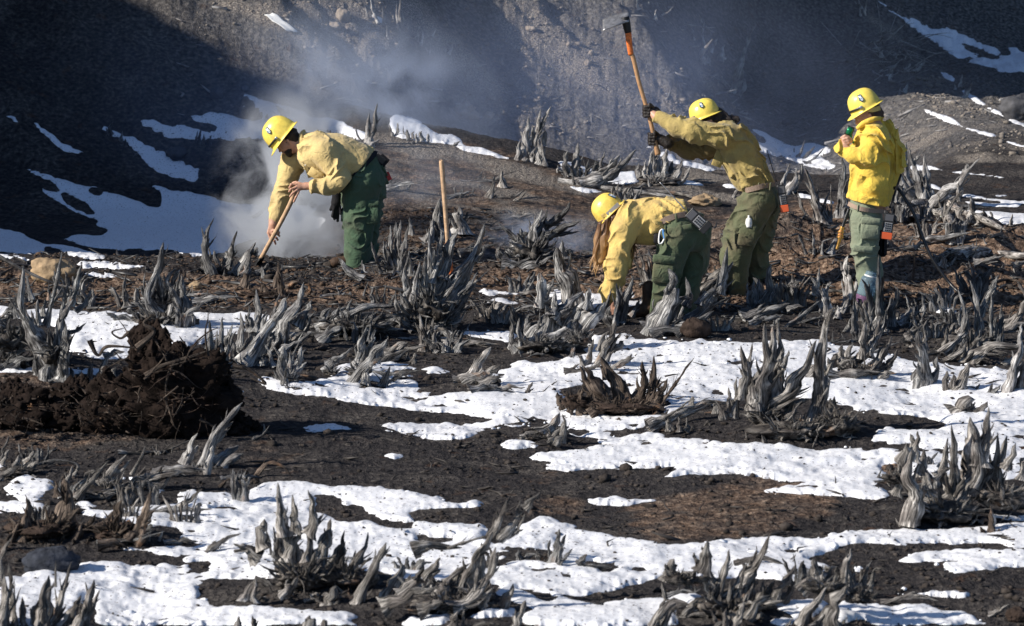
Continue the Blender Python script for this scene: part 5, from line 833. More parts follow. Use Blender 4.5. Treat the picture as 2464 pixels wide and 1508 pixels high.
def hair_long_mat():
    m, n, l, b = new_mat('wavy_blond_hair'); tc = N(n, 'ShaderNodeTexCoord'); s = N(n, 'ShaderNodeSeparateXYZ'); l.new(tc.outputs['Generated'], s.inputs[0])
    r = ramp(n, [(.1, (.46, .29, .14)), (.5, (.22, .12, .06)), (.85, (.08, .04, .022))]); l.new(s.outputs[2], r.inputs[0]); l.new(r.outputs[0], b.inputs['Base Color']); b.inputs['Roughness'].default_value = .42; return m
M['hair_long'] = hair_long_mat()

def tube(P, r, K=10, n=None, cap=True):
    P = np.asarray(P, float); n = n or max(8, len(P) * 5); path = spline(P, n); T, U, V = frames(path); a = np.linspace(0, 2 * np.pi, K, endpoint=False)
    rr = np.interp(np.linspace(0, 1, n), np.linspace(0, 1, np.size(r)), np.atleast_1d(r)) if np.size(r) > 1 else np.full(n, float(r))
    X = path[:, None] + rr[:, None, None] * (np.cos(a)[None, :, None] * U[:, None] + np.sin(a)[None, :, None] * V[:, None]); vs = X.reshape(-1, 3)
    F = [(i * K + j, i * K + (j + 1) % K, (i + 1) * K + (j + 1) % K, (i + 1) * K + j) for i in range(n - 1) for j in range(K)]
    if cap: vs = np.vstack([vs, path[0], path[-1]]); F += [((j + 1) % K, j, len(vs) - 2) for j in range(K)] + [((n - 1) * K + j, (n - 1) * K + (j + 1) % K, len(vs) - 1) for j in range(K)]
    uv = np.zeros((len(vs), 2)); uv[:n * K] = np.stack([np.tile(np.arange(K) / K, n), np.repeat(np.linspace(0, 3, n), K)], 1)
    return vs, F, uv
def boxm(c, half, X=(1, 0, 0), Z=(0, 0, 1), bev=.15):
    """bevelled box: centre, half sizes along X, Y, Z axes"""
    X = np.array(X, float); X /= np.linalg.norm(X); Z = np.array(Z, float); Z = Z - X * (Z @ X); Z /= np.linalg.norm(Z); Y = np.cross(Z, X); b = bev * min(half); hx, hy, hz = half; vs = []; F = []
    prof = [(-hx + b, -hz), (hx - b, -hz), (hx, -hz + b), (hx, hz - b), (hx - b, hz), (-hx + b, hz), (-hx, hz - b), (-hx, -hz + b)]; sh = [(b, -hy), (0, -hy + b), (0, hy - b), (b, hy)]
    for ins, yy in sh:
        for px, pz in prof:
            fx = (abs(px) - ins) / max(abs(px), 1e-9); fz = (abs(pz) - ins) / max(abs(pz), 1e-9); vs.append(np.array(c) + X * px * fx + Z * pz * fz + Y * yy)
    for r in range(3):
        for j in range(8): F.append((r * 8 + j, r * 8 + (j + 1) % 8, (r + 1) * 8 + (j + 1) % 8, (r + 1) * 8 + j))
    F.append(tuple(range(7, -1, -1))); F.append(tuple(range(24, 32))); return np.array(vs), F, None
def put2(name, shape, mat, parent, label=None, smooth=True):
    o = link(name, mesh(shape[0], shape[1], smooth, shape[2]), parent, M[mat] if isinstance(mat, str) else mat)
    if label: o['label'] = label
    return o
def helmet(fg, parent, c, fwd, L, H, vis, dy=0, wid=.118, mat='helmet', strap=True, roll=0.0, badge=(.15, .62), buckle=True):
    m = fg.m; f = np.array([fwd[0], 0, -fwd[1]]); f /= np.linalg.norm(f); S = np.array([0, -1.0, 0]); U = np.cross(S, f); 
    if U[2] < 0: U = -U
    if roll: U, S = U * math.cos(roll) + S * math.sin(roll), S * math.cos(roll) - U * math.sin(roll)
    c = fg.P(*c, dy); L, H, vis = L * m, H * m, vis * m
    def surf(th, ph, off=0):                          # th 0 rim .. 1 top, ph around (0 = front)
        e = th * math.pi / 2; r = math.cos(e) ** .80 if th < 1 else 0; z = math.sin(e) ** .92; x, y = math.cos(ph) * r, math.sin(ph) * r
        rid = .006 * (math.exp(-((y) / .13) ** 2) + .8 * math.exp(-((abs(y) - .36) / .09) ** 2)) * sstep(.15, .5, th)
        p = f * x * (L + off) + S * y * (wid + off) + U * (z * (H + off)); nrm = f * x / L + S * y / wid + U * z / H; nrm = nrm / (np.linalg.norm(nrm) + 1e-9); return c + p + nrm * rid
    nph, nth = 48, 18; vs = []; F = []
    for i in range(nth):
        for j in range(nph): vs.append(surf(i / (nth - 1) * .999, j / nph * 2 * math.pi))
    for i in range(nth - 1):
        for j in range(nph): F.append((i * nph + j, i * nph + (j + 1) % nph, (i + 1) * nph + (j + 1) % nph, (i + 1) * nph + j))
    vs.append(surf(.9999, 0)); F += [((nth - 1) * nph + j, (nth - 1) * nph + (j + 1) % nph, len(vs) - 1) for j in range(nph)]
    base = len(vs)
    for ring in range(1, 5):
        for j in range(nph):
            ph = j / nph * 2 * math.pi; fr_ = max(0, math.cos(ph)); ext = .010 + vis * fr_ ** 2.2 + .014 * max(0, -math.cos(ph)) ** 2; t = ring / 4
            p0 = surf(0, ph); out = f * math.cos(ph) + S * math.sin(ph) * (L / wid) ** .3; out /= np.linalg.norm(out); vs.append(p0 + out * ext * t - U * (.004 + .30 * ext) * t ** 1.3)
    for ring in range(4):
        for j in range(nph):
            a = (j, (j + 1) % nph) if ring == 0 else (base + (ring - 1) * nph + j, base + (ring - 1) * nph + (j + 1) % nph); b_ = (base + ring * nph + j, base + ring * nph + (j + 1) % nph); F.append((a[0], b_[0], b_[1], a[1]))
    root = link('helmet', mesh(vs, F), parent, M[mat]); sol = root.modifiers.new('thickness', 'SOLIDIFY'); sol.thickness = .004; sol.offset = -1
    # suspension band inside, seen from below
    if strap:                                         # goggle band round the front of the shell
        P = [surf(.13, a, .006) for a in np.linspace(-1.35, 1.35, 24)]; vs, Fb = [], []
        for i, p in enumerate(P): vs += [p - U * .009, p + U * .009, p + U * .009 + (p - c) / np.linalg.norm(p - c) * .003, p - U * .009 + (p - c) / np.linalg.norm(p - c) * .003]
        for i in range(len(P) - 1):
            for q in range(4): Fb.append((i * 4 + q, i * 4 + (q + 1) % 4, (i + 1) * 4 + (q + 1) % 4, (i + 1) * 4 + q))
        put2('goggle_strap', (vs, Fb, None), 'black_plastic', root)
        if buckle: p = surf(.13, 1.30, .010); put2('buckle', boxm(p, (.012, .006, .010), f, U), 'metal', root)
    # shield-shaped crew sticker: dark edge, pale centre and a small round emblem
    def patch(name, pts, off, mt, ph0, th0, sc):
        vs = []; 
        for px, pz in pts: vs.append(surf(th0 + pz * sc * .95, ph0 + px * sc, off) )
        cc = np.mean(vs, 0); vs.append(cc + (cc - c) / np.linalg.norm(cc - c) * .0015); n_ = len(pts); return put2(name, (vs, [(i, (i + 1) % n_, n_) for i in range(n_)], None), mt, root)
    sh = [(-.9, .8), (-.45, 1), (0, .75), (.45, 1), (.9, .8), (.75, .1), (.95, -.4), (.5, -.8), (0, -1.1), (-.5, -.8), (-.95, -.4), (-.75, .1)]
    ph0 = math.pi / 2 + badge[0]; th0 = badge[1]
    patch('sticker', sh, .0085, 'black_plastic', ph0, th0, .17); patch('sticker', [(a * .78, b * .78) for a, b in sh], .010, 'sticker_blue', ph0, th0, .17)
    patch('sticker', [(-.75, .55), (-.3, .6), (.1, .2), (.7, .5), (.4, .05), (-.1, -.1), (-.5, .1)], .0115, 'white', ph0, th0, .15)
    patch('sticker', [(.28 + .42 * math.cos(a), -.42 + .42 * math.sin(a)) for a in np.linspace(0, 6.1, 10)], .0125, 'white', ph0, th0, .17)
    patch('sticker', [(.28 + .24 * math.cos(a), -.42 + .24 * math.sin(a)) for a in np.linspace(0, 6.1, 8)], .0135, 'sticker_blue', ph0, th0, .17)
    return root, (f, S, U, c)
M['sticker_blue'] = plain('sticker_blue', (.10, .20, .32), .35, 0, .3, 90)
def fingers(B, fg, chains, r, k=.006):
    for ch in chains:
        for a, b in zip(ch[:-1], ch[1:]): B.cap(fg.P(*a), r, fg.P(*b), r * .93, k)
def limb(B, fg, pts, k=.04, sy=1.0):                   # pts: (x, y, dy, r in crop px)
    for a, b in zip(pts[:-1], pts[1:]): B.cap(fg.P(*a[:3]), a[3] * fg.m, fg.P(*b[:3]), b[3] * fg.m, k, sy)
def head(B, fg, c, fwd, r=.092, dy=0, chin=1.0):
    """skull, jaw, brow, nose, lips and ears; c crop centre of the skull, fwd face direction in the picture plane"""
    f = np.array([fwd[0], 0, -fwd[1]]); f /= np.linalg.norm(f); S = np.array([0, -1.0, 0]); U = np.cross(S, f); U = -U if U[2] < 0 else U; o = fg.P(*c, dy)
    if abs(U[2]) < .2 and U[0] > 0: U = -U
    B.cap(o - f * .022, r * .92, o + f * .018, r * .86, .02, .86); B.cap(o + f * .045 - U * .035, .058, o + f * .040 - U * .085, .040, .03, .95)
    B.cap(o + f * .02 - U * .05, .055, o + f * .05 - U * .105 * chin, .026, .025, 1.2); B.ball(o + f * .088 + U * .002, .016, .02, 2.2)       # jaw, brow
    B.cap(o + f * .092 - U * .012, .008, o + f * .112 - U * .040, .011, .012); B.ball(o + f * .094 - U * .068, .012, .01, 1.7); B.ball(o + f * .091 - U * .083, .010, .01, 1.6)
    for s in (1, -1):
        B.carve(o + f * .100 - U * .014 + S * s * .032, .010, o + f * .1001 - U * .014 + S * s * .032, .010, .012)
        B.cap(o - f * .012 - U * .010 + S * s * .080, .014, o - f * .008 - U * .040 + S * s * .076, .009, .008)
    return o, f, S, U
def eyes(o, f, S, U, parent):
    for s in (1, -1): sh = lump(.011, .011, .011, 3, 0, 10, 8); put2('eye', (sh[0] + o + f * .084 - U * .014 + S * s * .032, sh[1], sh[2]), 'white', parent); sh = lump(.006, .006, .006, 3, 0, 8, 6); put2('iris', (sh[0] + o + f * .0905 - U * .014 + S * s * .032, sh[1], sh[2]), 'black_plastic', parent)
def boots(fg, parent, pts, dirx=-1):
    for (x, y, dy) in pts:
        B = Blend(.009); a = fg.P(x, y, dy); z0 = gz(*(a + fg.org)[:2]) - fg.org[2]; a[2] = z0 + .07; B.cap(a + [0, 0, .16], .058, a, .055, .03); B.cap(a + [0, 0, -.02], .055, a + [dirx * .16, -.04, -.035], .045, .03); B.cut((0, 0, z0 - .02), (0, 0, -1)); skin('boot', B, M['leather'], parent)
def strands(pts_from, pts_to, n, r, wav, seed, fg, segs=9, dyr=.08):
    rg = np.random.default_rng(seed); VS = []; FS = []; off = 0
    for i in range(n):
        a = rg.uniform(0, 1); p0 = np.array(pts_from[0]) * (1 - a) + np.array(pts_from[1]) * a; p1 = np.array(pts_to[0]) * (1 - a) + np.array(pts_to[1]) * a; p1 = p1 + rg.normal(size=2) * np.array([12, 40]); dy = rg.uniform(-dyr, dyr); P = []
        ph = rg.uniform(0, 6)
        for t in np.linspace(0, 1, segs): q = p0 * (1 - t) + p1 * t; P.append(fg.P(q[0] + wav * math.sin(t * 9 + ph) * t, q[1], dy * (1 - .3 * t) + wav * fg.m * math.cos(t * 8 + ph) * t))
        v, F, _ = tube(P, [r, r * 1.1, r * .8, r * .2], 6, segs * 2); VS.append(v); FS += [tuple(np.array(q) + off) for q in F]; off += len(v)
    return np.vstack(VS), FS, None
def radio(fg, parent_label, c, ang, w, h, dy, ant=None, tagcol=None, grp=None):
    """hand-held radio: body, keypad, display, aerial and a coloured battery base"""
    m = fg.m; X = np.array([math.cos(ang), 0, -math.sin(ang)]); Z = np.array([math.sin(ang), 0, math.cos(ang)]); p = fg.P(*c, dy) + fg.org
    t = thing('radio', parent_label, 'radio', p, grp); w *= m; h *= m; hw, hh = w / 2, h / 2
    put2('casing', boxm((0, 0, 0), (hw, .018, hh * .72), X, Z), 'black_plastic', t, None, False)
    put2('speaker_grille', boxm(-np.array([0, .019, 0]) + Z * hh * .42, (hw * .78, .003, hh * .22), X, Z), 'grey_plastic', t, None, False)
    put2('keypad', boxm(-np.array([0, .019, 0]) - Z * hh * .25, (hw * .75, .004, hh * .32), X, Z), 'white' if grp == 'w' else 'key_grey', t, None, False)
    for i in range(3):
        for j in range(4): put2('key', boxm(-np.array([0, .0245, 0]) - Z * (hh * (.02 + .15 * j)) + X * hw * .42 * (i - 1), (hw * .14, .002, hh * .05), X, Z), 'black_plastic', t, None, False)
    put2('battery_base', boxm(-Z * hh * .86, (hw * 1.08, .022, hh * .24), X, Z), tagcol or 'black_plastic', t, None, False)
    if ant: a = fg.P(*ant[0], dy) + fg.org - p; b = fg.P(*ant[1], dy) + fg.org - p; put2('aerial', tube([a, (a + b) / 2, b], [.0055, .004, .003], 8), 'black_plastic' if tagcol else 'metal', t)
    for sgn in (-.5, .4): put2('knob', tube([Z * hh * .70 + X * hw * sgn, Z * hh * .88 + X * hw * sgn], .006, 8), 'black_plastic', t)
    return t
M['key_grey'] = plain('grey_keypad', (.32, .32, .33), .5)
def flap(fg, name, c, w, h, dy, ang, mat, parent, th=.012):
    X = np.array([math.cos(ang), 0, -math.sin(ang)]); Z = np.array([math.sin(ang), 0, math.cos(ang)]); return put2(name, boxm(fg.P(*c), (w * fg.m / 2, th, h * fg.m / 2), X, Z, .6), mat, parent)
def band(fg, name, pts, r, mat, parent, flat=.5):     # webbing strip: pts (x, y, dy), r half-height in crop px
    P = spline([fg.P(*p) for p in pts], 16); vs = []; F = []; T = np.gradient(P, axis=0); T /= np.linalg.norm(T, axis=1)[:, None]
    for p, t in zip(P, T): n_ = np.cross(t, (0, 1, 0)); n_ /= np.linalg.norm(n_) + 1e-9; y = np.array([0, .005, 0]); vs += [p - n_ * r * fg.m - y, p + n_ * r * fg.m - y, p + n_ * r * fg.m + y, p - n_ * r * fg.m + y]
    for i in range(len(P) - 1):
        for q in range(4): F.append((i * 4 + q, i * 4 + (q + 1) % 4, (i + 1) * 4 + (q + 1) % 4, (i + 1) * 4 + q))
    return put2(name, (vs, F, None), mat, parent, None, False)

# ---------------- the man bending over the shovel
A = Fig('A', 1.75, (1040, 1300)); pa = thing('person', 'bearded man bending over a shovel, faded yellow shirt and dark green trousers', 'person', A.org)
B = Blend(.0065); o, f_, S_, U_ = head(B, A, (462, 300), (-.74, .67)); limb(B, A, [(520, 330, 0, 60), (620, 370, 0, 62)], .03)
limb(B, A, [(680, 400, 0, 110), (1000, 480, 0, 115)], .04, 1.3); limb(B, A, [(745, 390, -.2, 55), (885, 585, -.24, 45), (690, 622, -.25, 30), (625, 628, -.25, 26)]); limb(B, A, [(500, 470, .15, 55), (430, 700, .12, 45), (370, 900, .02, 34), (362, 940, 0, 30)])
limb(B, A, [(1040, 600, -.09, 90), (1010, 880, -.09, 65), (985, 1320, -.09, 42)]); limb(B, A, [(1080, 600, .1, 90), (1060, 880, .1, 65), (1075, 1320, .1, 42)])
B.cap(A.P(618, 628, -.25), .030, A.P(568, 632, -.255), .036, .02, .75); r_ = .0105
fingers(B, A, [[(552, 612, -.27), (512, 612, -.275), (497, 640, -.26)], [(550, 632, -.275), (508, 648, -.285), (496, 668, -.27)], [(556, 652, -.275), (520, 680, -.285), (502, 704, -.27)], [(570, 662, -.27), (548, 706, -.28), (532, 742, -.27)], [(580, 606, -.25), (545, 598, -.24), (520, 606, -.225)]], r_)
B.cap(A.P(360, 940, 0), .029, A.P(350, 1000, -.005), .037, .02, .7)
fingers(B, A, [[(360, 985, -.03), (392, 975, -.045), (412, 1000, -.035)], [(362, 1008, -.03), (395, 1005, -.048), (412, 1024, -.035)], [(358, 1030, -.028), (388, 1035, -.045), (400, 1055, -.03)], [(350, 1045, -.02), (375, 1062, -.035), (382, 1085, -.02)], [(335, 960, -.01), (325, 1000, -.02), (340, 1040, -.03)]], r_)
skin('body', B, M['skin'], pa); eyes(o, f_, S_, U_, pa)
Bd = Blend(.006); Bd.cap(o + f_ * .055 - U_ * .085, .036, o + f_ * .070 - U_ * .118, .024, .02, 1.3); Bd.cap(o + f_ * .0 - U_ * .060, .045, o + f_ * .05 - U_ * .095, .036, .02, 1.55); Bd.ball(o + f_ * .098 - U_ * .060, .009, .01, 2.2); Bd.carve(o + f_ * .098 - U_ * .074, .009, o + f_ * .0981 - U_ * .074, .009, .008, 1.8)
skin('beard', Bd, M['hair_dark'], pa, lambda P, s: .004 * fbm3(P * 60, 2, s)); Bh = Blend(.008); Bh.cap(o - f_ * .045 - U_ * .01, .085, o - f_ * .055 - U_ * .055, .062, .03, 1.05); skin('hair', Bh, M['hair_dark'], pa, lambda P, s: .006 * fbm3(P * 45, 2, s))
Bs = Blend(.008); limb(Bs, A, [(690, 395, 0, 152), (860, 440, 0, 168), (1010, 480, 0, 150)], .05, 1.25); limb(Bs, A, [(640, 330, 0, 95), (600, 310, 0, 62)], .03, 1.1)
limb(Bs, A, [(700, 345, -.08, 110), (760, 372, -.2, 100), (885, 570, -.245, 78)], .03); limb(Bs, A, [(885, 585, -.245, 76), (760, 632, -.25, 62), (678, 630, -.255, 50)], .02)
limb(Bs, A, [(680, 390, .1, 120), (515, 455, .15, 98), (440, 680, .13, 76)], .03); limb(Bs, A, [(440, 680, .13, 76), (378, 895, .03, 56)], .02)
limb(Bs, A, [(860, 560, 0, 120), (900, 580, 0, 110)], .05, 1.2)
Bs.carve(A.P(655, 630, -.26), .034, A.P(610, 628, -.26), .036, .006); Bs.cut(A.P(1125, 385, 0), (.80, 0, .0 - .60) if False else np.array([.76, 0, -.65])); Bs.cut(A.P(360, 918, 0), np.array([-.25, 0, -.97]))if False else None
skin('shirt', Bs, M['shirt_pale'], pa, cloth_folds(1.25, (1, 0, .6)), 3)
put2('collar', tube([A.P(575, 250, -.055), A.P(580, 300, -.075), A.P(578, 370, -.06), A.P(605, 470, -.03)], [.016, .02, .018, .010], 8), 'shirt_pale', pa); put2('collar', tube([A.P(600, 235, .02), A.P(580, 250, .0), A.P(572, 262, -.04)], [.014, .016, .014], 8), 'shirt_pale', pa)
band(A, 'placket', [(585, 330, -.10), (605, 440, -.145), (625, 520, -.13), (645, 580, -.09)], 12, 'shirt_pale', pa); flap(A, 'pocket', (690, 545, -.165), 110, 70, 0, .55, 'shirt_pale', pa, .008)
for x, y in ((598, 420), (612, 480), (632, 545)): sh = lump(.006, .004, .006, 2, 0, 8, 6); put2('button', (sh[0] + A.P(x, y, -.155), sh[1], sh[2]), 'white', pa)
Bt = Blend(.0085); limb(Bt, A, [(1035, 500, 0, 138), (1075, 590, 0, 140)], .05, 1.12); limb(Bt, A, [(1035, 620, -.085, 150), (1012, 880, -.09, 122), (1005, 1130, -.09, 100), (985, 1320, -.09, 92)], .03); limb(Bt, A, [(1095, 590, .095, 132), (1065, 880, .1, 108), (1060, 1130, .1, 85), (1075, 1320, .1, 80)], .03)
Bt.cut(A.P(1135, 372, 0), np.array([-.76, 0, .65])); skin('trousers', Bt, M['green'], pa, cloth_folds(1.25, (.3, 0, 1)), 8)
flap(A, 'pocket_flap', (1120, 762, -.215), 100, 56, 0, .02, 'green', pa, .014); flap(A, 'pocket', (1118, 850, -.21), 95, 130, 0, .0, 'green', pa, .012)
band(A, 'belt', [(1128, 392, .08), (1120, 410, -.1), (1060, 470, -.19), (980, 565, -.20)], 22, 'black_cloth', pa)
helmet(A, pa, (445, 276), (-.62, .785), 132, 165, 40, badge=(-.30, .50)); boots(A, pa, [(975, 1360, -.09), (1075, 1360, .1)])
t = put2('belt_pouch', boxm(A.P(1178, 470, 0) * 0, (.045, .03, .075), (.75, 0, -.66), (.6, 0, .8)), 'black_cloth', None, None, False); t.location = A.P(1172, 478, -.02) + A.org; tag(t, 'black pouch on the belt of the man with the shovel', 'pouch'); put2('flap', boxm(np.array([.0, -.032, .045]), (.047, .004, .025), (.75, 0, -.66), (.6, 0, .8)), 'black_plastic', t, None, False)
t = put2('red_tag', boxm((0, 0, 0), (.018, .012, .038), (.9, 0, .4), (.4, 0, 1)), 'red', None, None, False); t.location = A.P(1232, 580, .03) + A.org; tag(t, 'small red tag hanging behind the man with the shovel', 'tag')
Bg = Blend(.006); limb(Bg, A, [(845, 690, .02, 34), (835, 780, .02, 36)], .02, .7); fingers(Bg, A, [[(812, 800, .02), (795, 830, .02)], [(825, 810, .01), (810, 880, .01)], [(838, 815, .02), (825, 900, .02)], [(850, 810, .03), (848, 915, .03)], [(860, 790, .02), (872, 860, .02)]], .015)
g_ = thing('work_gloves', 'pair of black gloves dangling from the waist of the man with the shovel', 'gloves', A.org); skin('glove', Bg, M['black_cloth'], g_, lambda P, s: .003 * fbm3(P * 30, 2, s))
g2 = link('glove', g_.children[0].data if False else [c for c in bpy.data.objects if c.parent == g_][0].data, g_); g2.location = (.035, .05, .02); g2.rotation_euler = (0, .12, 0)
# his shovel
sv = thing('shovel', 'wooden-handled shovel held by the bending man, blade in the smoking ash', 'shovel', A.P(270, 1230, 0) + A.org); so = np.array(sv.location) - A.org
put2('handle', tube([A.P(545, 640, -.235) - so, A.P(510, 745, -.20) - so, A.P(420, 925, -.12) - so, A.P(335, 1080, -.06) - so, A.P(262, 1215, 0) - so], [.021, .021, .020, .020, .020], 14, 30), 'handle2', sv)
put2('socket', tube([A.P(285, 1180, -.01) - so, A.P(235, 1265, 0) - so], [.024, .020], 12), 'black_iron', sv)
vs = []; F = []
for i, tt in enumerate(np.linspace(0, 1, 10)):
    cx, cy = 262 - 92 * tt, 1200 + 115 * tt; w_ = .105 * (1 - tt ** 3) ** .5 * min(1, .55 + tt * 2)
    for j, s_ in enumerate(np.linspace(-1, 1, 9)): vs.append(A.P(cx, cy, w_ * s_) - so + np.array([.35, 0, .5]) * (s_ * s_ * .045 * (1 - tt)))
F = [(i * 9 + j, i * 9 + j + 1, (i + 1) * 9 + j + 1, (i + 1) * 9 + j) for i in range(9) for j in range(8)]; bl = put2('blade', (vs, F, None), 'black_iron', sv); bl.modifiers.new('thickness', 'SOLIDIFY').thickness = .004

# ---------------- the woman crouching over
Bf = Fig('B', -1.3, (900, 1200)); pb = thing('person', 'crouching woman with long wavy hair reaching down to the ground, yellow shirt', 'person', Bf.org)
B = Blend(.007); o, f_, S_, U_ = head(B, Bf, (505, 345), (-.60, .80)); limb(B, Bf, [(545, 300, 0, 62), (640, 330, 0, 66), (760, 350, 0, 120), (1050, 340, 0, 120)], .04, 1.15)
limb(B, Bf, [(625, 450, -.18, 60), (585, 800, -.2, 46), (492, 1060, -.2, 30), (470, 1120, -.2, 30)]); limb(B, Bf, [(690, 480, .18, 60), (640, 760, .18, 46), (560, 1050, .16, 32), (545, 1120, .15, 30)])
limb(B, Bf, [(1080, 480, -.1, 90), (960, 850, -.1, 66), (850, 1250, -.1, 44)]); limb(B, Bf, [(1250, 480, .1, 100), (1200, 850, .1, 66), (1140, 1250, .1, 44)])
for cx, dy_ in ((468, -.2), (545, .15)):
    B.cap(Bf.P(cx, 1110, dy_), .030, Bf.P(cx - 8, 1165, dy_), .036, .02, .75); fingers(B, Bf, [[(cx - 34, 1160, dy_ - .02), (cx - 40, 1205, dy_ - .02), (cx - 28, 1235, dy_ - .01)], [(cx - 15, 1175, dy_ - .03), (cx - 18, 1225, dy_ - .03), (cx - 8, 1250, dy_ - .02)], [(cx + 6, 1178, dy_ - .03), (cx + 6, 1228, dy_ - .03), (cx + 14, 1252, dy_ - .02)], [(cx + 26, 1168, dy_ - .02), (cx + 30, 1210, dy_ - .02), (cx + 34, 1235, dy_ - .01)], [(cx + 30, 1125, dy_), (cx + 46, 1160, dy_ - .01), (cx + 44, 1190, dy_ - .02)]], .0105)
skin('body', B, M['skin'], pb); eyes(o, f_, S_, U_, pb)
Bh = Blend(.008); Bh.cap(o - f_ * .03 + U_ * .01, .095, o - f_ * .06 - U_ * .03, .088, .03, 1.0); Bh.cap(Bf.P(500, 400, -.03), .070, Bf.P(455, 560, -.04), .068, .04, 1.2); Bh.cap(Bf.P(455, 560, -.05), .066, Bf.P(430, 720, -.05), .044, .04, 1.1); skin('hair', Bh, M['hair_long'], pb, lambda P, s: .012 * np.abs(vnoise3(P[:, 0] * 38, P[:, 1] * 38, P[:, 2] * 7, 3)) - .004 + .004 * fbm3(P * 30, 2, s))
put2('hair_strands', strands([(425, 400), (560, 330)], [(365, 800), (515, 770)], 90, .010, 20, 5, Bf, 13, .13), 'hair_long', pb); put2('hair_strands', strands([(690, 590), (720, 590)], [(705, 690), (748, 690)], 8, .005, 8, 9, Bf, 7, .03), 'hair_long', pb)
Bs = Blend(.008); limb(Bs, Bf, [(660, 340, 0, 100), (760, 375, 0, 160), (900, 385, 0, 185), (1080, 380, 0, 170)], .05, 1.12); limb(Bs, Bf, [(690, 360, -.1, 130), (625, 470, -.18, 100), (560, 790, -.2, 100), (505, 1000, -.2, 74), (482, 1065, -.2, 50)], .03)
limb(Bs, Bf, [(720, 400, .1, 120), (680, 480, .18, 90), (620, 780, .17, 80), (560, 1040, .15, 55)], .03); limb(Bs, Bf, [(760, 530, 0, 70), (860, 540, 0, 70)], .04, 1.5)
Bs.cut(Bf.P(1160, 235, 0), np.array([.86, 0, .28])); Bs.cut(Bf.P(935, 590, 0), np.array([.97, 0, -.25]) if False else np.array([.86, 0, .28]))if False else None
Bs.cut(Bf.P(0, 612, 0), (0, 0, -1)) if False else None
skin('shirt', Bs, M['shirt_yellow'], pb, cloth_folds(1.2, (1, 0, .8)), 13)
Bt = Blend(.0085); limb(Bt, Bf, [(1080, 430, 0, 165), (1190, 480, 0, 185)], .06, 1.1); limb(Bt, Bf, [(1090, 480, -.09, 175), (1010, 760, -.1, 140), (960, 920, -.1, 130), (900, 1080, -.1, 108), (870, 1240, -.1, 92)], .03); limb(Bt, Bf, [(1235, 520, .1, 165), (1230, 760, .1, 135), (1170, 960, .1, 120), (1160, 1240, .1, 92)], .03)
Bt.cut(Bf.P(945, 395, 0), np.array([-.93, 0, .36])) if False else Bt.cut(Bf.P(935, 420, 0), np.array([-.94, 0, .10])); skin('trousers', Bt, M['green2'], pb, cloth_folds(1.2, (.25, 0, 1)), 18)
band(Bf, 'belt', [(945, 420, -.17), (965, 375, -.2), (1060, 335, -.2), (1170, 318, -.17)], 24, 'web', pb); flap(Bf, 'pocket_flap', (1110, 440, -.222), 220, 60, 0, -.18, 'green2', pb, .012)
flap(Bf, 'pocket_flap', (975, 698, -.245), 200, 72, 0, .12, 'green2', pb, .016); flap(Bf, 'pocket', (965, 820, -.23), 185, 170, 0, .1, 'green2', pb, .018); flap(Bf, 'belt_loop', (1080, 345, -.215), 22, 80, 0, -.15, 'green2', pb, .008)
helmet(Bf, pb, (520, 320), (-.715, .70), 138, 165, 25, mat='helmet2', strap=False, badge=(1.05, .35)); band(Bf, 'chin_strap', [(440, 345, -.10), (480, 330, -.108), (520, 345, -.10)], 16, 'shirt_yellow', pb); band(Bf, 'head_band', [(490, 330, -.112), (550, 275, -.112), (590, 240, -.10)], 18, 'key_grey', pb)
boots(Bf, pb, [(850, 1290, -.1), (1150, 1290, .1)])
radio(Bf, 'large black radio with a grey aerial on the back of the crouching woman', (1250, 350), -.83, 105, 250, -.235, [(1150, 268), (938, 38)])
for o_ in [c for c in bpy.data.objects if c.name.startswith('radio') and c.parent is None]: pass
cb = thing('carabiner', 'silver and blue carabiner clipped to the belt of the crouching woman', 'carabiner', Bf.P(950, 510, -.22) + Bf.org); co = np.array(cb.location) - Bf.org
put2('frame', tube([Bf.P(962, 440, -.22) - co, Bf.P(940, 460, -.22) - co, Bf.P(930, 520, -.22) - co, Bf.P(932, 560, -.22) - co, Bf.P(955, 560, -.22) - co, Bf.P(978, 520, -.22) - co], .007, 8, 24), 'white', cb); put2('gate', tube([Bf.P(966, 440, -.22) - co, Bf.P(972, 480, -.22) - co, Bf.P(978, 520, -.22) - co], .008, 8), 'blue', cb) if 'blue' in M else None
M['blue'] = plain('blue_anodised', (.10, .28, .60), .35); put2('gate', tube([Bf.P(966, 442, -.22) - co, Bf.P(970, 480, -.22) - co, Bf.P(978, 520, -.22) - co], .009, 8), 'blue', cb)
flap(Bf, 'key_pouch', (915, 525, -.19), 60, 90, 0, 0, 'black_cloth', pb, .02)

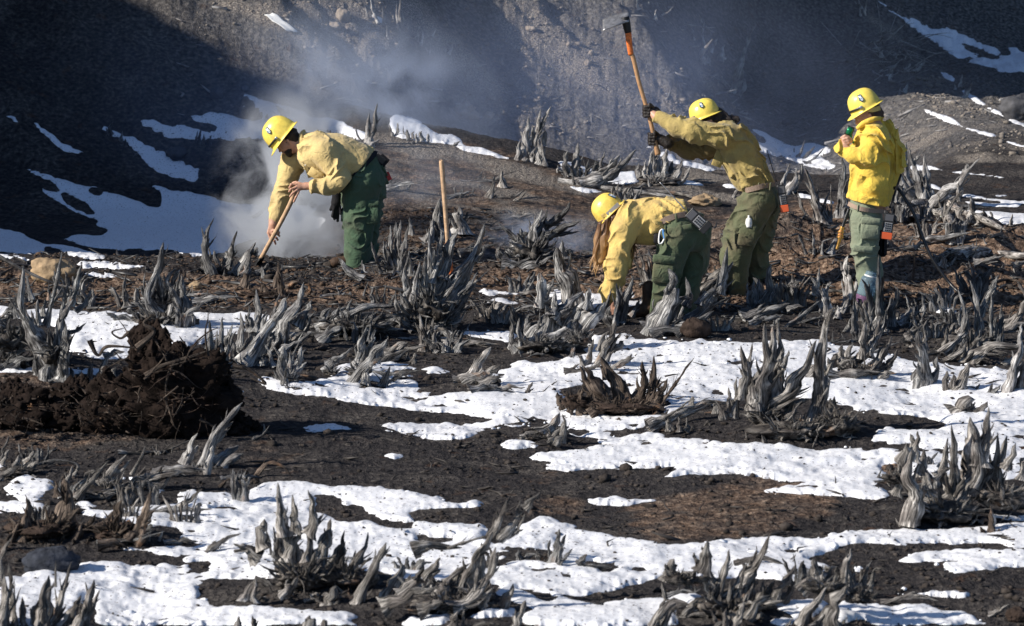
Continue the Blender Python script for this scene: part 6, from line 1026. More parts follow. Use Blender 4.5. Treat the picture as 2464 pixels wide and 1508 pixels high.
# ---------------- the person swinging the hoe
Cf = Fig('C', -.1, (740, 1230)); pc = thing('person', 'worker swinging a grub hoe overhead, soot-stained olive shirt and dark gloves', 'person', Cf.org)
B = Blend(.007); o, f_, S_, U_ = head(B, Cf, (565, 520), (-.88, .47)); limb(B, Cf, [(585, 535, 0, 32), (640, 560, 0, 36), (680, 610, 0, 60), (770, 800, 0, 60)], .04, 1.25)
limb(B, Cf, [(650, 580, -.18, 30), (500, 545, -.24, 25), (350, 500, -.12, 16), (325, 480, -.09, 15)]); limb(B, Cf, [(610, 640, .17, 30), (490, 650, .14, 25), (400, 610, .0, 17), (365, 600, -.04, 16)])
limb(B, Cf, [(790, 860, -.09, 50), (705, 1030, -.1, 36), (690, 1260, -.1, 24)]); limb(B, Cf, [(830, 870, .09, 50), (790, 1030, .1, 36), (785, 1260, .1, 24)])
for cx, cy, dy_ in ((318, 478, -.07), (340, 598, -.05)):
    B.cap(Cf.P(cx + 22, cy, dy_), .030, Cf.P(cx, cy, dy_), .034, .02, .9)
    fingers(B, Cf, [[(cx - 2, cy - 20 + 10 * i, dy_ - .035), (cx - 16, cy - 20 + 10 * i, dy_ - .03), (cx - 19, cy - 19 + 10 * i, dy_ + .015)] for i in range(4)] + [[(cx + 14, cy - 18, dy_ - .01), (cx - 2, cy - 30, dy_ - .03)]], .0105)
skin('body', B, M['skin'], pc); eyes(o, f_, S_, U_, pc)
for cx, cy, dy_, wx, wy in ((318, 478, -.07, 350, 492), (340, 598, -.05, 392, 612)):
    Bg = Blend(.0055); Bg.cap(Cf.P(wx + 8, wy + 4, dy_ - .01), .046, Cf.P(cx + 28, cy + 2, dy_), .042, .02); Bg.cap(Cf.P(cx + 22, cy, dy_), .040, Cf.P(cx, cy, dy_), .044, .015, .9)
    fingers(Bg, Cf, [[(cx - 0, cy - 22 + 13.5 * i, dy_ - .042), (cx - 18, cy - 22 + 13.5 * i, dy_ - .036), (cx - 22, cy - 21 + 13.5 * i, dy_ + .018)] for i in range(4)] + [[(cx + 16, cy - 20, dy_ - .02), (cx + 2, cy - 33, dy_ - .04)]], .0145, .005)
    skin('glove', Bg, M['glove'], pc, lambda P, s: .003 * fbm3(P * 35, 2, s), 2)
Bh = Blend(.008); Bh.cap(Cf.P(580, 500, 0), .085, Cf.P(610, 505, 0), .075, .04); Bh.cap(Cf.P(620, 507, 0), .052, Cf.P(690, 520, -.02), .030, .04, 1.3); skin('hair', Bh, M['hair_dark'], pc, lambda P, s: .016 * fbm3(P * 32, 3, s))
Bs = Blend(.008); limb(Bs, Cf, [(655, 590, 0, 62), (700, 650, 0, 84), (745, 740, 0, 82), (785, 800, 0, 76)], .05, 1.25); limb(Bs, Cf, [(650, 560, 0, 48), (690, 590, 0, 55)], .04, 1.8)
limb(Bs, Cf, [(670, 585, -.12, 62), (620, 575, -.2, 54), (500, 553, -.24, 48), (440, 540, -.20, 42), (362, 502, -.12, 30)], .03)
Bs.cut(Cf.P(716, 822, 0), np.array([.18, 0, -1.0])); skin('shirt', Bs, M['shirt_olive'], pc, cloth_folds(1.3, (.5, 0, 1)), 23)
Bs2 = Blend(.008); limb(Bs2, Cf, [(640, 625, .12, 50), (560, 650, .16, 44), (490, 652, .14, 42), (405, 615, .02, 30)], .03); skin('sleeve', Bs2, M['shirt_olive_dark'], pc, cloth_folds(1.3, (1, 0, .3)), 25, 'darker olive far sleeve')
flap(Cf, 'pocket', (616, 680, -.10), 44, 70, 0, .35, 'shirt_olive', pc, .01)
Bt = Blend(.0085); limb(Bt, Cf, [(790, 800, 0, 70), (805, 860, 0, 78)], .05, 1.2); limb(Bt, Cf, [(785, 860, -.09, 80), (710, 1010, -.1, 72), (688, 1100, -.1, 66), (690, 1250, -.1, 50)], .03); limb(Bt, Cf, [(830, 870, .09, 66), (800, 1010, .1, 56), (785, 1120, .1, 48), (792, 1250, .1, 42)], .03)
Bt.cut(Cf.P(790, 800, 0), np.array([-.08, 0, 1.0])); skin('trousers', Bt, M['green3'], pc, cloth_folds(1.3, (.3, 0, 1)), 28)
band(Cf, 'belt', [(722, 815, -.12), (740, 808, -.20), (800, 792, -.21), (858, 788, -.10)], 11, 'web', pc); 
for x in (785, 835): flap(Cf, 'belt_loop', (x, 793, -.21), 9, 34, 0, .1, 'green3', pc, .008)
flap(Cf, 'pocket', (735, 1000, -.235), 76, 95, 0, .15, 'green3', pc, .022); flap(Cf, 'pocket', (825, 850, -.17), 60, 40, 0, .1, 'green3', pc, .01)
helmet(Cf, pc, (560, 498), (-.93, .37), 66, 70, 20, strap=False, badge=(.0, .50)); boots(Cf, pc, [(690, 1275, -.1), (790, 1275, .1)])
radio(Cf, 'black radio with white keys and an orange base on the hip of the hoe swinger', (888, 835), -.16, 34, 130, -.16, [(862, 775), (822, 640)], 'orange', None)
bt = thing('small_bottle', 'small white bottle in the leg pocket of the hoe swinger', 'bottle', Cf.P(742, 940, -.24) + Cf.org); put2('body', tube([(0, 0, -.05), (0, 0, 0), (0, 0, .02), (0, 0, .03)], [.028, .028, .022, .012], 12, 14), 'white', bt); put2('cap', tube([(0, 0, .03), (0, 0, .05)], .010, 10), 'white', bt)
hoe = thing('grub_hoe', 'long-handled grub hoe raised overhead, orange paint under its black iron head', 'hoe', Cf.P(355, 660, -.06) + Cf.org); ho = np.array(hoe.location) - Cf.org
hp = lambda x, y, d=-.075: Cf.P(x, y, d) - ho
put2('handle', tube([hp(356, 664), hp(344, 610), hp(318, 500), hp(275, 355), hp(250, 250), hp(238, 228)], [.025, .019, .017, .018, .019, .021], 14, 34), 'handle', hoe); put2('painted_neck', tube([hp(240, 235), hp(232, 180), hp(227, 130)], [.0225, .025, .027], 14, 14), 'orange_paint', hoe)
put2('iron_socket', tube([hp(228, 140), hp(222, 110), hp(214, 72)], [.028, .033, .036], 14, 12), 'black_iron', hoe)
vs = []; 
for i, tt in enumerate(np.linspace(0, 1, 12)):
    cx = 232 - 114 * tt; cy = 70 + 4 * math.sin(tt * 3) + 34 * tt ** 1.8; w_ = .035 + .055 * min(1, tt * 2.2)
    for j, s_ in enumerate(np.linspace(-1, 1, 7)): vs.append(hp(cx, cy, -.075 + w_ * s_ - .04 * tt) + np.array([0, 0, .038 * s_]))
F = [(i * 7 + j, i * 7 + j + 1, (i + 1) * 7 + j + 1, (i + 1) * 7 + j) for i in range(11) for j in range(6)]; bl = put2('blade', (vs, F, None), 'blade', hoe); bl.modifiers.new('thickness', 'SOLIDIFY').thickness = .007

# ---------------- the person with the hose
Df = Fig('D', -.75, (420, 1390)); pd = thing('person', 'standing worker in bright yellow jacket holding a green-lensed object to the chin', 'person', Df.org)
B = Blend(.007); o, f_, S_, U_ = head(B, Df, (403, 232), (-.90, .43)); limb(B, Df, [(430, 270, 0, 42), (455, 330, 0, 48), (460, 400, 0, 90), (420, 780, 0, 85)], .04, 1.3)
limb(B, Df, [(436, 385, -.12, 34), (395, 495, -.22, 33), (255, 435, -.16, 24), (262, 405, -.14, 22)]); limb(B, Df, [(520, 375, .15, 26), (580, 540, .15, 33), (520, 700, .1, 24), (500, 740, .08, 22)])
limb(B, Df, [(380, 860, -.08, 62), (380, 1040, -.08, 46), (420, 1400, -.06, 34)]); limb(B, Df, [(450, 860, .1, 62), (440, 1040, .1, 46), (470, 1400, .1, 34)])
B.cap(Df.P(258, 400, -.14), .030, Df.P(262, 378, -.14), .036, .02, .8); fingers(B, Df, [[(240, 368, -.16), (262, 356, -.17), (285, 362, -.16)], [(250, 378, -.175), (275, 370, -.18), (296, 372, -.165)], [(258, 390, -.175), (282, 384, -.18), (300, 380, -.165)], [(262, 400, -.17), (285, 398, -.175), (302, 392, -.16)], [(272, 372, -.13), (295, 362, -.13), (308, 358, -.13)]], .0105)
B.cap(Df.P(505, 740, .08), .030, Df.P(498, 765, .08), .034, .02); fingers(B, Df, [[(488 + 9 * i, 775, .07), (486 + 9 * i, 800, .06), (490 + 9 * i, 818, .07)] for i in range(4)] + [[(485, 755, .05), (478, 785, .04)]], .0105)
skin('body', B, M['skin'], pd); eyes(o, f_, S_, U_, pd)
Bh = Blend(.007); Bh.cap(Df.P(440, 215, 0), .072, Df.P(465, 240, 0), .055, .04, 1.1); Bh.cap(Df.P(425, 235, -.07), .022, Df.P(470, 248, -.05), .024, .02); skin('hair', Bh, M['hair_brown'], pd, lambda P, s: .008 * fbm3(P * 40, 3, s))
Bs = Blend(.008); limb(Bs, Df, [(430, 345, 0, 78), (440, 420, 0, 118), (430, 560, 0, 128), (425, 690, 0, 128), (420, 770, 0, 120)], .05, 1.25); limb(Bs, Df, [(425, 290, 0, 62), (435, 330, 0, 72)], .04, 1.2); limb(Bs, Df, [(510, 360, .1, 80), (570, 470, .14, 62), (580, 560, .14, 54), (530, 700, .12, 46)], .03)
limb(Bs, Df, [(445, 360, -.1, 78), (425, 400, -.18, 70), (395, 480, -.23, 56)], .03); limb(Bs, Df, [(395, 482, -.23, 56), (310, 470, -.20, 50), (250, 445, -.16, 38), (248, 425, -.15, 34)], .02)
Bs.cut(Df.P(280, 745, 0), np.array([-.18, 0, -1.0])); skin('jacket', Bs, M['jacket'], pd, cloth_folds(1.35, (.6, 0, 1)), 33)
put2('collar', tube([Df.P(340, 318, -.09), Df.P(375, 285, -.115), Df.P(430, 262, -.11), Df.P(480, 258, -.06)], [.018, .022, .022, .018], 10), 'jacket', pd)
Bt = Blend(.0085); limb(Bt, Df, [(400, 780, 0, 100), (400, 850, 0, 100)], .05, 1.15); limb(Bt, Df, [(385, 860, -.07, 92), (385, 1030, -.08, 80), (400, 1200, -.07, 62), (418, 1400, -.06, 55)], .03); limb(Bt, Df, [(430, 860, .1, 80), (425, 1030, .1, 66), (450, 1200, .1, 54), (465, 1400, .1, 50)], .03)
skin('trousers', Bt, M['green4'], pd, cloth_folds(1.2, (.3, 0, 1)), 38); band(Df, 'belt', [(285, 770, -.08), (330, 785, -.19), (400, 800, -.2), (500, 815, -.12)], 13, 'web', pd)
flap(Df, 'pocket_flap', (415, 865, -.215), 120, 44, 0, .1, 'green4', pd, .014); flap(Df, 'pocket', (410, 925, -.205), 115, 100, 0, .05, 'green4', pd, .018); flap(Df, 'pocket_flap', (368, 1035, -.20), 125, 40, 0, .12, 'green4', pd, .014)
for x in (338, 340): flap(Df, 'belt_loop', (x, 788, -.2), 10, 44, 0, .1, 'green4', pd, .008)
helmet(Df, pd, (397, 200), (-.87, .49), 98, 118, 30, badge=(-.02, .42)); band(Df, 'head_band', [(395, 200, -.10), (430, 205, -.105), (480, 195, -.07)], 14, 'shirt_yellow', pd); boots(Df, pd, [(420, 1400, -.06), (470, 1400, .1)])
flap(Df, 'hip_pouch', (500, 1020, .02), 50, 160, 0, .0, 'black_cloth', pd, .05)
band(Df, 'radio_strap', [(602, 590, -.12), (570, 670, -.17), (548, 740, -.18), (530, 790, -.18)], 6, 'black_cloth', pd)
radio(Df, 'black radio with an orange base at the hip of the worker in the bright jacket', (520, 880), .14, 62, 175, -.19, [(540, 790), (545, 760)], 'orange')
gg = thing('green_goggles', 'dark green reflective goggles held up to the chin of the jacketed worker', 'goggles', Df.P(290, 330, -.14) + Df.org); go = np.array(gg.location) - Df.org
put2('lens', boxm((0, 0, 0), (.028, .012, .036), (.9, 0, -.4), (.4, 0, .9), .8), 'green_lens', gg) if 'green_lens' in M else None
M['green_lens'] = plain('green_mirror_lens', (.01, .18, .07), .12, .5); put2('lens', boxm((0, -.006, 0), (.024, .012, .032), (.9, 0, -.4), (.4, 0, .9), .8), 'green_lens', gg); put2('frame', boxm((.0, .004, 0), (.032, .010, .040), (.9, 0, -.4), (.4, 0, .9), .5), 'black_plastic', gg)
put2('stem', tube([(.01, 0, -.03), (.02, 0, -.07), (.035, 0, -.10)], .009, 8), 'green_lens', gg)
# hose, nozzle
hs = thing('fire_hose', 'black rubber hose curving from the jacketed worker down to the stumps', 'hose', Df.P(600, 700, -.05) + Df.org); h0 = np.array(hs.location) - Df.org; q_ = lambda x, y, d: Df.P(x, y, d) - h0
gp = lambda u, v: ground(u, v) - np.array(hs.location) + np.array([0, 0, .02])
put2('hose', tube([q_(560, 690, .05), q_(592, 690, .02), q_(640, 760, -.02), (q_(690, 850, -.05)), q_(735, 975, -.08), q_(790, 1100, -.12), q_(885, 1235, -.18), q_(960, 1300, -.24), gp(2335, 712)], .0135, 10, 60), 'rubber', hs) if 'rubber' in M else None
M['rubber'] = plain('black_rubber', (.012, .012, .013), .32, 0, .2, 60, .2); put2('hose', tube([q_(560, 690, .05), q_(592, 690, .02), q_(640, 760, -.02), (q_(690, 850, -.05)), q_(735, 975, -.08), q_(790, 1100, -.12), q_(885, 1235, -.18), q_(960, 1300, -.24), gp(2335, 712), gp(2350, 700)], .0135, 10, 60), 'rubber', hs)
nz = thing('hose_nozzle', 'brass nozzle hanging by the knee of the jacketed worker', 'nozzle', Df.P(235, 960, -.1) + Df.org); n0 = np.array(nz.location) - Df.org; z_ = lambda x, y, d=-.1: Df.P(x, y, d) - n0
put2('hose_end', tube([z_(290, 800), z_(268, 860), z_(250, 915)], .014, 10), 'rubber', nz); put2('coupling', tube([z_(250, 908), z_(243, 935)], .019, 12), 'brass', nz); put2('valve', tube([z_(242, 930), z_(236, 975)], [.020, .022], 12), 'copper', nz); put2('tip', tube([z_(235, 975), z_(225, 1015), z_(214, 1045)], [.016, .012, .010], 12), 'brass', nz)
for yy in (940, 958, 972): put2('collar_ring', tube([z_(241 - (yy - 940) * .13, yy - 4), z_(240 - (yy - 940) * .13, yy + 4)], .028, 12), 'brass', nz)
# the water bottle in front of the trouser leg
def clear_mat(name, col, rough=.08, alpha=.55):
    m, n, l, b = new_mat(name); b.inputs['Base Color'].default_value = (*col, 1); b.inputs['Roughness'].default_value = rough; b.inputs['Transmission Weight'].default_value = alpha; b.inputs['IOR'].default_value = 1.2; return m
M['clear'] = clear_mat('cloudy_clear_plastic', (.36, .50, .60), .2, .7); M['purple'] = clear_mat('purple_drink', (.22, .12, .22), .2, .35)
wb = thing('water_bottle', 'clear plastic bottle half full of purple drink before the trouser leg', 'bottle', Df.P(385, 1290, -.22) + Df.org); ax = np.array([.26, 0, 1.0]); ax /= np.linalg.norm(ax); m_ = Df.m
put2('upper_half', tube([ax * -20 * m_, ax * 50 * m_, ax * 85 * m_, ax * 98 * m_, ax * 100 * m_], np.array([54, 53, 50, 34, 32]) * m_, 20, 30), 'clear', wb); put2('drink', tube([-ax * 82 * m_, -ax * 78 * m_, -ax * 20.5 * m_], np.array([46, 52, 54]) * m_, 20, 14), 'purple', wb)
put2('neck_ring', tube([ax * 98 * m_, ax * 106 * m_], 38 * m_, 18), 'white', wb); put2('cap', tube([ax * 106 * m_, ax * 128 * m_], np.array([36, 33]) * m_, 18), 'clear', wb)
print('people', round(time.time() - T0, 1))
# ------------------------------------------------------------------ upright tool, rocks, sticks, root ball
up = thing('upright_tool', 'upright wooden tool handle with an orange painted base stuck in the ground', 'tool', ground(1088, 690)); uy = float(up.location[1]); uo = np.array(up.location)
w_ = lambda u, v: W(u, v, uy) - uo
put2('handle', tube([w_(1061, 388), w_(1063, 400), w_(1071, 500), w_(1079, 610)], [.016, .021, .019, .0185], 14, 30), 'handle2', up); put2('painted_section', tube([w_(1077, 585), w_(1083, 650), w_(1092, 720)], [.0215, .026, .024], 14, 16), 'orange_paint', up); put2('iron_head', tube([w_(1091, 712), w_(1098, 800)], [.028, .03], 12, 8), 'black_iron', up)
def rock(label, u, v, w, h, mat='stone', name='boulder', cat='rock', seed=1, rough=.18, sink=.25, flat=1.0):
    g = ground(u, v + h * .5); m = (g[1] + 35) / FPX; rx, rz = w * m / 2, h * m / 2 / (1 - sink * .5); sh = lump(rx, rx * .8, rz, seed, rough, 44, 28); dd = fbm3(sh[0] / rx * 4 + seed, 4, seed)[:, None]; sh = (sh[0] * (1 + .06 * dd), sh[1], sh[2]); o = put('rock', sh, mat); o.name = name; o.location = (g[0], g[1] + rx * .3, g[2] + rz * (1 - sink)); tag(o, label, cat); return o
for i, (lab, u, v, w, h, mt, kw) in enumerate([
    ('large smooth tan boulder behind the tall charred stump', 125, 652, 110, 54, 'tan_stone', {}), ('round pale boulder beside the twigs on the sunlit slope', 825, 36, 36, 30, 'stone', {}), ('angular pale boulder below the round boulder', 806, 63, 30, 18, 'stone', {}),
    ('dark rounded rock above the shaded snow', 521, 224, 32, 28, 'dark_stone', {}), ('dark flat-topped rock sitting in the snow bank', 427, 368, 46, 26, 'dark_stone', {}), ('small dark rock near the top of the shaded snow', 590, 212, 22, 18, 'dark_stone', {}),
    ('flat tan slab lying behind the crouching woman', 1698, 484, 74, 26, 'tan_stone', {'rough': .3}), ('white lumpy rock at the foot of the smoky slope', 1118, 268, 58, 32, 'stone', {'rough': .5}), ('curved pale rock beside the lumpy white rock', 1177, 278, 24, 16, 'stone', {}),
    ('small pale rock right below the sunlit gravel streak', 1277, 69, 28, 12, 'stone', {}), ('tiny round stone on the middle of the slope', 1368, 107, 12, 9, 'stone', {}), ('pale pebble beside the hoe handle on the slope', 1423, 127, 12, 12, 'stone', {}), ('pale stone on the gravel beneath the hoe blade', 1413, 152, 16, 14, 'stone', {}),
    ('grey hump of rock on the dark slope behind the hoe swinger', 1892, 296, 22, 16, 'dark_stone', {}), ('bluish grey boulder in deep shade at the frame edge', 2455, 260, 90, 60, 'dark_stone', {}),
    ('broad dark boulder half hidden under black wood in the front corner', 120, 1352, 140, 62, 'blue_stone', {}), ('small tan stone in the brown berm', 470, 688, 34, 18, 'tan_stone', {}), ('pale stone chip lying by the hot ash pit', 600, 660, 52, 10, 'stone', {'rough': .35}),
    ('dusty tan rock on the soil bank behind the hose', 2060, 700, 40, 20, 'tan_stone', {}), ('brown rock under the stump by the crouching woman', 1672, 790, 70, 46, 'root_soil', {}), ('reddish stone in the bottom corner', 2450, 1480, 60, 34, 'root_soil', {}), ('dark rounded stone at the frame edge by the massive stump', 2440, 1205, 70, 44, 'dark_stone', {})]):
    if mt not in M: M['tan_stone'] = plain('tan_stone', (.32, .23, .14), .85, 0, .3, 12, .6, .2, 50); M['blue_stone'] = plain('blue_grey_stone', (.03, .034, .045), .9, 0, .5, 14, .9, .2, 50)
    rock(lab, u, v, w, h, mt, seed=i + 4, **kw)
# pale sheet left on the upper slope
c4 = [ground(*p) + np.array([0, -.02, .03]) for p in ((636, 42), (662, 39), (718, 82), (688, 80))]; c4 = [c4[0], c4[1], c4[2], c4[3]]; ctr = np.mean(c4, 0); vs = []; n_ = 9
for i in range(n_):
    for j in range(n_):
        a, b = i / (n_ - 1), j / (n_ - 1); p = (c4[0] * (1 - a) + c4[1] * a) * (1 - b) + (c4[3] * (1 - a) + c4[2] * a) * b; p = p + np.array([0, 0, .012 * float(vnoise2(np.array([a * 4.]), np.array([b * 6.]), 3)[0])]); p[2] = max(p[2], gz(p[0], p[1]) + .01); vs.append(p - ctr)
o = put2('plastic_sheet', (vs, [(i * n_ + j, i * n_ + j + 1, (i + 1) * n_ + j + 1, (i + 1) * n_ + j) for i in range(n_ - 1) for j in range(n_ - 1)], None), 'white', None); o.location = ctr; o.modifiers.new('thickness', 'SOLIDIFY').thickness = .006; tag(o, 'flat white rectangular sheet lying on the slope above the helmet of the bending man', 'sheet')
# loose sticks
def stick(name, label, cat, pts, w, mat, y=None, lift=.02):
    g = ground(*pts[0]) if y is None else W(*pts[0], y); o = thing(name, label, cat, g); P = []
    for (u, v) in pts: P.append((W(u, v, g[1]) if y is not None else ground(u, v) + np.array([0, 0, lift])) - g)
    put('stem', prong(np.array(P), w * (g[1] + 35) / FPX / 2, K=8, power=.35, flare=.05), mat, o); return o
stick('dead_branch', 'long thin pale stick slanting from the frame edge across the tan boulder', 'stick', [(-30, 600), (48, 645), (130, 682), (200, 700)], 9, 'drift', y=-.3)
stick('fallen_log', 'long pale peeled log lying on the mound behind the crouching woman', 'log', [(1345, 440), (1440, 455), (1540, 470), (1625, 478)], 18, 'silver'); stick('fallen_log', 'short grey log by the flat tan slab', 'log', [(1560, 468), (1640, 474), (1700, 492)], 12, 'drift')
stick('exposed_root', 'long thick grey root curving over the brown slope at the frame edge', 'root', [(2190, 510), (2260, 500), (2330, 520), (2420, 560)], 34, 'drift'); stick('exposed_root', 'dusty looping root under the curved silver branch', 'root', [(2190, 540), (2230, 520), (2280, 530), (2290, 555)], 26, 'drift')
stick('fallen_log', 'flat weathered trunk half buried at the frame edge behind the hose', 'log', [(2280, 622), (2360, 612), (2464, 622), (2540, 630)], 34, 'drift'); stick('dead_branch', 'curved twig on the brown bank near the frame edge', 'twig', [(2380, 690), (2420, 680), (2450, 684), (2475, 700)], 8, 'brown')
stick('dead_branch', 'wavy twig standing in the brown bank beside the hose', 'twig', [(2190, 700), (2198, 650), (2200, 610), (2196, 606)], 6, 'brown', y=.2)
# brush of thin twigs on the shaded slope
br_ = thing('brush_pile', 'tangle of thin pale twigs spread over the shaded slope', 'brush', ground(2120, 170)); bo = np.array(br_.location); rg = np.random.default_rng(5)
for i in range(46):
    u0, v0 = rg.uniform(2035, 2190), rg.uniform(90, 190); a_ = rg.normal(-.25, .55); L_ = rg.uniform(40, 130) * (1 if rg.random() < .75 else -1); pts = []
    g0 = ground(u0, v0)
    for t_i in np.linspace(0, 1, 5): pts.append(W(u0 + math.cos(a_) * L_ * t_i, v0 + math.sin(a_) * L_ * t_i + 14 * math.sin(t_i * 3 + i), g0[1] - .35 - .2 * math.sin(3.1 * t_i) + .1 * rg.normal() * t_i) - bo)
    put('twig', prong(np.array(pts), rg.uniform(.006, .012), K=5, rough=.4, power=.4), 'bone', br_)
# ------------------------------------------------------------------ the root ball: soil clinging to a mat of fine roots
rb = thing('root_ball', 'big upturned ball of dark soil and fine roots beside the grey stumps', 'root ball', ground(400, 1062)); ro = np.array(rb.location); rg = np.random.default_rng(11); my = ro[1] + .35
crumbs = []
for (u, v, rx, ry) in ((420, 960, 132, 104), (365, 848, 40, 60), (300, 985, 90, 80), (500, 1000, 66, 66), (425, 890, 85, 48), (500, 930, 50, 60), (330, 1040, 120, 34), (560, 1040, 60, 26), (540, 1000, 30, 50), (250, 1010, 60, 46), (150, 1005, 110, 48), (40, 985, 90, 46), (200, 950, 60, 30)):
    c = W(u, v, my + rg.uniform(-.1, .15)) - ro; m = (my + 35) / FPX; sh = lump(rx * m, max(rx * m * .6, .12), ry * m, int(rg.integers(999)), .42, 90, 56); d = fbm3(sh[0] * 22 + u, 3, 5)[:, None]; put('soil_clump', (sh[0] * (1 + d * .16) + c, sh[1], sh[2]), 'dark_soil', rb); crumbs.append(sh[0] * (1 + d * .16) + c)
cp = np.vstack(crumbs); cp = cp[rg.integers(0, len(cp), 5000)]; cs = .012 * np.exp(rg.normal(0, .5, 5000)); co_ = np.array([(1, 0, 0), (-1, 0, 0), (0, 1, 0), (0, -1, 0), (0, 0, 1), (0, 0, -1)]); cv = (cp[:, None] + co_[None] * cs[:, None, None] * (1 + rg.uniform(-.4, .4, (5000, 6, 1)))).reshape(-1, 3)
cf = (np.array([(0, 2, 4), (2, 1, 4), (1, 3, 4), (3, 0, 4), (2, 0, 5), (1, 2, 5), (3, 1, 5), (0, 3, 5)])[None] + np.arange(5000)[:, None, None] * 6).reshape(-1, 3); o = link('soil_crumbs', np_mesh(cv, cf, False), rb, M['dark_soil']); o['kind'] = 'stuff'
for i in range(75):
    a_ = rg.uniform(0, 6.28); rr = math.sqrt(rg.random()); u0, v0 = 410 + 130 * rr * math.cos(a_), 930 + 110 * rr * math.sin(a_); L_ = rg.uniform(18, 110); b_ = rg.uniform(0, 6.28); dy_ = -.42 * math.sqrt(max(0, 1 - rr * rr)) - .06; P = []
    for t_i in np.linspace(0, 1, 6): b_ += rg.normal() * .22; u0 += math.cos(b_) * L_ / 5; v0 += math.sin(b_) * L_ / 5; P.append(W(u0, v0, my + dy_ + .05 * rg.normal() * t_i) - ro)
    put('root', prong(np.array(P), rg.uniform(.002, .008), K=5, rough=.5, power=.4, flare=.1), 'brown' if rg.random() < .45 else 'root_soil', rb)
for i in range(90):
    u0, v0 = rg.uniform(-10, 300), rg.uniform(945, 1050); L_ = rg.uniform(14, 60); b_ = rg.uniform(0, 6.28); P = []
    for t_i in np.linspace(0, 1, 5): b_ += rg.normal() * .3; u0 += math.cos(b_) * L_ / 4; v0 += math.sin(b_) * L_ / 6; P.append(W(u0, v0, my - .3 - .1 * rg.random()) - ro)
    put('root', prong(np.array(P), rg.uniform(.002, .007), K=5, rough=.5, power=.4, flare=.1), 'brown', rb)
for pts, w in (([(215, 820), (235, 855), (260, 835), (330, 838)], 9), ([(350, 905), (390, 880), (450, 862), (500, 845)], 10), ([(330, 838), (370, 800), (345, 780), (365, 760)], 10), ([(480, 1010), (520, 1030), (545, 1050), (530, 1000)], 5), ([(310, 800), (290, 815), (270, 800), (300, 790)], 6), ([(420, 870), (400, 920), (400, 990), (380, 1020)], 6), ([(560, 880), (600, 890), (640, 925), (600, 910)], 8)):
    put('root', prong(np.array([W(u, v, my - .35) - ro for u, v in pts]), w * .0017, K=6, rough=.5, power=.4), 'brown', rb)

# ------------------------------------------------------------------ loose litter nobody could count
def scatter(name, label, n, area, size, mat, seed, flat=.6, keep=None, twig=False, top=False):
    rg = np.random.default_rng(seed); VS, FS, off = [], [], 0; ico = [(0, 0, 1), (.89, 0, .45), (.28, .85, .45), (-.72, .53, .45), (-.72, -.53, .45), (.28, -.85, .45), (.72, .53, -.45), (-.28, .85, -.45), (-.89, 0, -.45), (-.28, -.85, -.45), (.72, -.53, -.45), (0, 0, -1)]
    T_ = [(0, 1, 2), (0, 2, 3), (0, 3, 4), (0, 4, 5), (0, 5, 1), (1, 6, 2), (2, 7, 3), (3, 8, 4), (4, 9, 5), (5, 10, 1), (2, 6, 7), (3, 7, 8), (4, 8, 9), (5, 9, 10), (1, 10, 6), (6, 11, 7), (7, 11, 8), (8, 11, 9), (9, 11, 10), (10, 11, 6)]; ico = np.array(ico)
    x = rg.uniform(area[0], area[1], n * 3); y = rg.uniform(area[2], area[3], n * 3); dens = fbm2(x * .8, y * .6, 3, seed) + .25
    ok = dens > rg.uniform(-.7, .9, len(x)); 
    if keep is not None: ok &= keep(x, y)
    x, y = x[ok][:n], y[ok][:n]; z = (Ztop if top else Zfull)(x, y); n = len(x)
    if not twig:
        s = size * np.exp(rg.normal(0, .55, n)); s = np.clip(s, size * .3, size * 4)
        V = ico[None] * (1 + rg.uniform(-.45, .35, (n, 12, 1))) * s[:, None, None] * np.array([1.15, 1.0, flat]); a = rg.uniform(0, 6.28, n); c_, s_ = np.cos(a), np.sin(a); X = V[..., 0] * c_[:, None] - V[..., 1] * s_[:, None]; Y = V[..., 0] * s_[:, None] + V[..., 1] * c_[:, None]
        V = np.stack([X + x[:, None], Y + y[:, None], V[..., 2] + z[:, None] + s[:, None] * flat * .4], -1).reshape(-1, 3); F = (np.array(T_)[None] + np.arange(n)[:, None, None] * 12).reshape(-1, 3)
    else:
        L = size * np.exp(rg.normal(0, .5, n)); a = rg.uniform(0, 6.28, n); el = np.abs(rg.normal(0, .25, n)); r = L * rg.uniform(.02, .06, n) + .002; d = np.stack([np.cos(a) * np.cos(el), np.sin(a) * np.cos(el), np.sin(el)], -1); side = np.stack([-np.sin(a), np.cos(a), 0 * a], -1); upv = np.cross(d, side); mid = np.stack([x, y, z + .015], -1); bend = side * (rg.normal(0, .12, n) * L)[:, None]
        V = []
        for t_i, sc, bn in ((-.5, 1, 0), (0, .9, 1), (.5, .25, 0)):
            for k_ in range(4): an = k_ * 1.5708; V.append(mid + d * (L * t_i)[:, None] + bend * bn + (side * math.cos(an) + upv * math.sin(an)) * (r * sc)[:, None])
        V = np.stack(V, 1).reshape(-1, 3); q = [(i * 4 + k_, i * 4 + (k_ + 1) % 4, (i + 1) * 4 + (k_ + 1) % 4, (i + 1) * 4 + k_) for i in range(2) for k_ in range(4)] + [(3, 2, 1, 0), (8, 9, 10, 11)]; F = (np.array(q)[None] + np.arange(n)[:, None, None] * 12).reshape(-1, 4)
    tag(link(name, np_mesh(V, F, False), None, M[mat]), label, kind='stuff')
def bare(x, y): u, v = proj(x, y, Zlook(x, y)); return sample(s_soft, u, v) < .25
def snowy(x, y): u, v = proj(x, y, Zlook(x, y)); return sample(s_soft, u, v) > .45
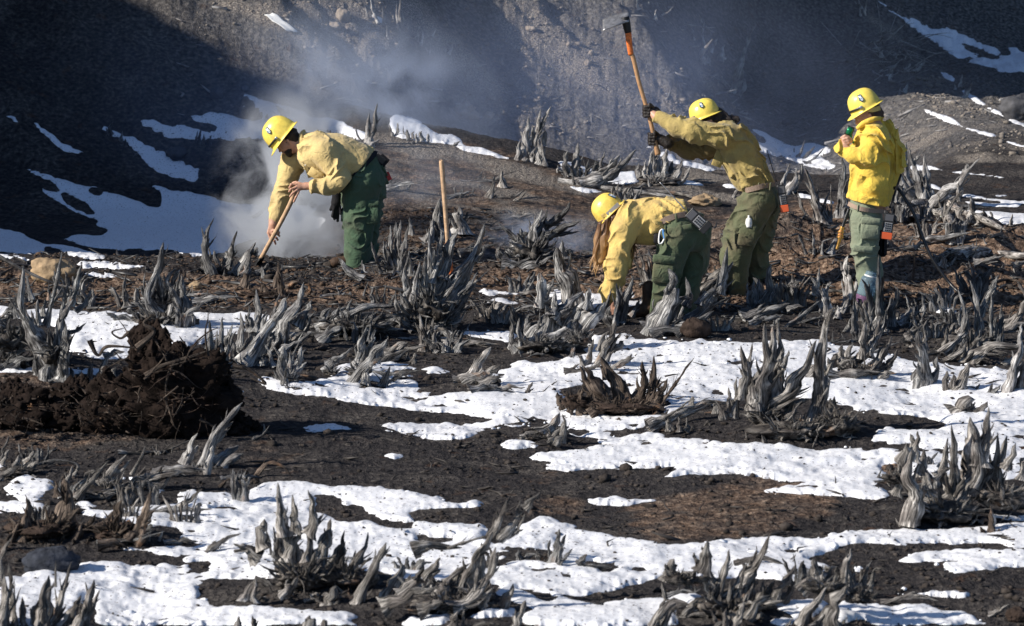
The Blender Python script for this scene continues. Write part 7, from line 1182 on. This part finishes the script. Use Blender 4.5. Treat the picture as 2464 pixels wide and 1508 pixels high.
M['clod'] = plain('ash_clod', (.045, .038, .034), .95, 0, .6, 20, .8, .1); M['clod_brown'] = plain('brown_clod', (.085, .058, .042), .95, 0, .5, 20, .8, .1); M['gravel'] = plain('pale_gravel', (.20, .175, .15), .9, 0, .4, 9, .6, .15)
scatter('ash_clods', 'dark clods scattered over the ash', 12000, (-7, 7, -14, 3), .009, 'clod', 1, .6, bare); scatter('soil_clods', 'brown clods along the dug berm', 9000, (-6, 6.5, -1.2, 4.5), .009, 'clod_brown', 2, .6, bare)
scatter('twig_litter', 'grey splinters and twigs littering the ground', 1500, (-6, 6.5, -13, 4), .08, 'crown', 3, keep=bare, twig=True); scatter('dark_twigs', 'charred splinters along the berm', 3200, (-6, 6.5, -1.8, 4.5), .11, 'black', 4, keep=bare, twig=True)
def tanny(x, y): u, v = proj(x, y, Zlook(x, y)); return (sample(m_tan, u, v) > .25) & bare(x, y)
scatter('gravel', 'loose pale gravel on the slope', 12000, (-5, 8, 9, 27), .011, 'gravel', 5, .7, tanny); scatter('snow_crumbs', 'crumbs of snow on and around the patches', 2600, (-6.5, 6.5, -13.5, -.5), .009, 'snow', 6, .7, snowy)
def slope(x, y): u, v = proj(x, y, Zlook(x, y)); return (u > 420) & bare(x, y)
scatter('slope_rubble', 'stones of many sizes littering the far slope', 2600, (-4, 9, 11, 27), .014, 'gravel', 7, .7, slope); scatter('slope_twigs', 'pale splinters lying on the far slope', 700, (-4, 8, 11, 22), .16, 'silver', 8, keep=slope, twig=True)
scatter('char_chunks', 'chunks of charcoal among the stumps', 1800, (-6.5, 6.5, -13, 4), .012, 'clod', 9, .7, bare)
scatter('ash_flecks', 'flecks of ash and charcoal on the snow', 5200, (-6.5, 6.5, -13.5, 2), .0042, 'clod', 21, .7, snowy, top=True); scatter('twigs_on_snow', 'thin dead twigs lying on the snow', 260, (-6, 6, -13, 0), .09, 'crown', 22, keep=snowy, twig=True, top=True)
print('extras', round(time.time() - T0, 1))
# ------------------------------------------------------------------ drifting smoke: real volumes behind the people
def smoke(label, u, v, y, ru, rv, ry, dens, scale, lo, hi, seed, tilt=0.0, aniso=.35, col=(.70, .80, 1, 1)):
    c = W(u, v, y); m = (y + 35) / FPX; sh = lump(1, 1, 1, 1, 0, 24, 14); o = put('smoke', sh, None) if False else link('smoke', mesh(sh[0] / np.maximum(np.linalg.norm(sh[0], axis=1), 1e-6)[:, None], sh[1], True), None)
    o.location = c; o.scale = (ru * m, ry, rv * m); o.rotation_euler = (0, tilt, 0); tag(o, label, kind='stuff')
    mt = bpy.data.materials.new('smoke'); mt.use_nodes = True; n, l = mt.node_tree.nodes, mt.node_tree.links; n.remove(n['Principled BSDF']); pv = N(n, 'ShaderNodeVolumePrincipled'); l.new(pv.outputs[0], n['Material Output'].inputs['Volume'])
    pv.inputs['Color'].default_value = col; pv.inputs['Anisotropy'].default_value = aniso
    tc = N(n, 'ShaderNodeTexCoord'); ln = N(n, 'ShaderNodeVectorMath', operation='LENGTH'); l.new(tc.outputs['Object'], ln.inputs[0]); fo = N(n, 'ShaderNodeMapRange'); fo.interpolation_type = 'SMOOTHSTEP'
    fo.inputs['From Min'].default_value = .98; fo.inputs['From Max'].default_value = .25; l.new(ln.outputs['Value'], fo.inputs['Value'])
    mp = N(n, 'ShaderNodeMapping'); mp.inputs['Location'].default_value = (seed * 3.1, seed, 0); mp.inputs['Scale'].default_value = (scale * ru * m, scale * ry * .6, scale * rv * m); l.new(tc.outputs['Object'], mp.inputs['Vector'])
    t = N(n, 'ShaderNodeTexNoise'); t.inputs['Scale'].default_value = 1; t.inputs['Detail'].default_value = 5; t.inputs['Roughness'].default_value = .6; t.inputs['Distortion'].default_value = .8; l.new(mp.outputs[0], t.inputs['Vector'])
    mr = N(n, 'ShaderNodeMapRange'); mr.inputs['From Min'].default_value = lo; mr.inputs['From Max'].default_value = hi; l.new(t.outputs['Fac'], mr.inputs['Value'])
    mu = N(n, 'ShaderNodeMath', operation='MULTIPLY'); l.new(fo.outputs[0], mu.inputs[0]); l.new(mr.outputs[0], mu.inputs[1]); m2 = N(n, 'ShaderNodeMath', operation='MULTIPLY'); l.new(mu.outputs[0], m2.inputs[0]); m2.inputs[1].default_value = dens; l.new(m2.outputs[0], pv.inputs['Density'])
    o.data.materials.append(mt); return o
smoke('thick blue-white smoke rising behind the shovel', 710, 480, 3.4, 235, 320, 1.2, 5.5, 2.4, .46, .62, 2, col=(.93, .96, 1, 1))
smoke('smoke drifting up the slope behind the helmet of the bending man', 900, 260, 9.4, 460, 290, 1.6, 1.1, 1.4, .43, .64, 5, .35, col=(.78, .86, 1, 1))
smoke('thin smoke veil hanging over the far slope', 1250, 240, 10.0, 1400, 480, 1.4, .30, .5, .25, .68, 9, col=(.58, .70, 1, 1))
smoke('wisps over the smouldering root plate', 1290, 590, 2.6, 230, 110, .7, 2.4, 2.6, .46, .66, 12)
smoke('faint smoke over the mound', 980, 480, 5.2, 320, 210, 1.2, .55, 1.4, .38, .68, 15)
